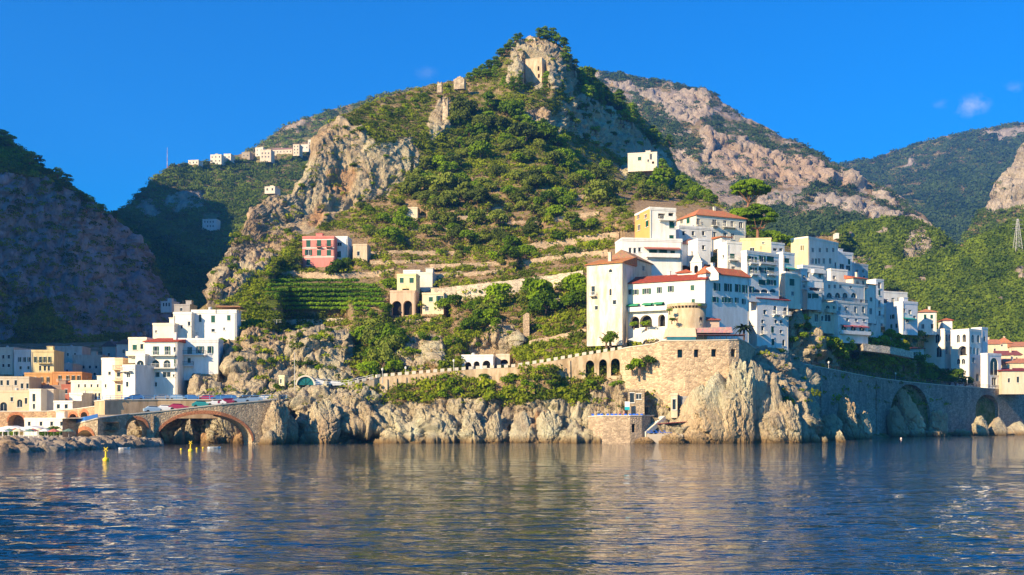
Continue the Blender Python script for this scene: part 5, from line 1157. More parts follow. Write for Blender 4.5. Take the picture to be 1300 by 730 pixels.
# restaurant wrapped around the tower foot
xr = (846-CX)/FP*252; zr = pz(433, 252)
t = empty('veranda', (xr, 251.6, zr), 0, 'restaurant veranda with pink tiled awnings and a blue glass front at the tower foot', 'restaurant')
s = 252/FP
q = MB(); q.hexa([(0, 0, .95), (38*s, 0, .95), (38*s, 6, .95), (0, 6, .95), (.6, 1.3, 3.1), (37.5*s, 1.3, 3.1), (37.5*s, 6, 3.3), (.6, 6, 3.3)]); q.build('roof', plain((.60, .46, .32), .9), t)
q = MB(); q.box(.1, 37*s, .1, .2, 0, .93); q.build('glass_front', glass((.05, .22, .28)), t)
q = MB(); q.hexa([(39*s, .4, 1.9), (84*s, .4, 1.9), (84*s, 4.4, 1.9), (39*s, 4.4, 1.9), (40*s, 1.2, 3.1), (83.5*s, 1.2, 3.3), (83.5*s, 4.4, 3.3), (40*s, 4.4, 3.1)]); q.build('roof', tile((.58, .30, .22)), t)
q = MB(); q.box(39*s, 100*s, -.1, 3.6, 1.35, 1.5); q.build('canopy', plain((.10, .05, .045), .8), t)
for k in range(9):
    q = MB(); x = (39+k*7.3)*s; q.box(x, x+.1, 0, .1, 0, 1.34); q.build('post', IRON, t)
q = MB(); q.box(54*s, 72*s, 5, 9, 3, 5.2); q.build('wall', plain((.5, .38, .3), .9), t)
q = MB(); q.hexa([(52*s, 4.4, 5.2), (74*s, 4.4, 5.2), (74*s, 9.4, 5.2), (52*s, 9.4, 5.2), (54*s, 6, 6.1), (73*s, 5, 5.5), (73*s, 9.4, 5.5), (54*s, 9.4, 6.1)]); q.build('roof', tile((.46, .11, .06)), t)
# bell tower
x0 = (885-CX)/FP*268; z0 = pz(354, 268)
t = empty('bell_tower', (x0, 268, z0), R(-20), 'small white bell tower with a pointed spire on the convent roof', 'tower')
wm = stucco(WHITE, .2); h = pz(334, 268)-z0
q = MB(); wall_face(q, lambda u, v, e: (u-1.35, e-1.35, v), 2.7, -2, h, [(.85, 1.85, h-2.6, h-.7, True, .8)]); wall_face(q, lambda u, v, e: (1.35-e, u-1.35, v), 2.7, -2, h, [(.85, 1.85, h-2.6, h-.7, True, .8)])
q.quad((-1.35, -1.35, -2), (-1.35, -1.35, h), (-1.35, 1.35, h), (-1.35, 1.35, -2)); q.quad((-1.35, 1.35, -2), (-1.35, 1.35, h), (1.35, 1.35, h), (1.35, 1.35, -2)); q.box(-1.5, 1.5, -1.5, 1.5, h, h+.2); q.build('wall', wm, t)
q = MB(); q.loft([[(-1.3, -1.3, h+.2), (1.3, -1.3, h+.2), (1.3, 1.3, h+.2), (-1.3, 1.3, h+.2)], [(-.05, -.05, h+3), (.05, -.05, h+3), (.05, .05, h+3), (-.05, .05, h+3)]]); q.build('spire', plain((.72, .62, .46), .9), t)
q = MB(); q.box(-.6, .6, -.4, .6, h-2.8, h-.6); q.build('belfry_shade', SHADE_DARK, t)  # dark box painted for the shade inside the belfry
# convent gable shoulder
x0 = (888-CX)/FP*264
t = MB(); a = R(30)
t.prism([(-.6, 0), (4.5, 0), (4.5, 1.6), (3.2, 3.4), (1.6, 3.0), (-.6, .8)], -.3, .4)
o = t.build('convent_gable', wm); o.location = (x0, 263.6, pz(357, 264)); o.rotation_euler = (0, 0, R(-20)); tag(o, 'curved white gable where the convent meets its shaded wing', 'gable')
# convent buttress
x0 = (789-CX)/FP*269
t = MB(); t.hexa([(-1, 0, -6), (1.4, 0, -6), (1.4, 3, -6), (-1, 3, -6), (-.4, 1.6, 6), (.9, 1.6, 6), (.9, 3, 6), (-.4, 3, 6)])
o = t.build('buttress', stucco((.44, .32, .22), .7)); o.location = (x0, 267.4, pz(432, 268)+1); tag(o, 'brown sloping buttress between church and convent', 'buttress')
# sloping white garden walls under the convent arches
for pts, lab in (([(797, 431, 262), (805, 428, 261.5), (826, 417, 261), (828, 427, 261), (812, 434, 261)], 'white sloping garden wall under the left convent arch'), ([(826, 418, 259), (846, 419, 258.6), (846, 428, 258.6), (838, 431, 258.8), (828, 428, 259)], 'short white garden wall beside the round tower')):
    t = MB(); p = [P(*a) for a in pts]; b = p[0]; t.prism([(a.x-b.x, a.z-b.z-(2 if i in () else 0)) for i, a in enumerate(p)], 0, .5)
    o = t.build('garden_wall', wm); o.location = b; tag(o, lab, 'wall')

# rooftop pergola on the long upper white house
x0 = (272-CX)/FP*279; z0 = pz(396, 279)
t = empty('pergola', (x0, 279.5, z0), 0, 'rust brown reed pergola on the roof of the long upper white house', 'pergola')
q = MB(); q.hexa([(0, 0, 1.3), (6.6, 0, 1.3), (6.6, 5, 1.3), (0, 5, 1.3), (.4, .5, 1.75), (6.2, .5, 1.6), (6.2, 4.5, 1.6), (.4, 4.5, 1.75)]); q.build('reed_roof', plain((.30, .15, .07), .95, .5), t)
for x in (.2, 3.2, 6.2): q = MB(); q.box(x, x+.12, .1, .22, -.3, 1.3); q.build('post', WOOD, t)

# tunnel mouth with half round teal glazing
x0 = (389-CX)/FP*258; z0 = pz(489, 258)
t = empty('tunnel_mouth', (x0, 256.5, z0), 0, 'half-round teal glazed tunnel mouth in the cliff beside the road', 'tunnel')
q = MB(); r = 1.95; n = 16
for k in range(n):
    a0, a1 = math.pi*k/n, math.pi*(k+1)/n
    for (ra, rb, y) in ((r, r+.35, 0),):
        q.hexa([(ra*math.cos(a0), y, ra*math.sin(a0)), (rb*math.cos(a0), y, rb*math.sin(a0)), (rb*math.cos(a0), y+3, rb*math.sin(a0)), (ra*math.cos(a0), y+3, ra*math.sin(a0)), (ra*math.cos(a1), y, ra*math.sin(a1)), (rb*math.cos(a1), y, rb*math.sin(a1)), (rb*math.cos(a1), y+3, rb*math.sin(a1)), (ra*math.cos(a1), y+3, ra*math.sin(a1))])
q.build('arch', COPE, t)
q = MB(); s = 0; q.v += [(r*math.cos(math.pi*k/n), .4, r*math.sin(math.pi*k/n)) for k in range(n+1)]; q.f.append(tuple(range(n+1))); q.build('glazing', glass((.02, .16, .18)), t)
q = MB(); q.box(-.04, .04, .28, .38, 0, r)
for a in (45, 135): q.tube([(0, .33, 0), (r*math.cos(R(a)), .33, r*math.sin(R(a)))], .04, 4)
q.build('glazing_bars', GREEN, t)
# poles and lamps
def pole(px, pyb, pyt, Y, name, label, cat, lampm=True, group=None):
    p = P(px, pyb, Y); h = pz(pyt, Y)-p.z
    t = empty(name, p, 0, label, cat, group)
    q = MB(); q.cyl((0, 0), .11, .06, -1, h, 8); q.build('pole', plain((.45, .45, .44), .5), t)
    if lampm:
        q = MB(); q.cyl((0, 0), .22, .26, h-.05, h+.35, 8); q.cyl((0, 0), .3, .05, h+.35, h+.55, 8); q.build('lamp_head', plain((.75, .75, .7), .4), t)
pole(374, 489, 447, 257, 'antenna_pole', 'tall grey pole standing left of the teal tunnel mouth', 'pole', False)
pole(485.5, 481, 470, 260, 'street_lamp', 'street lamp at the left end of the battlemented wall', 'lamp')
pole(576, 471, 459, 262, 'street_lamp', 'street lamp left of the white garage', 'lamp')
pole(515, 477, 468, 261, 'street_lamp', 'street lamp in the middle of the left battlements', 'lamp')
pole(984, 459, 431, 284, 'street_lamp', 'white street lamp in the shaded road bend under the annex', 'lamp')
pole(1052, 470, 461, 302, 'street_lamp', 'street lamp on the shaded stretch of the viaduct', 'lamp')
pole(1137, 484, 475, 345, 'street_lamp', 'street lamp on the viaduct over the larger arch', 'lamp')
pole(1228, 492, 482, 377, 'street_lamp', 'street lamp on the viaduct in front of the arcaded villa', 'lamp')
pole(17, 213, 190, 655, 'utility_pole', 'pale wooden utility pole beside the sunlit tree on the gorge rim', 'pole', False)
v, _, _ = look(VAL, 213, 213)
t = empty('radio_mast', v, 0, 'thin red and white radio mast on the valley skyline', 'mast')
for k in range(6):
    q = MB(); q.cyl((0, 0), .35-.04*k, .31-.04*k, -1 if k == 0 else k*3.1, k*3.1+3.1, 6); q.build('section', plain((.6, .55, .55) if k % 2 else (.5, .25, .22), .5), t)
# pylon
v, _, _ = look(RGT, 1292, 322)
t = empty('pylon', v, 0, 'grey lattice electricity pylon on the right wooded hill', 'pylon')
hh = (322-278)/FP*v.y; q = MB(); b = 2.2
for sx, sy in ((1, 1), (1, -1), (-1, 1), (-1, -1)): q.tube([(sx*b, sy*b, -1), (sx*.3, sy*.3, hh)], .12, 4)
for k in range(8):
    z_a = hh*k/8; z_b = hh*(k+1)/8; ba = b+(.3-b)*k/8; bb = b+(.3-b)*(k+1)/8
    for s_ in (1, -1):
        q.tube([(-ba, s_*ba, z_a), (bb, s_*bb, z_b)], .07, 3); q.tube([(ba, s_*ba, z_a), (-bb, s_*bb, z_b)], .07, 3); q.tube([(s_*ba, -ba, z_a), (s_*bb, bb, z_b)], .07, 3)
q.build('lattice', plain((.42, .42, .42), .5, metal=.3), t)
for f in (.72, .84, .96): q = MB(); q.tube([(-3.2, 0, hh*f), (3.2, 0, hh*f)], .12, 4); q.build('cross_arm', plain((.42, .42, .42), .5, metal=.3), t)

# ---------------------------------------------------------------- cars
GLS = glass((.02, .025, .03)); TYRE = plain((.02, .02, .02), .8)
def car(loc, rz, paint, label, van=False):
    t = empty('parked_car', loc, rz, label, 'car', 'cars parked along the roads over the bridge')
    L_, W_ = 4.1, 1.7
    prof = [(-2.05, .35), (2.05, .35), (2.08, .75), (1.85, .88), (1.1, .95), (.55, 1.4), (-1.1, 1.45), (-1.75, 1.0), (-2.05, .92)]
    if van: prof = [(-2.2, .4), (2.2, .4), (2.22, .9), (1.9, 1.1), (1.3, 1.95), (-2.15, 2.0)]
    def ring(s, k): return [(x*(1 if z < 1 else .985), s*W_/2*(k if z > 1 else 1), z) for x, z in prof]
    m = MB(); n = len(prof); a = ring(-1, .82); b = ring(1, .82)
    m.v += a+b; m.f.append(tuple(range(n))); m.f.append(tuple(range(n, 2*n))[::-1])
    for i in range(n): j = (i+1) % n; m.f.append((i, n+i, n+j, j))
    m.build('body', plain(paint, .25, .05, .6), t)
    g = MB()
    if not van: poly = [(1.0, .98), (.52, 1.36), (-1.05, 1.40), (-1.6, 1.02)]
    else: poly = [(1.75, 1.2), (1.25, 1.85), (-1.8, 1.88), (-1.8, 1.25)]
    for s in (-1, 1): g.v += [(x, s*(W_/2*(.82 if z > 1.1 else .96)+.02), z) for x, z in poly]; k = len(g.v); g.f.append((k-4, k-3, k-2, k-1))
    xw = (1.02, .56) if not van else (1.86, 1.33); zw = (1.0, 1.38) if not van else (1.15, 1.9)
    g.quad((xw[0]+.06, -.68, zw[0]), (xw[0]+.06, .68, zw[0]), (xw[1]+.06, .6, zw[1]), (xw[1]+.06, -.6, zw[1]))
    g.build('windows', GLS, t)
    for sx in (-1.3, 1.3):
        for sy in (-.86, .74):
            w = MB(); w.loft([[(sx+.32*math.cos(2*math.pi*k/14), sy+e, .32+.32*math.sin(2*math.pi*k/14)) for k in range(14)] for e in (0, .12)]); w.build('wheel', TYRE, t)
    for sy in (-.6, .6):
        l = MB(); l.box(2.03, 2.10, sy-.16, sy+.16, .66, .80); l.build('headlight', plain((.8, .8, .78), .2), t)
def on(road, px, off):
    ps, X, Y, Z, tx, ty = road; i = int(np.argmin(np.abs(ps-px)))
    return (X[i]-ty[i]*off, Y[i]+tx[i]*off, Z[i]+.01), math.atan2(ty[i], tx[i])
cb = dict(blue=(.05, .16, .42), lb=(.30, .42, .55), red=(.38, .03, .08), white=(.72, .72, .72), teal=(.03, .25, .25), grey=(.25, .26, .28), dark=(.03, .035, .05))
cars = [(RAMP, 196, 'lb', 'pale blue car leftmost on the lower road'), (RAMP, 212, 'white', 'white car second from the left on the lower road'), (RAMP, 227, 'red', 'crimson car on the lower road left of the teal one'), (RAMP, 258, 'teal', 'teal car on the lower road over the big arch'),
        (RAMP, 274, 'white', 'white car on the lower road right of the teal one'), (RAMP, 291, 'red', 'crimson car rightmost of the red ones on the lower road'), (RAMP, 307, 'lb', 'light blue car on the lower road near its right end'), (RAMP, 324, 'lb', 'light blue car last on the lower road'),
        (UPR, 172, 'blue', 'blue car leftmost on the upper road'), (UPR, 205, 'grey', 'grey car on the upper road under the white houses'), (UPR, 226, 'lb', 'pale car on the upper road left of the blue pair'), (UPR, 244, 'blue', 'blue car on the upper road left of the red one'), (UPR, 263, 'red', 'red car in the middle of the upper road'),
        (UPR, 279, 'blue', 'blue car on the upper road right of the red one'), (UPR, 296, 'blue', 'second blue car right of the red one on the upper road'), (UPR, 316, 'dark', 'dark car on the upper road by the rock'), (UPR, 336, 'white', 'white car rightmost on the upper road')]
for rd, px, c, lab in cars:
    l, a = on(rd, px, 1.6); car(l, a+(math.pi if len(lab) % 2 else 0), cb[c], lab)
l, a = on(CR, 461, 3.0); car(l, a, cb['dark'], 'black car in front of the dark green trees on the coast road')
l, a = on(CR, 413, 3.0); car(l, a, cb['white'], 'white van right of the teal tunnel mouth', True)
l, a = on(CR, 429, 3.0); car(l, a, cb['white'], 'white car behind the white railing on the coast road')

# ---------------------------------------------------------------- bathing platform
PLM = masonry((.44, .33, .22), 1.2, .3)
arcade('bathing_platform', 'curved stone bathing platform at the water with one dark doorway', 'platform', [(747, 529.5, 249), (753, 529, 246), (765, 528.5, 244), (800, 528.3, 243), (815, 528, 244), (825, 528, 247), (830, 528, 250)], -1.5, .8, [(802, 806.5, 538, 538.8, 549)], PLM, None, cope=COPE, recess=SHADE_DARK)
q = MB(); pp = [P(747, 529.8, 249), P(753, 529.3, 246), P(765, 528.8, 244), P(800, 528.6, 243), P(815, 528.3, 244), P(825, 528.3, 247), P(832, 528.3, 251)]
zf = min(p.z for p in pp)-.05
q.v += [(p.x, p.y+.4, zf) for p in pp]+[(P(840, 528, 253).x, 254, zf), (P(745, 528, 253).x, 254, zf)]; m_ = len(q.v); q.v += [(a, b, zf-.5) for a, b, c in q.v]
q.f.append(tuple(range(m_))); q.f.append(tuple(range(m_, 2*m_))[::-1])
for i in range(m_): j = (i+1) % m_; q.f.append((i, m_+i, m_+j, j))
o = q.build('bathing_terrace', plain((.5, .44, .36), .9)); tag(o, 'flat sunbathing floor on top of the curved stone platform', 'terrace')
# low concrete ledge to the right
q = MB(); z2 = pz(549, 245); a0 = P(818, 549, 245).x; a1 = P(868, 549, 245).x
q.hexa([(a0, 243.5, -2), (a1, 243.5, -2), (a1+1, 252, -2), (a0, 252, -2), (a0+.6, 243.8, z2-.35), (a1-.4, 243.8, z2-.35), (a1, 252, z2-.35), (a0, 252, z2-.35)])
tag(q.build('bathing_ledge', plain((.44, .38, .3), .9)), 'low concrete sunbathing ledge under the dark red awning', 'ledge')
zl = z2-.35
LB = plain((.02, .13, .62), .5)
def lounger(x, y, z, rz, label, group):
    t = empty('sun_lounger', (x, y, z), rz, label, 'sun lounger', group)
    m = MB(); m.box(-.3, .3, -.5, .85, .28, .36); m.build('seat', LB, t)
    m = MB(); m.hexa([(-.3, .8, .3), (.3, .8, .3), (.3, .88, .3), (-.3, .88, .3), (-.3, 1.3, .85), (.3, 1.3, .85), (.3, 1.38, .82), (-.3, 1.38, .82)]); m.build('backrest', LB, t)
    for sx in (-.26, .22):
        for sy in (-.45, .75):
            m = MB(); m.box(sx, sx+.05, sy, sy+.05, 0, .28); m.build('leg', FRAME, t)
for k in range(12):
    px = 754.5+k*5.6; p = P(px, 526, 246.3-(.6 if 5 > k > 1 else 0)); lounger(p.x, 245.6 if 1 < k < 10 else 247.6, zf, R(random.Random(k).uniform(-12, 12)), 'blue sun lounger in the row on the upper bathing platform', 'blue sun loungers on the upper platform')
for k in range(10):
    px = 827+(k % 5)*5.5; p = P(px, 545, 246); lounger(p.x, 244.9+(k//5)*2.2, zl, R(90+10*(k % 3)), 'blue sun lounger under the dark red awning on the low ledge', 'blue sun loungers on the low ledge')
t = empty('awning', (P(834, 535, 247).x, 245.5, zl), 0, 'flat dark red awning over the blue loungers on the low ledge', 'awning')
s = 247/FP; q = MB(); q.hexa([(0, 0, 2.2), (42*s, .4, 2.75), (42*s, 5, 2.75), (0, 5, 2.2), (0, 0, 2.32), (42*s, .4, 2.87), (42*s, 5, 2.87), (0, 5, 2.32)]); q.build('canvas', plain((.25, .05, .05), .85), t)
for x in (.1, 20*s, 41*s): q = MB(); q.box(x, x+.08, .2, .28, 0, 2.3); q.build('post', IRON, t)
# stair
t = MB(); A = P(820, 549, 244.4); B_ = P(845, 528, 248); n = 16
for k in range(n):
    f0, f1 = k/n, (k+1)/n; a = A.lerp(B_, f0); b = A.lerp(B_, f1)
    t.hexa([(a.x-A.x, a.y-A.y, a.z-A.z-1.0), (b.x-A.x, b.y-A.y, a.z-A.z-1.0), (b.x-A.x-.9, b.y-A.y+1.1, a.z-A.z-1.0), (a.x-A.x-.9, a.y-A.y+1.1, a.z-A.z-1.0), (a.x-A.x, a.y-A.y, b.z-A.z), (b.x-A.x, b.y-A.y, b.z-A.z), (b.x-A.x-.9, b.y-A.y+1.1, b.z-A.z), (a.x-A.x-.9, a.y-A.y+1.1, b.z-A.z)])
o = t.build('stair', plain((.62, .56, .46), .9)); o.location = A; tag(o, 'steep pale stair climbing from the low ledge to the platform', 'stair')
# turquoise sign panel by the bathhouse
t = empty('kiosk_sign', (P(796, 528, 248).x, 248, zf), 0, 'white and turquoise sign panel on a post at the bathhouse', 'sign')
q = MB(); q.box(-.05, .05, 0, .1, 0, 1.9); q.build('post', IRON, t)
q = MB(); q.box(-.5, .6, -.06, .06, 2.4, 3.6); q.build('panel', plain((.75, .8, .8), .5), t)
q = MB(); q.box(-.5, .6, -.06, .06, 1.7, 2.39); q.build('lower_panel', plain((.02, .42, .45), .5), t)
for k in range(7):
    px = (750, 757, 764, 773, 783, 789, 818)[k]; h = (3.2, 2.6, 2.4, 2.8, 2.8, 2.0, 2.6)[k]
    x = P(px, 525, 249).x; q = MB(); q.box(-.05, .05, -.05, .05, 0, h); q.box(-.05, 1.3, -.04, .04, h-.1, h)
    o = q.build('sunshade_mast', WOOD); o.location = (x, 249.3, zf); tag(o, 'thin bare awning frame post at the back of the bathing platform', 'post', 'bare awning posts on the bathing platform')

# people: one continuous body each, with hair and swimwear
SKIN = plain((.45, .24, .15), .6, .05)
def person(loc, rz, label, cloth, sit=False):
    if sit: J = [(0, 0, .50), (0, .05, .75), (0, .08, 1.0), (0, .07, 1.12), (0, .06, 1.22), (0, .05, 1.33), (.1, -.05, .50), (.12, -.42, .52), (.12, -.45, .08), (.12, -.58, .04), (-.1, -.05, .5), (-.12, -.42, .52), (-.12, -.45, .08), (-.12, -.58, .04), (.19, .08, 1.0), (.25, .0, .74), (.2, -.25, .6), (.2, -.34, .58), (-.19, .08, 1.0), (-.25, .0, .74), (-.2, -.25, .6), (-.2, -.34, .58)]
    else: J = [(0, 0, .95), (0, .01, 1.15), (0, .02, 1.38), (0, .01, 1.48), (0, -.01, 1.57), (0, -.01, 1.70), (.1, 0, .88), (.11, -.02, .48), (.12, .02, .08), (.13, -.13, .03), (-.1, 0, .88), (-.12, -.08, .48), (-.12, -.02, .08), (-.13, -.17, .03), (.19, .02, 1.4), (.25, .03, 1.12), (.24, -.08, .88), (.24, -.12, .78), (-.19, .02, 1.4), (-.25, .03, 1.12), (-.25, -.07, .88), (-.25, -.11, .78)]
    E = [(0, 1), (1, 2), (2, 3), (3, 4), (4, 5), (0, 6), (6, 7), (7, 8), (8, 9), (0, 10), (10, 11), (11, 12), (12, 13), (2, 14), (14, 15), (15, 16), (16, 17), (2, 18), (18, 19), (19, 20), (20, 21)]
    rad = [.13, .12, .14, .055, .08, .075, .09, .06, .045, .04, .09, .06, .045, .04, .06, .045, .032, .03, .06, .045, .032, .03]
    me = bpy.data.meshes.new('person'); me.from_pydata(J, E, []); o = bpy.data.objects.new('person', me); COL.objects.link(o)
    sm = o.modifiers.new('skin', 'SKIN'); me.skin_vertices.new() if not me.skin_vertices else None
    for i, r_ in enumerate(rad): me.skin_vertices[0].data[i].radius = (r_, r_*.8)
    me.skin_vertices[0].data[0].use_root = True
    ss = o.modifiers.new('sub', 'SUBSURF'); ss.levels = ss.render_levels = 2
    o.location = loc; o.rotation_euler = (0, 0, rz); me.materials.append(SKIN)
    dg = bpy.context.evaluated_depsgraph_get(); m2 = bpy.data.meshes.new_from_object(o.evaluated_get(dg)); o.modifiers.clear(); o.data = m2
    m2.materials.clear(); m2.materials.append(SKIN)
    hz = J[5][2]-.06; hy = J[5][1]
    h = MB(); h.lathe((0, hy+.015), [(.0, hz-.02), (.098, hz), (.10, hz+.06), (.08, hz+.12), (.0, hz+.145)], 12); h.build('hair', plain((.04, .025, .015), .8), o, True)
    z0 = J[0][2]; c = MB(); c.lathe((0, .0 if not sit else .02), [(.15, z0-.12), (.165, z0-.02), (.15, z0+.08)], 14); c.build('swimwear', cloth, o, True)
    tag(o, label, 'person')
person((P(787, 525, 247).x, 246.9, zf), R(20), 'person standing in red swimwear on the bathing platform', plain((.5, .05, .04), .8))
person((P(792, 525, 247).x, 247.1, zf), R(-40), 'person standing in pink swimwear beside the one in red', plain((.6, .2, .25), .8))

# ---------------------------------------------------------------- buoys, floats, boats
YB = plain((.75, .52, .02), .4)
def buoy(px, pyb, pyt, label):
    Y = CH*FP/(pyb-HY); h = (pyb-pyt)/FP*Y
    t = empty('buoy', ((px-CX)/FP*Y, Y, 0), 0, label, 'buoy')
    q = MB(); q.lathe((0, 0), [(.15, -.4), (.36, -.15), (.4, .25), (.22, .42)], 16); q.build('float', YB, t, True)
    q = MB(); q.cyl((0, 0), .14, .11, .4, h-.45, 10); q.build('mast', YB, t)
    q = MB(); q.tube([(-.25, 0, h-.45), (.25, 0, h)], .07, 5); q.tube([(.25, 0, h-.45), (-.25, 0, h)], .07, 5); q.build('top_mark', YB, t)
buoy(134.5, 585, 568, 'yellow pillar buoy in front of the breakwater, nearer of the two'); buoy(242, 573, 560, 'yellow pillar buoy in front of the big bridge arch')
def ball(px, py, r, m, label, name='float', cat='float', group=None):
    Y = CH*FP/(py-HY); q = MB(); q.lathe((0, 0), [(.02, -r), (r*.7, -r*.7), (r, 0), (r*.7, r*.7), (.02, r)], 12)
    o = q.build(name, m, None, True); o.location = ((px-CX)/FP*Y, Y, r*.3); tag(o, label, cat, group)
ball(230, 571, .22, YB, 'small yellow float left of the pillar buoy at the big arch'); ball(250, 570, .22, YB, 'small yellow float right of the pillar buoy at the big arch'); ball(258, 569, .2, YB, 'farthest small yellow float under the big arch')
ball(1144, 557, .28, plain((.78, .62, .58), .4), 'pale mooring float alone on the blue water at the right')
def boat(px, py, L_, label):
    Y = CH*FP/(py-HY); t = empty('rowing_boat', ((px-CX)/FP*Y, Y, .05), R(4), label, 'boat')
    q = MB(); rings = []
    for f, w, z in ((-.5, .35, .45), (-.3, .75, .4), (0, .85, .38), (.3, .65, .42), (.5, .05, .6)): rings.append([(f*L_, -w, z), (f*L_, -w*.7, -.1), (f*L_, w*.7, -.1), (f*L_, w, z), (f*L_, w*.85, z), (f*L_, w*.6, .05), (f*L_, -w*.6, .05), (f*L_, -w*.85, z)])
    q.loft(rings); q.build('hull', plain((.75, .76, .76), .4), t)
    t.scale = (.8, .8, .5)
    for x in (-.15, .15): q = MB(); q.box(x*L_-.12, x*L_+.12, -.65, .65, .3, .35); q.build('thwart', WOOD, t)
boat(272, 569.0, 2.9, 'small white rowing boat moored under the right end of the big arch'); boat(158, 570, 2.4, 'small white rowing boat beside the breakwater rocks')

# beach furniture on the quay: marquees, parasols and awnings
for i, (px, py, w, c, lab) in enumerate([(10, 562, 30, (.78, .77, .74), 'long white marquee on the quay at the left edge'), (36, 561.5, 26, (.74, .72, .68), 'white marquee in front of the beach pavilion'), (90, 556, 13, (.05, .4, .45), 'turquoise sun canopy on the quay beside the small arch')]):
    Y = 232 if i < 2 else 240; p = P(px, py, Y); s = Y/FP; t = empty('marquee', (p.x, Y, 1.15), R(-3), lab, 'marquee')
    w_ = w*s
    q = MB(); q.prism([(-w_/2, 2.0), (w_/2, 2.0), (w_/2, 2.25), (0, 2.75), (-w_/2, 2.25)], 0, 4); q.build('canvas', plain(c, .8), t)
    for k in range(5): q = MB(); x = -w_/2+.1+(w_-.2)*k/4; q.box(x-.05, x+.05, .05, .15, 0, 2.0); q.build('post', FRAME, t)
for i in range(14):
    px = 4+i*6.3+(i % 3)*1.3; Y = 205+((i*37) % 5)*5; p = P(px, 560, Y)
    t = empty('parasol', (p.x, Y, 1.15), 0, 'closed or half open beach parasol among the quay tables', 'parasol', 'beach parasols on the quay')
    col = [(.75, .72, .66), (.12, .2, .16), (.5, .16, .12), (.7, .6, .4)][i % 4]
    q = MB(); q.cyl((0, 0), .03, .03, 0, 2.2, 6); q.build('pole', FRAME, t)
    q = MB(); q.lathe((0, 0), [(1.25, 1.8), (.6, 2.15), (.03, 2.35)], 8); q.build('canopy', plain(col, .9), t)
    
# ---------------------------------------------------------------- rocks
_rk = {}
def rockmesh(seed, sub=3, crag=False):
    import bmesh
    bm = bmesh.new(); bmesh.ops.create_icosphere(bm, subdivisions=sub, radius=1)
    V = np.array([v.co[:] for v in bm.verts]); s = seed*13.7
    n = ridged(V[:, 0]*.9+s, V[:, 1]*.9, V[:, 2]*.7, 4, seed)*.28+fbm(V[:, 0]*3+s, V[:, 1]*3, V[:, 2]*1.6, 3, seed+3)*.13
    # cut by random planes for flat facets
    rs = np.random.RandomState(seed)
    if crag:
        B = blocky(V[:, 0]*1.5+s+V[:, 2]*.7, V[:, 1]*1.5, V[:, 2]*3.0+V[:, 0]*.8, seed)*.17+blocky(V[:, 0]*3.6+s, V[:, 1]*3.6, V[:, 2]*8+V[:, 0], seed+9)*.07+blocky(V[:, 0]*8+s, V[:, 1]*8, V[:, 2]*18+V[:, 0]*2, seed+19)*.022
        n = n*.6+B+ridged(V[:, 0]*2.2+s, V[:, 1]*2.2, V[:, 2]*4.5, 5, seed+5)*.06
    V = V*(1+n[:, None])
    for _ in range(7):
        d = rs.normal(size=3); d /= np.linalg.norm(d); c = rs.uniform(.62, .95) if not crag else rs.uniform(.55, .9); t = V@d
        V = V-np.outer(np.maximum(t-c, 0)*(.85 if not crag else .6), d)
    for v, c in zip(bm.verts, V): v.co = c
    me = bpy.data.meshes.new('rock'); bm.to_mesh(me); bm.free()
    return me
seamat = rock_mat((.62, .48, .33), (.54, .34, .17), (.16, .11, .075), 'sea rock', False, 1.1, False, True)
bwmat = rock_mat((.36, .30, .23), (.34, .22, .12), (.07, .055, .04), 'breakwater rock', False, 4.0, False, False)
RMS = [rockmesh(k+1) for k in range(6)]
for m in RMS: m.materials.append(bwmat)
rnd = random.Random(5)
k = 0
for px in np.arange(-6, 202, 2.35):
    for r_ in range(3 if px < 165 else 2):
        x = px+rnd.uniform(-1.6, 1.6); edge = float(np.interp(x, [-10, 80, 160, 205], [168, 180, 200, 214]))
        Y = edge+3+r_*2.4+rnd.uniform(-1, 1); s = rnd.uniform(.65, 1.35)*(1.15 if r_ == 0 else 1)
        o = bpy.data.objects.new('breakwater_rock', RMS[k % 6]); COL.objects.link(o); k += 1
        o.location = ((x-CX)/FP*Y, Y, .1+r_*.55+rnd.uniform(-.1, .25)); o.scale = (s*rnd.uniform(.9, 1.3), s, s*rnd.uniform(.65, .9)); o.rotation_euler = (rnd.uniform(-.4, .4), rnd.uniform(-.4, .4), rnd.uniform(0, 6.3))
        tag(o, 'rough brown boulder heaped in the breakwater in front of the harbour quay', 'boulder', 'breakwater boulders')
CRM = [rockmesh(k+20, 6, True) for k in range(6)]
for m in CRM: m.materials.append(seamat)
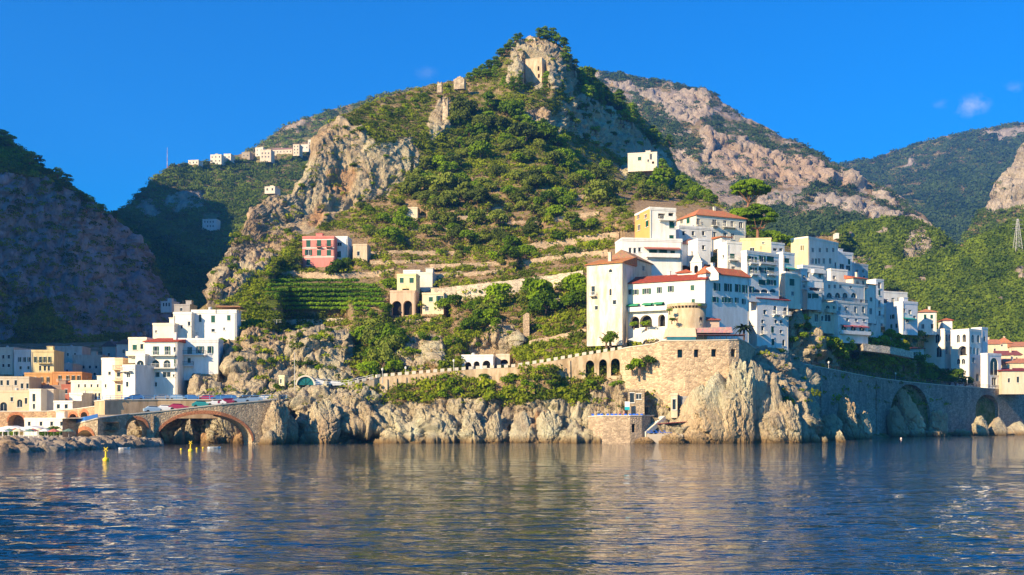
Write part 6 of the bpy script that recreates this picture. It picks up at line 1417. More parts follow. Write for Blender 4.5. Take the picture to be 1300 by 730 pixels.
# (column, top row, width px, distance, lean, label)
for px, top, wp, Y, lean, lab in [
    (957, 463, 46, 250, .10, 'tallest white pointed sea crag under the bastion corner'), (908, 468, 60, 246.5, 0, 'wide pale crag face directly below the bastion windows'), (884, 486, 40, 246, .05, 'pale crag between the grey shed and the bastion rock'), (940, 464, 44, 247.5, 0, 'pale crag right under the corner of the bastion wall'), (925, 486, 36, 246, -.05, 'broad pale crag left of the tallest one'), (982, 476, 38, 252, .22, 'white leaning slab right of the tallest crag'),
    (946, 512, 26, 247, -.1, 'low pointed rock at the foot of the tallest crag'), (985, 516, 34, 248, .25, 'slanting rock slab at the foot of the leaning slab'), (1006, 512, 30, 249, .28, 'rightmost sharp crag of the headland'), (1019, 530, 20, 252, .3, 'small sloping rock at the very tip of the headland'),
    (890, 496, 34, 253, 0, 'rounded white rock beside the grey changing shed'), (868, 522, 26, 250, 0, 'low pale rock behind the low ledge'), (905, 525, 30, 251, .1, 'cracked pale rock over the dark sea cave'),
    (1035, 552, 13, 254, 0, 'small wet rock just off the headland tip'), (1047, 555, 9, 254, 0, 'tiny wet rock beside the small one off the headland'), (1068, 549, 12, 258, .1, 'lone sunlit rock standing in the dark water'),
    (856, 551, 34, 242.5, 0, 'brown wet rock ledge edge below the blue loungers'), (885, 548, 34, 243.5, 0, 'brown wet rock at the right end of the ledge'), (820, 556, 30, 242, 0, 'low brown wet rock under the platform stair'),
    (1078, 509, 26, 296, .2, 'shaded grey rock at the foot of the viaduct wall'), (1095, 524, 34, 300, .1, 'broad shaded rock under the viaduct wall'), (1055, 528, 30, 284, 0, 'dark shaded rock at the left foot of the viaduct wall'),
    (1158, 500, 26, 342, .35, 'sunlit slanting rock inside the larger viaduct arch'), (1140, 520, 22, 336, .1, 'shaded rock inside the left of the larger viaduct arch'), (1192, 523, 26, 350, 0, 'pale pointed rock between the two viaduct arches'), (1183, 545, 26, 346, 0, 'low rock shelf right of the larger arch'), (1222, 546, 24, 362, 0, 'flat rock left of the smaller arch'),
    (1247, 530, 20, 366, .1, 'pale rock rising in the smaller viaduct arch'), (1268, 528, 26, 372, -.1, 'pale rock right of the smaller viaduct arch'), (1292, 534, 30, 384, 0, 'pale rock mass at the right edge'), (1316, 530, 30, 390, 0, 'pale rock just beyond the right edge'),
    (347, 511, 30, 234, -.1, 'bright rock face at the right end of the bridge'), (338, 545, 20, 232, .1, 'low rock at the foot of the bridge end'), (365, 530, 24, 241, .1, 'dark-sided rock next to the bright one by the bridge'), (407, 512, 44, 241, .05, 'jagged grey sea rock right of the shaded cleft'),
    (518, 532, 40, 245, -.05, 'broad pale rock left of the cave mouth'), (560, 528, 36, 246, .1, 'pale rounded sea rock in the middle left'), (600, 524, 30, 247, .05, 'grey streaked sea rock in the middle'), (630, 526, 26, 247, -.05, 'sunlit sea rock right of the grey streaked one'), (662, 520, 28, 247, .1, 'tawny sea rock under the scrub'), (695, 524, 34, 247, -.1, 'tawny split sea rock left of the platform'), (728, 532, 30, 246, 0, 'pale rock at the left end of the bathing platform'),
    (285, 524, 44, 247, 0, 'sunlit rock face seen under the big bridge arch'), (228, 546, 16, 238, 0, 'dark rock stack under the left of the big arch'), (240, 536, 12, 240, 0, 'slim dark rock beside the stack under the big arch'),
]:
    zt = pz(top, Y); w = wp/FP*Y/2; o = bpy.data.objects.new('sea_rock', CRM[int(px) % 6]); COL.objects.link(o)
    h = zt+2.5
    emb = 1.0 if (px < 800 and top > 500 and px > 300) else .4
    o.location = ((px-CX)/FP*Y, Y+w*emb, -2.5+h*.42); o.scale = (w*1.08, w*.95, h*.60); o.rotation_euler = (0, -lean*.7, (int(px*7) % 63)/40.-.8)
    tag(o, lab, 'rock')

# ---------------------------------------------------------------- castle ruins: rough masonry with broken tops
RUM = masonry((.50, .40, .28), .7, .6)
for i, (L_, R_, T_, B_, Y_, hole, lab) in enumerate([(666, 680, 43, 54, 546, 0, 'small chapel ruin with a stub of wall on top of the summit'), (624, 642, 90, 110, 519, 0, 'crumbling wall of the old castle on the left shoulder of the summit'),
        (576, 590, 95, 105, 499, 0, 'low broken fort on the ridge line left of the summit'), (562, 569, 118, 144, 469, 0, 'slim broken tower standing on the ridge between fort and gully'), (694, 706, 106, 116, 520, 0, 'pale low ruin wall right of the watchtower'), (555, 561, 102, 109, 488, 0, 'stub of ruined wall leftmost on the ridge')]):
    w = (R_-L_)/FP*Y_; h = (B_-T_)/FP*Y_; nu, nv = 14, 14; d = min(4, w*.5)
    prof = [h*(.35+.42*abs(math.sin(u*2.9+i*1.7))*(1 if (u+i) % 3 else .7)) for u in range(nu+1)]
    V = []; 
    for (y, s_) in ((0, 1), (d, .96)):
        for u in range(nu+1):
            for v in range(nv+1):
                x = w*u/nu; z = -3+(prof[u]*s_+3)*v/nv; n = mnoise.noise(Vector((x*.5+i*9, y, z*.5)))*.5
                V.append((x, y+n*(1 if y == 0 else -1)-(.02*z), z))
    F = []; K = (nu+1)*(nv+1); g = lambda s_, u, v: s_*K+u*(nv+1)+v
    for u in range(nu):
        for v in range(nv): F += [(g(0, u, v), g(0, u+1, v), g(0, u+1, v+1), g(0, u, v+1)), (g(1, u, v), g(1, u, v+1), g(1, u+1, v+1), g(1, u+1, v))]
        F.append((g(0, u, nv), g(0, u+1, nv), g(1, u+1, nv), g(1, u, nv)))
    for v in range(nv): F += [(g(0, 0, v), g(0, 0, v+1), g(1, 0, v+1), g(1, 0, v)), (g(0, nu, v), g(1, nu, v), g(1, nu, v+1), g(0, nu, v+1))]
    q = MB(); q.v = V; q.f = F; o = q.build('castle_ruin', RUM); p = P(L_, B_, Y_); o.location = p; o.rotation_euler = (0, 0, R(-18)); tag(o, lab, 'ruin', 'castle ruins on the ridge')
# ---------------------------------------------------------------- foliage
def leafcloud(rs, blobs, n, ls, flat=.55):
    """blobs (k,6) cx cy cz rx ry rz -> quads on the blob shells"""
    k = len(blobs); w = (blobs[:, 3]*blobs[:, 4]); b = blobs[rs.choice(k, n, p=w/w.sum())]
    d = rs.normal(size=(n, 3)); d /= np.linalg.norm(d, axis=1, keepdims=True); d[:, 2] = np.where(d[:, 2] < -.35, -d[:, 2], d[:, 2])
    r = rs.uniform(.72, 1.06, (n, 1)); c = b[:, :3]+d*b[:, 3:6]*r
    nn = d+rs.normal(size=(n, 3))*flat; nn /= np.linalg.norm(nn, axis=1, keepdims=True)
    t = np.cross(nn, rs.normal(size=(n, 3))); t /= np.maximum(np.linalg.norm(t, axis=1, keepdims=True), 1e-6); u = np.cross(nn, t)
    s = ls*rs.uniform(.6, 1.3, (n, 1))
    V = np.stack([c-t*s-u*s*.6, c+t*s-u*s*.5, c+t*s*.8+u*s*.7, c-t*s*.7+u*s*.6], 1).reshape(-1, 3)
    return V, np.arange(n*4).reshape(-1, 4)
OLIVE = leaf_mat('olive leaves', (.03, .055, .010), (.27, .32, .04)); BROAD = leaf_mat('broad leaves', (.018, .06, .003), (.25, .38, .008)); PINE = leaf_mat('pine needles', (.022, .07, .003), (.24, .38, .008))
CYP = leaf_mat('cypress', (.012, .03, .012), (.03, .055, .02)); BARK = plain((.16, .11, .075), .9, .5); PBARK = plain((.30, .15, .09), .9, .4)
SCRUB = leaf_mat('scrub leaves', (.022, .055, .004), (.31, .36, .012), True); FARL = leaf_mat('far canopy', (.028, .065, .008), (.17, .23, .018), True, .15); FARB = leaf_mat('distant canopy', (.015, .04, .014), (.075, .12, .03), True, .15); VINE = leaf_mat('vine leaves', (.06, .16, .006), (.27, .44, .012)); DRY = leaf_mat('dry grass', (.20, .13, .05), (.40, .29, .12), True)
def crown(kind, rs):
    if kind == 'round':
        b = [(0, 0, 2.6, 1.5, 1.5, 1.2)]+[(1.4*math.cos(a)*rs.uniform(.7, 1.1), 1.4*math.sin(a)*rs.uniform(.7, 1.1), rs.uniform(1.6, 3.2), rs.uniform(.6, 1.0), rs.uniform(.6, 1.0), rs.uniform(.5, .85)) for a in rs.uniform(0, 6.28, 11)]
        n, ls = 1100, .17
    elif kind == 'pine':
        b = [(rs.uniform(-1, 1)*(1.8-.3*z), rs.uniform(-1, 1)*(1.8-.3*z), z+1.6, rs.uniform(.6, 1.0), rs.uniform(.6, 1.0), rs.uniform(.35, .6)) for z in rs.uniform(0, 4.0, 20)]+[(0, 0, 5.4, .9, .9, .7), (0, 0, 3.5, 1.0, 1.0, 1.5)]; n, ls = 1300, .16
    elif kind == 'cyp':
        b = [(rs.uniform(-.12, .12), rs.uniform(-.12, .12), .8+k*.55, .55*(1-((k-4)/9.)**2), .55*(1-((k-4)/9.)**2), .6) for k in range(11)]; n, ls = 600, .14
    elif kind == 'bush':
        b = [(rs.uniform(-.6, .6), rs.uniform(-.6, .6), rs.uniform(.3, .8), rs.uniform(.4, .8), rs.uniform(.4, .8), rs.uniform(.35, .6)) for _ in range(8)]; n, ls = 450, .12
    return leafcloud(rs, np.array(b, float), n, ls)
def tree_proto(kind, i, lm, bark):
    rs = np.random.RandomState(100+i*7+len(kind))
    V, F = crown(kind, rs)
    me = bpy.data.meshes.new('crown'); me.from_pydata(V.tolist(), [], F.tolist()); me.materials.append(lm)
    t = MB(); zt = {'round': 2.4, 'pine': 5.0, 'cyp': 5.5, 'bush': .5}[kind]
    t.tube([(0, 0, -.8), (.05, .02, zt*.3), (-.05, .05, zt*.7), (0, 0, zt)], [.2, .15, .1, .04], 6)
    for a in rs.uniform(0, 6.28, 5):
        z = zt*rs.uniform(.35, .7); t.tube([(0, 0, z), (.7*math.cos(a), .7*math.sin(a), z+.6), (1.2*math.cos(a), 1.2*math.sin(a), z+.9)], [.07, .05, .02], 5)
    tm = bpy.data.meshes.new('trunk'); tm.from_pydata(t.v, [], t.f); tm.materials.append(bark)
    return me, tm
PR = {'olive': [tree_proto('round', i, OLIVE, BARK) for i in range(5)], 'broad': [tree_proto('round', i+5, BROAD, BARK) for i in range(5)],
      'pine': [tree_proto('pine', i, PINE, PBARK) for i in range(5)], 'cyp': [tree_proto('cyp', i, CYP, BARK) for i in range(2)], 'bush': [tree_proto('bush', i, BROAD, BARK) for i in range(5)]}
NAMES = {'olive': 'olive_tree', 'broad': 'broadleaf_tree', 'pine': 'pine_tree', 'cyp': 'cypress_tree', 'bush': 'shrub'}
def plant(kind, p, s, label, group, rnd, sz=1.0):
    cm, tm = PR[kind][rnd.randrange(len(PR[kind]))]
    p = Vector(p); p.z -= {'olive': .95, 'broad': .95, 'pine': .9, 'cyp': .2, 'bush': .1}[kind]*s
    e = empty(NAMES[kind], p, rnd.uniform(0, 6.28), label, 'shrub' if kind == 'bush' else 'tree', group); e.scale = (s, s, s*sz)
    for n, m in (('crown', cm), ('trunk', tm)):
        o = bpy.data.objects.new(n, m); COL.objects.link(o); o.parent = e
    return e
rnd = random.Random(11); nr_ = np.random.RandomState(4)
def sample(poly, n, r):
    xs = [p[0] for p in poly]; ys = [p[1] for p in poly]; out = []; tries = 0
    P_ = [tuple(p) for p in poly]
    while len(out) < n and tries < n*60:
        tries += 1; x = r.uniform(min(xs), max(xs)); y = r.uniform(min(ys), max(ys))
        if inpoly(np.array([x]), np.array([y]), P_)[0]: out.append((x, y))
    return out
def free(px, py, m=2):
    for b in BL:
        if b['L']-m < px < b['Rr']+m and b['T']-m < py < b['B']+m+1 and abs(b['Y']-300) < 260: return False
    return True
# regions of individual trees on the main hill: (polygon, n, kinds, size range, label)
TR = [
 ([(530, 225), (600, 190), (700, 185), (800, 225), (850, 245), (840, 262), (700, 262), (560, 270), (500, 268)], 75, ('olive', 'olive', 'broad'), (1.3, 2.0), 'olive or oak tree in the grove across the upper slope', 'trees of the upper grove'),
 ([(560, 150), (640, 125), (700, 175), (740, 195), (640, 190), (575, 200)], 34, ('broad', 'olive', 'pine'), (1.4, 2.1), 'dark evergreen tree on the steep slope under the summit crag', 'trees under the summit'),
 ([(440, 268), (520, 240), (600, 270), (640, 290), (560, 318), (470, 312)], 34, ('broad', 'olive'), (1.2, 1.8), 'bushy tree on the slope between the big left cliff and the terraces', 'trees right of the left cliff'),
 ([(640, 262), (790, 240), (800, 262), (790, 290), (700, 298), (650, 300)], 26, ('broad', 'olive'), (1.1, 1.7), 'rounded tree on the terraces left of the orange and white villa', 'trees on the right terraces'),
 ([(560, 300), (700, 300), (780, 302), (740, 330), (640, 338), (560, 342)], 26, ('broad', 'bush', 'olive'), (1.0, 1.5), 'small garden tree on the terraces above the high slanting wall', 'garden trees of the middle terraces'),
 ([(565, 395), (620, 372), (735, 372), (738, 400), (690, 408), (640, 420), (560, 430)], 24, ('broad', 'broad', 'olive'), (1.0, 1.5), 'leafy green tree in the hollow below the high slanting wall', 'trees in the hollow below the slanting wall'),
 ([(800, 232), (850, 225), (900, 250), (895, 262), (850, 262), (806, 258)], 22, ('broad', 'pine'), (1.4, 2.0), 'dark green tree in the thicket behind the orange and white villa', 'trees behind the villas'),
 ([(452, 470), (456, 420), (480, 415), (520, 450), (540, 470), (480, 474)], 14, ('broad', 'olive'), (1.1, 1.7), 'dark leafy tree in the shaded recess behind the coast road', 'trees in the shaded recess'),
 ([(1048, 448), (1100, 440), (1180, 462), (1195, 488), (1120, 474), (1060, 462)], 26, ('broad', 'broad', 'pine'), (1.2, 1.9), 'dark bushy tree on the slope between hotel and viaduct road', 'trees above the viaduct'),
 ([(722, 112), (745, 106), (800, 138), (852, 188), (850, 205), (800, 165), (740, 130)], 26, ('pine', 'broad'), (1.3, 2.0), 'dark evergreen tree clinging to the shaded right shoulder of the peak', 'trees on the right shoulder of the peak'),
 ([(1105, 418), (1150, 416), (1150, 424), (1108, 426)], 7, ('broad', 'pine'), (1.0, 1.6), 'tree beneath the white double block', 'trees beneath the white double block'),
]
for poly, n, kinds, (s0, s1), lab, grp in TR:
    for x, y in sorted(sample(poly, n, rnd), key=lambda a: a[1]):
        if not free(x, y, 3): continue
        p, rk_, cal = look(HILL, x, y)
        if cal > .8: continue
        k = kinds[rnd.randrange(len(kinds))]; s = 1.12*rnd.uniform(s0, s1)*rnd.choice((.7, .85, 1, 1, 1.15, 1.4))*(1.5 if k == 'bush' else 1)*(.8 if k == 'pine' else 1)
        plant(k, p, s, lab, grp, rnd, rnd.uniform(.85, 1.1))
# summit pines, individually
for i, (x, y, s) in enumerate([(596, 104, 1.2), (604, 100, 1.4), (612, 98, 1.6), (618, 104, 1.5), (622, 92, 1.6), (630, 88, 1.7), (636, 78, 1.6), (628, 100, 1.5), (642, 70, 1.5), (648, 62, 1.3), (655, 54, 1.2), (661, 51, 1.0), (684, 49, 1.4), (692, 50, 1.7), (699, 53, 1.8), (706, 58, 1.7), (712, 64, 1.6), (718, 72, 1.6), (714, 80, 1.4), (722, 82, 1.5), (726, 92, 1.4), (720, 98, 1.3), (732, 104, 1.3), (738, 108, 1.6), (744, 112, 1.7), (750, 116, 1.9), (756, 120, 1.8), (762, 124, 1.7), (768, 128, 1.6), (742, 122, 1.7), (752, 130, 1.7), (764, 136, 1.5), (775, 134, 1.4), (786, 140, 1.3), (796, 150, 1.2), (806, 158, 1.2), (816, 164, 1.1), (828, 172, 1.2), (838, 180, 1.1), (845, 190, 1.0), (658, 112, 1.3), (652, 116, 1.2), (697, 110, 1.4), (692, 116, 1.1), (640, 112, 1.1), (712, 116, 1.1)]):
    p, _, _ = look(HILL, x, y)
    e = plant('pine', p, s*.95, 'green pine on the rim of the rocky summit and its right shoulder' if i < 40 else 'bright green pine growing at the foot of the ruined watchtower', 'pines around the summit' if i < 40 else 'pines at the watchtower', rnd, .8 if i < 20 else 1.0)
# ridge trees and gorge rim
for i, (x, y, s) in enumerate([(862, 236, 1.8), (868, 240, 1.8), (876, 245, 1.9), (884, 250, 1.8), (894, 254, 1.6), (902, 260, 1.5), (960, 305, 1.3), (968, 309, 1.4), (980, 308, 1.6), (990, 311, 1.4), (1002, 312, 1.3), (930, 300, 1.6), (948, 303, 1.6)]):
    p, _, _ = look(HILL, x, y); plant('broad', p, s, 'leafy tree on the ridge behind the cliff town roofs', 'trees on the ridge behind the roofs', rnd)
for i, (x, y, s) in enumerate([(-4, 182, 3), (4, 184, 2.6), (12, 190, 2.6), (22, 198, 2.4), (36, 214, 2.8), (48, 216, 2.4), (60, 222, 2.2), (72, 230, 2.3), (84, 238, 2.2), (96, 252, 2.1), (104, 264, 1.8), (112, 272, 1.6), (124, 276, 1.3), (140, 278, 1.4), (154, 284, 1.2), (168, 300, 1.3), (180, 314, 1.2), (192, 332, 1.3), (202, 350, 1.2), (30, 222, 1.6), (0, 214, 2), (56, 236, 1.6), (70, 244, 1.6)]):
    p, _, _ = look(MASSIF, x, y); plant('pine' if i % 3 else 'broad', p, s, 'bushy yellow-green tree catching the last sun on the gorge rim' if i == 4 else 'dark tree on the rim of the shaded gorge cliff', 'trees on the gorge rim' if i != 4 else None, rnd, .7)
# shrubs, individually on cliffs and lower slopes
SHR = [
 ([(262, 300), (340, 260), (430, 160), (470, 175), (520, 200), (430, 280), (300, 370)], 16, (.9, 1.6), 'small shrub clinging to the big left cliff', 'shrubs on the big left cliff'),
 ([(282, 420), (440, 420), (440, 470), (345, 500), (220, 500)], 26, (.8, 1.3), 'tuft of green scrub on the brown cliff over the bridge', 'shrubs on the cliff over the bridge'),
 ([(285, 408), (445, 412), (442, 424), (290, 424)], 20, (.7, 1.2), 'shrub along the top edge of the brown cliff', 'shrubs on the cliff edge'),
 ([(706, 130), (740, 122), (800, 160), (850, 200), (850, 236), (790, 198), (740, 176), (706, 158)], 34, (1.4, 2.6), 'shrub rooted on the shaded cliff under the right shoulder', 'shrubs on the shaded cliff of the peak'),
 ([(455, 400), (740, 410), (740, 440), (560, 470), (500, 440)], 42, (.9, 1.6), 'green shrub on the scrubby slope over the coast road', 'shrubs over the coast road'),
 ([(535, 512), (560, 480), (640, 476), (740, 468), (745, 500), (700, 508), (620, 508)], 48, (.8, 1.5), 'shrub on the slope between coast wall and sea rocks', 'shrubs below the coast wall'),
 ([(310, 390), (345, 345), (380, 340), (370, 360), (330, 395)], 16, (1.0, 1.6), 'yellow-green shrub on the ridge left of the vineyard', 'shrubs left of the vineyard'),
 ([(430, 162), (560, 112), (590, 108), (560, 130), (500, 150), (440, 175)], 26, (1.1, 2.0), 'low shrub on the brow above the big left cliff', 'shrubs on the brow'),
 ([(1005, 440), (1012, 400), (1050, 425), (1060, 460), (1030, 465)], 14, (1.0, 1.8), 'dark shrub on the shaded crag under the apartments', 'shrubs on the shaded crag'),
 ([(745, 470), (790, 455), (838, 440), (838, 470), (790, 480)], 14, (.8, 1.2), 'bright green shrub by the bastion wall', 'shrubs by the bastion'),
 ([(740, 415), (750, 436), (800, 440), (800, 430), (760, 420)], 12, (.9, 1.5), 'shrub at the foot of the church wall', 'shrubs at the foot of the church'),
]
for poly, n, (s0, s1), lab, grp in SHR:
    for x, y in sample(poly, n, rnd):
        if not free(x, y, 1): continue
        p, _, cal = look(HILL, x, y); plant('bush', p, rnd.uniform(s0, s1), lab, grp, rnd)
# single notable plants
for kind, x, y, S_, s, lab in [
    ('broad', 428, 350, HILL, 1.9, 'round dark tree right in front of the pink villa'), ('cyp', 523, 236, HILL, 1.6, 'slim dark cypress in the gully right of the left cliff'), ('broad', 648, 330, HILL, 1.7, 'dark conical tree standing alone above the high slanting wall'),
    ('broad', 734, 290, HILL, 1.3, 'round bush against the ruddy terrace wall'), ('broad', 498, 372, HILL, 1.6, 'tall green tree left of the yellow house'), ('broad', 488, 400, HILL, 1.1, 'ivy-dark tree beside the arched undercroft'), ('broad', 440, 336, HILL, .9, 'small tree beside the white annex stair'),
    ('broad', 466, 480, HILL, 1.5, 'bright green leafy tree on the coast road at the shaded recess'), ('broad', 500, 475, HILL, 1.3, 'green tree at the start of the battlements'), ('broad', 564, 398, HILL, 1.6, 'bright green tree right of the cream cottage')]:
    p, _, _ = look(S_, x, y); plant(kind, p, s, lab, None, rnd)
for x, y, Y, s, kind, lab in [(820, 415, 266, 1.25, 'bush', 'dark green ball-shaped bush in the convent arch'), (805, 414, 266, 1.0, 'bush', 'green bush in the leftmost convent arch'), (775, 432, 264, 1.9, 'bush', 'green bush at the foot of the convent buttress'), (770, 436, 262, 1.6, 'bush', 'lower green bush left of the convent buttress'), (812, 467, 253, 2.0, 'bush', 'large bright green bush on the bastion terrace'), (822, 462, 252.5, 1.7, 'bush', 'bright green bush right of the large one on the bastion terrace'), (803, 470, 253, 1.4, 'bush', 'bright green bush left of the large one on the bastion terrace'), (779, 491, 252, 1.1, 'bush', 'pair of small green bushes on the ledge over the bathhouse'), (787, 489, 252, 1.0, 'bush', 'right hand small green bush on the ledge over the bathhouse'), (750, 490, 255.5, 1.4, 'bush', 'green creeper bush in the left tall arch'),
                            (1213, 489, 383, 2.0, 'broad', 'bright green tree against the arcaded villa'), (1226, 491, 386, 1.3, 'broad', 'smaller tree right of the bright one at the arcaded villa'), (1205, 489, 380, 1.4, 'broad', 'small tree left of the bright one at the arcaded villa'), (1186, 487, 377, 1.8, 'broad', 'round green tree left of the arcaded villa'), (1176, 486, 374, 1.9, 'broad', 'round green tree second left of the arcaded villa'),
                            (853, 408, 252.6, .75, 'bush', 'ivy clump on the left edge of the round tower'), (850, 396, 253.5, .7, 'bush', 'ivy clump near the top of the round tower'), (888, 389, 253.6, .5, 'bush', 'small plant growing on the rim of the round tower')]:
    plant(kind, P(x, y, Y), s, lab, None, rnd)
# town palms and quay trees
for i, (x, s) in enumerate([(62, .8), (68, .9), (73, .8), (80, .7), (88, .7), (56, .7), (3, .7), (18, .6)]):
    plant('broad', ((x-CX)/FP*255, 255, 1.15), s, 'small dark green tree on the quay in front of the beach pavilion', 'quay trees', rnd)
# palm at the wing
p = P(944, 436, 259); t = empty('palm_tree', p, 0, 'dark palm tree in front of the shaded convent wing', 'tree')
q = MB(); q.tube([(0, 0, -1), (.1, 0, 1.5), (0, 0, 3.6)], [.3, .24, .2], 8); q.build('trunk', BARK, t)
def frond(q, a, L_, up, droop, w=.28):
    d = Vector((math.cos(a), math.sin(a), 0)); s_ = Vector((-math.sin(a), math.cos(a), 0)); n = 7; prev = None
    for k in range(n+1):
        f = k/n; c = d*L_*f+Vector((0, 0, 3.6+up*f-droop*f*f)); ww = w*(1-f*.8)
        if prev is not None:
            pc, pw = prev
            for sg in (-1, 1): q.quad(pc, c, c+s_*sg*ww*2-Vector((0, 0, .25*ww/w)), pc+s_*sg*pw*2-Vector((0, 0, .25*pw/w)))
        prev = (c, ww)
q = MB()
for k in range(26): frond(q, k*2.4, rnd.uniform(2.2, 3.0), rnd.uniform(.4, 2.6), rnd.uniform(1.4, 2.8))
q.build('crown', CYP, t)
# umbrella pines behind the grand villa
def umbrella(px, pyb, pyt, wpx, Y, label, lean=0, thick=.62):
    p = P(px, pyb, Y); h = pz(pyt, Y)-p.z; w = wpx/FP*Y/2
    t = empty('umbrella_pine', p, 0, label, 'tree')
    rs = np.random.RandomState(int(px)); b = []; th = w*thick*1.1
    for k in range(46):
        a = rs.uniform(0, 6.28); r = w*math.sqrt(rs.uniform(0, 1))*.88
        b.append((lean+r*math.cos(a), r*math.sin(a), h-th*.95+th*.75*(1-(r/w)**2)+rs.uniform(-.3, .2), rs.uniform(1.0, 1.7), rs.uniform(1.0, 1.7), rs.uniform(.6, 1.0)))
        if k % 2: b.append((lean+r*math.cos(a)*.9, r*math.sin(a)*.9, h-th*.95, rs.uniform(1.0, 1.6), rs.uniform(1.0, 1.6), rs.uniform(.5, .9)))
    V, F = leafcloud(rs, np.array(b), 11000, .26); np_mesh('crown', V, F, PINE, t)
    q = MB(); top = h-th*1.3
    q.tube([(0, 0, -2), (lean*.3, 0, top*.3), (lean*.7, 0, top*.7), (lean, 0, top)], [.5, .42, .36, .3], 8)
    for k in range(9):
        a = k*.7; r = w*.65; q.tube([(lean*.8, 0, top*.78), (lean+r*.5*math.cos(a), r*.5*math.sin(a), top), (lean+r*math.cos(a), r*math.sin(a), h-th*.9)], [.2, .14, .06], 5)
    q.build('trunk', PBARK, t)
umbrella(944, 285, 227, 53, 348, 'tall umbrella pine with a long bare trunk above the villas', 2.0)
umbrella(962, 294, 257, 48, 340, 'lower umbrella pine with a dense dark crown right of the tall one', 0, .95)
umbrella(940, 300, 266, 34, 352, 'low umbrella pine half hidden behind the grand villa roof', 0, .5)

# ---------------------------------------------------------------- vineyard rows
for r_, (y, x0, x1) in enumerate([(357, 345, 455), (363, 342, 478), (369, 340, 484), (375, 338, 486), (381, 350, 488), (387, 352, 488), (392.5, 356, 470)]):
    ps = np.arange(x0, x1, 1.5); pts = []
    for x in ps:
        v_, _, _ = look(HILL, x, y+3); pts.append(v_)
    ys_ = np.convolve(np.pad([a.y for a in pts], 6, 'edge'), np.ones(13)/13, 'valid'); pts = [P(x, y-1, Y_-.8) for x, Y_ in zip(ps, ys_)]; o = pts[0].copy()
    root = empty('vine_row', o, 0, f'{["topmost", "second", "third", "fourth", "fifth", "sixth", "lowest"][r_]} leafy row of the vineyard under the pink villa', 'vine row', 'vineyard rows')
    rs = np.random.RandomState(r_+60); b = []
    for a in pts: b.append((a.x-o.x, a.y-o.y+rs.uniform(-.5, .5), a.z-o.z+rs.uniform(-.2, .1), rs.uniform(.5, .8), rs.uniform(.8, 1.2), rs.uniform(.45, .7)))
    V, F = leafcloud(rs, np.array(b), 5200, .17); np_mesh('foliage', V, F, VINE, root)
    for a in pts[::7]: q = MB(); q.box(a.x-o.x-.05, a.x-o.x+.05, a.y-o.y-.05, a.y-o.y+.05, a.z-o.z-2.2, a.z-o.z); q.build('post', WOOD, root)
# fences of vine poles on the terraces
for (pa, pb, n, lab) in [((680, 333), (768, 322), 26, 'row of pale vine poles on the terrace left of the church'), ((545, 357), (585, 352), 10, 'pale pergola poles above the high slanting wall'), ((676, 393), (715, 388), 10, 'white wooden pergola in the garden hollow'), ((570, 300), (640, 297), 16, 'vine poles on the centre terrace')]:
    A, _, _ = look(HILL, *pa); B_, _, _ = look(HILL, *pb); root = empty('vine_fence', A, 0, lab, 'fence')
    for k in range(n+1):
        c = A.lerp(B_, k/n)-A; q = MB(); q.box(c.x-.06, c.x+.06, c.y-.06, c.y+.06, c.z-1, c.z+2.0); q.build('post', plain((.5, .45, .38), .9), root)
    q = MB(); d = B_-A
    q.tube([(0, 0, 2), (d.x, d.y, d.z+2)], .05, 4); q.tube([(0, 0, 1.4), (d.x, d.y, d.z+1.4)], .04, 4); q.build('rails', plain((.5, .45, .38), .9), root)

# ---------------------------------------------------------------- uncountable scrub and woods
def stuff(name, S, n, dens, size, nleaf, ls, mat, seed, label, x0, x1, y0, y1, aspect=.75, onrock=.05, group=None):
    rs = np.random.RandomState(seed); px = rs.uniform(x0, x1, n*3); py = rs.uniform(y0, y1, n*3)
    c = np.clip(np.round(np.interp(px, S.px, np.arange(len(S.px)))).astype(int), 0, len(S.px)-1)
    ok = (py > S.PY[-1, c]+1) & (py < S.PY[0, c]) & (rs.uniform(0, 1, n*3) < dens(px, py))
    for b in BL: ok &= ~((px > b['L']-1) & (px < b['Rr']+1) & (py > b['T']-2) & (py < b['B']+1))
    px, py = px[ok], py[ok]
    Q, rk_, cal, err = lookn(S, px, py); keep = (rs.uniform(0, 1, len(px)) > rk_*(1-onrock)) & (cal < .9) & (err < 6)
    Q = Q[keep][:n]; px = px[keep][:n]; py = py[keep][:n]; m = len(Q)
    sc = rs.uniform(size[0], size[1], m)*rs.choice([.7, 1, 1.3], m)
    tn = np.clip(.5+.5*fbm(px/18., py/14., px*0, 3, seed)*1.6+rs.normal(0, .16, m), 0, 1)
    d = rs.normal(size=(m, nleaf, 3)); d /= np.linalg.norm(d, axis=2, keepdims=True); d[..., 2] = np.abs(d[..., 2])*.9-.05
    lump = 1+.35*fbm(d[..., 0]*2+tn[:, None]*30, d[..., 1]*2, d[..., 2]*2, 2, seed)
    r = rs.uniform(.75, 1.08, (m, nleaf, 1))*lump[..., None]
    cc = Q[:, None]+d*r*sc[:, None, None]*np.array([1, 1, aspect])
    nn = d+rs.normal(size=d.shape)*.5; nn /= np.linalg.norm(nn, axis=2, keepdims=True)
    t = np.cross(nn, rs.normal(size=d.shape)); t /= np.maximum(np.linalg.norm(t, axis=2, keepdims=True), 1e-6); u = np.cross(nn, t)
    s = ls*sc[:, None, None]*rs.uniform(.6, 1.3, (m, nleaf, 1))
    V = np.stack([cc-t*s-u*s*.6, cc+t*s-u*s*.5, cc+u*s], 2).reshape(-1, 3)
    F = np.arange(m*nleaf*3).reshape(-1, 3); tt = np.repeat(tn, nleaf*3)
    o = np_mesh(name, V, F, mat, attrs=dict(tint=tt)); tag(o, label, 'vegetation', group, 'stuff'); return o
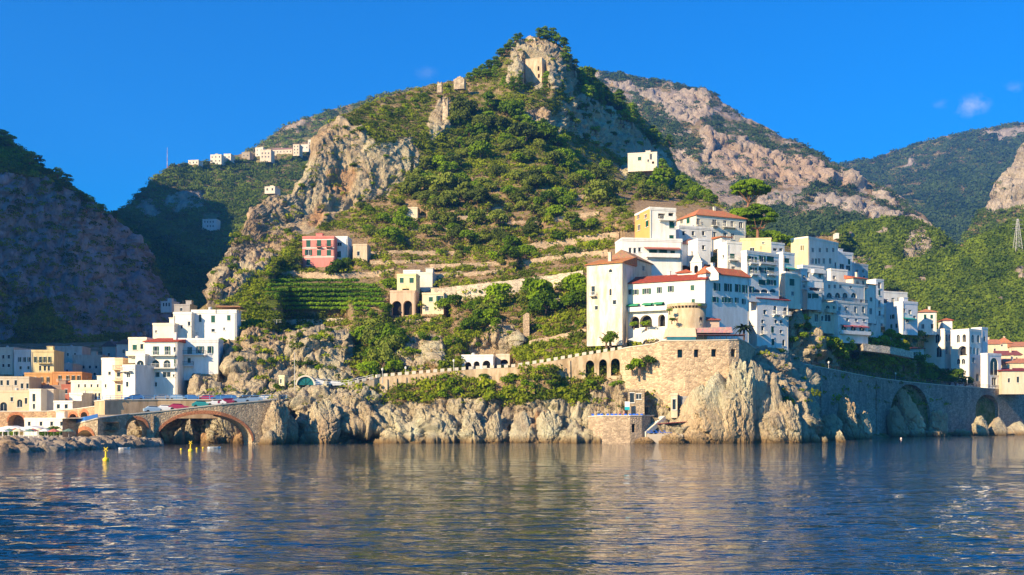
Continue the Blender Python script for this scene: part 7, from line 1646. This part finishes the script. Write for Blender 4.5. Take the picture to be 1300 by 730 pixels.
def gauss(px, py, cx, cy, sx, sy): return np.exp(-((px-cx)/sx)**2-((py-cy)/sy)**2)
def dmain(px, py):
    t = terr(px, py); d = (1.0-.44*t)*np.where((py > 225) & (py < 480) & (px > 380), .75+.9*fbm(px/26., py/9., px*0, 3, 91), 1)
    d *= np.where(py > 470, np.clip(.32+1.1*fbm(px/30., py/14., px*0, 3, 92), 0, 1), 1)
    d *= 1-((px > 335) & (px < 490) & (py > 350) & (py < 398))*.93
    return np.clip(d, .05, 1)
stuff('scrub', HILL, 13000, dmain, (.9, 1.9), 56, .18, SCRUB, 7, 'green scrub and small bushes covering the hillside', 258, 1200, 40, 515, onrock=.06)
stuff('low_scrub', HILL, 9000, lambda x, y: np.where((y > 405) & (y < 520), .8, .35)*np.where(x > 258, 1, 0)*np.clip(.7+fbm(x/20., y/10., x*0, 3, 93), 0, 1), (.4, .9), 26, .24, SCRUB, 8, 'low weeds and tufts between the bushes', 258, 1200, 100, 520, onrock=.10)
stuff('dry_grass', HILL, 6000, lambda x, y: terr(x, y), (.4, .8), 24, .22, DRY, 9, 'dry tawny grass on the terraces and slopes', 300, 1000, 100, 520, onrock=.10)
stuff('rim_scrub', MASSIF, 5000, lambda x, y: np.ones_like(x), (1.4, 3.2), 56, .17, SCRUB, 17, 'dark scrub on the gorge massif', -40, 235, 170, 445, onrock=.07)
stuff('valley_wood', VAL, 9000, lambda x, y: np.where(y < 250, .7, 1), (2.0, 4.2), 60, .17, FARL, 18, 'woods and groves on the valley hillside', 130, 420, 170, 440, onrock=.1)
stuff('ridge_wood', VAL2, 2500, lambda x, y: np.ones_like(x), (3, 5.5), 56, .17, FARL, 19, 'pine woods on the farther ridge', 290, 600, 100, 230)
def dfr(x, y): return np.clip(.30+.8*fbm(x/22., y/12., x*0, 4, 44)+.9*np.exp(-((y-np.interp(x, [720, 850, 920, 1000], [92, 103, 130, 176]))/7)**2)*(x < 900)+np.clip((y-270)/30, 0, .7), 0, 1)
stuff('mountain_wood', FARR, 11000, dfr, (2.8, 5.5), 50, .18, FARB, 20, 'dark woods patching the limestone mountain', 760, 1240, 90, 345, onrock=.06)
stuff('far_green_wood', FARG, 7500, lambda x, y: np.clip(.8+.8*fbm(x/30., y/20., x*0, 3, 45), 0, 1), (6, 10), 40, .18, FARB, 21, 'distant green woods', 1050, 1400, 150, 330)
stuff('crag_wood', CRAG, 1200, lambda x, y: np.ones_like(x), (2.5, 4.5), 56, .17, FARL, 22, 'woods below the far right crag', 1225, 1400, 175, 345, onrock=.04)
stuff('middle_wood', MIDH, 8000, lambda x, y: np.clip(.7+.8*fbm(x/16., y/10., x*0, 3, 46), 0, 1), (1.8, 3.6), 56, .18, FARL, 23, 'woods on the hill behind the apartments', 940, 1250, 275, 400, onrock=.05)
stuff('right_wood', RGT, 9000, lambda x, y: np.ones_like(x), (1.8, 3.6), 64, .17, FARL, 24, 'dense green woods on the right hill', 1085, 1400, 225, 470, onrock=.05)
stuff('town_green', TOWN, 250, lambda x, y: np.ones_like(x), (.8, 1.6), 40, .22, SCRUB, 25, 'garden greenery between the harbour houses', -20, 150, 440, 520)
# ---------------------------------------------------------------- buildings (built last: names and roots)
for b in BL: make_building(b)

# ---------------------------------------------------------------- sea
def sea():
    ys = [-380, -200, -80, -20, 10]+list(np.concatenate([CH*FP/np.linspace(260, 13, 420)]))+[600, 900]
    ys = np.array(sorted(ys)); nx_ = 560
    k = np.linspace(-1, 1, nx_)
    Y = np.repeat(ys[:, None], nx_, 1); W = np.maximum(60, np.abs(Y)*.62+30)[:, :1]
    X = k[None]*W*1.0
    z = np.zeros(Y.shape); near = np.clip((Y-12)/10, 0, 1)
    rs = np.random.RandomState(2)
    for i in range(34):
        lam = rs.uniform(.9, 1.0)*math.exp(rs.uniform(0, 1.75)); a = rs.normal(1.45, .42); kx, ky = math.cos(a)*2*math.pi/lam, math.sin(a)*2*math.pi/lam
        fade = np.clip(1.6-Y*2/FP*(Y/CH)/lam*1.2, 0, 1)
        z += .0040*lam*np.sin(kx*X+ky*Y+rs.uniform(0, 6.3)+1.5*vnoise(X*.07, Y*.07, X*0, i))*fade
    z *= (.75+.5*fbm(X*.03, Y*.03, X*0, 2, 5))*near
    idx = np.arange(len(ys)*nx_).reshape(len(ys), nx_)
    F = np.stack([idx[:-1, :-1], idx[:-1, 1:], idx[1:, 1:], idx[1:, :-1]], -1).reshape(-1, 4)
    t = NT('sea water', .5)
    p = t.map(t.pos, (.42, 1.1, 1))
    n1 = t.noise(p, .75, 3, .6, .6); n2 = t.noise(p, 2.6, 2, .55, .4); n3 = t.noise(t.map(t.pos, (.35, .9, 1)), .22, 4, .65, .4)
    h = t.math('ADD', t.math('MULTIPLY', n1, 1.0), t.math('MULTIPLY', n2, .22))
    cd = t.n('ShaderNodeCameraData') if False else None
    b = t.bump(h, .6, .32); b = t.bump(n3, .5, .75, b)
    t.fin((.002, .016, .030), .03, b); t.b.inputs['IOR'].default_value = 1.55
    o = np_mesh('sea', np.stack([X, Y, z], -1).reshape(-1, 3), F, t.m, smooth=True); o['kind'] = 'structure'
sea()
q = MB(); q.quad((-1500, -380, -3.2), (1700, -380, -3.2), (1700, 700, -3.2), (-1500, 700, -3.2)); o = q.build('seabed', plain((.05, .07, .07), .9)); o['kind'] = 'structure'
# the wider sea beyond the detailed patch
for i, (x0, x1) in enumerate(((-1500, -30), (30, 1700))): pass

# ---------------------------------------------------------------- haze
q = MB(); q.box(-1750, 2100, -420, 3400, -6.5, 860); hz = q.build('haze', None); hz['kind'] = 'stuff'; hz['label'] = 'thin blue summer haze filling the air of the bay'
m = bpy.data.materials.new('haze'); m.use_nodes = True; nt = m.node_tree; nt.nodes.clear(); out = nt.nodes.new('ShaderNodeOutputMaterial'); v = nt.nodes.new('ShaderNodeVolumePrincipled')
v.inputs['Color'].default_value = (.10, .38, 1.0, 1); v.inputs['Density'].default_value = HAZE; v.inputs['Anisotropy'].default_value = 0.2
nt.links.new(v.outputs[0], out.inputs['Volume']); hz.data.materials.append(m)

# ---------------------------------------------------------------- sun, sky, camera
az_x, az_y, el = -.76, -.65, R(SUNEL)
to = Vector((az_x*math.cos(el), az_y*math.cos(el), math.sin(el)))
L = bpy.data.lights.new('sun', 'SUN'); L.energy = SUNS; L.angle = R(.53); L.color = (1.0, .77, .47)
o = bpy.data.objects.new('sun', L); COL.objects.link(o); o.rotation_euler = to.to_track_quat('Z', 'Y').to_euler(); o.location = (0, 0, 300)
w = bpy.data.worlds.new('World'); SC.world = w; w.use_nodes = True; nt = w.node_tree; bg = nt.nodes['Background']
sk = nt.nodes.new('ShaderNodeTexSky'); sk.sky_type = 'NISHITA'; sk.sun_disc = False; sk.sun_elevation = el; sk.sun_rotation = math.atan2(az_x, az_y) % (2*math.pi)
sk.altitude = 0; sk.air_density = 1.0; sk.dust_density = .3; sk.ozone_density = 3.0
hs = nt.nodes.new('ShaderNodeHueSaturation'); hs.inputs['Saturation'].default_value = SKYSAT; hs.inputs['Value'].default_value = 1.0
nt.links.new(sk.outputs[0], hs.inputs['Color'])
tn = nt.nodes.new('ShaderNodeMix'); tn.data_type = 'RGBA'; tn.blend_type = 'MULTIPLY'; tn.inputs[0].default_value = 1; tn.inputs[7].default_value = (.26, 1.12, 1.46, 1); nt.links.new(hs.outputs[0], tn.inputs[6])
# small wisps of cloud low in the right of the sky
tc = nt.nodes.new('ShaderNodeTexCoord')
def vm(op, a, b):
    x = nt.nodes.new('ShaderNodeVectorMath'); x.operation = op
    for s_, i in ((a, 0), (b, 1)):
        if isinstance(s_, tuple): x.inputs[i].default_value = s_
        elif s_ is not None: nt.links.new(s_, x.inputs[i])
    return x
def mt(op, a, b):
    x = nt.nodes.new('ShaderNodeMath'); x.operation = op
    for s_, i in ((a, 0), (b, 1)):
        if isinstance(s_, (int, float)): x.inputs[i].default_value = s_
        else: nt.links.new(s_, x.inputs[i])
    return x.outputs[0]
nz = nt.nodes.new('ShaderNodeTexNoise'); nz.inputs['Scale'].default_value = 75; nz.inputs['Detail'].default_value = 7; nz.inputs['Roughness'].default_value = .62; nt.links.new(tc.outputs['Generated'], nz.inputs['Vector'])
tot = None
for (px, py, rr, am) in ((1232, 133, .0125, .6), (1193, 132, .007, .16), (1288, 112, .008, .2), (542, 92, .009, .10)):
    d = Vector(((px-CX)/FP, 1, (HY-py)/FP)).normalized()
    df = vm('SUBTRACT', tc.outputs['Generated'], tuple(d)); sc_ = vm('MULTIPLY', df.outputs[0], (1/(rr*1.2), 1/rr, 1/(rr*.75))); ln = vm('LENGTH', sc_.outputs[0], None)
    f = mt('SUBTRACT', 1.0, ln.outputs['Value']); f = mt('ADD', f, mt('MULTIPLY', mt('SUBTRACT', nz.outputs[0], .5), 3.2)); f = mt('MAXIMUM', mt('MULTIPLY', mt('MINIMUM', f, 1.0), am), 0.0)
    e = mt('MAXIMUM', mt('SUBTRACT', 1.3, ln.outputs['Value']), 0.0); f = mt('MULTIPLY', f, mt('MINIMUM', e, 1.0))
    tot = f if tot is None else mt('MAXIMUM', tot, f)
mx = nt.nodes.new('ShaderNodeMix'); mx.data_type = 'RGBA'; nt.links.new(mt('MULTIPLY', tot, .75), mx.inputs[0]); nt.links.new(tn.outputs[2], mx.inputs[6]); mx.inputs[7].default_value = (7.0, 7.2, 7.6, 1)
nt.links.new(mx.outputs[2], bg.inputs['Color']); bg.inputs['Strength'].default_value = SKYS
cam = bpy.data.cameras.new('camera'); co = bpy.data.objects.new('camera', cam); COL.objects.link(co)
co.location = (0, 0, CH); co.rotation_euler = (math.pi/2, 0, 0); cam.sensor_width = 36; cam.lens = 36*FP/1300; cam.shift_y = (HY-365)/1300; cam.clip_end = 12000; cam.clip_start = .5
SC.camera = co
for o in SC.objects:
    if o.parent is None and o.get('category') and not o.get('kind'): o['kind'] = 'thing'
SC.view_settings.view_transform = 'Standard'; SC.view_settings.look = 'None'; SC.view_settings.gamma = 1; SC.view_settings.exposure = EXPO; SC.view_settings.use_curve_mapping = False
SC.cycles.max_bounces = 6; SC.cycles.diffuse_bounces = 2; SC.cycles.glossy_bounces = 3; SC.cycles.transparent_max_bounces = 4; SC.cycles.volume_bounces = 0
SC.cycles.use_denoising = True
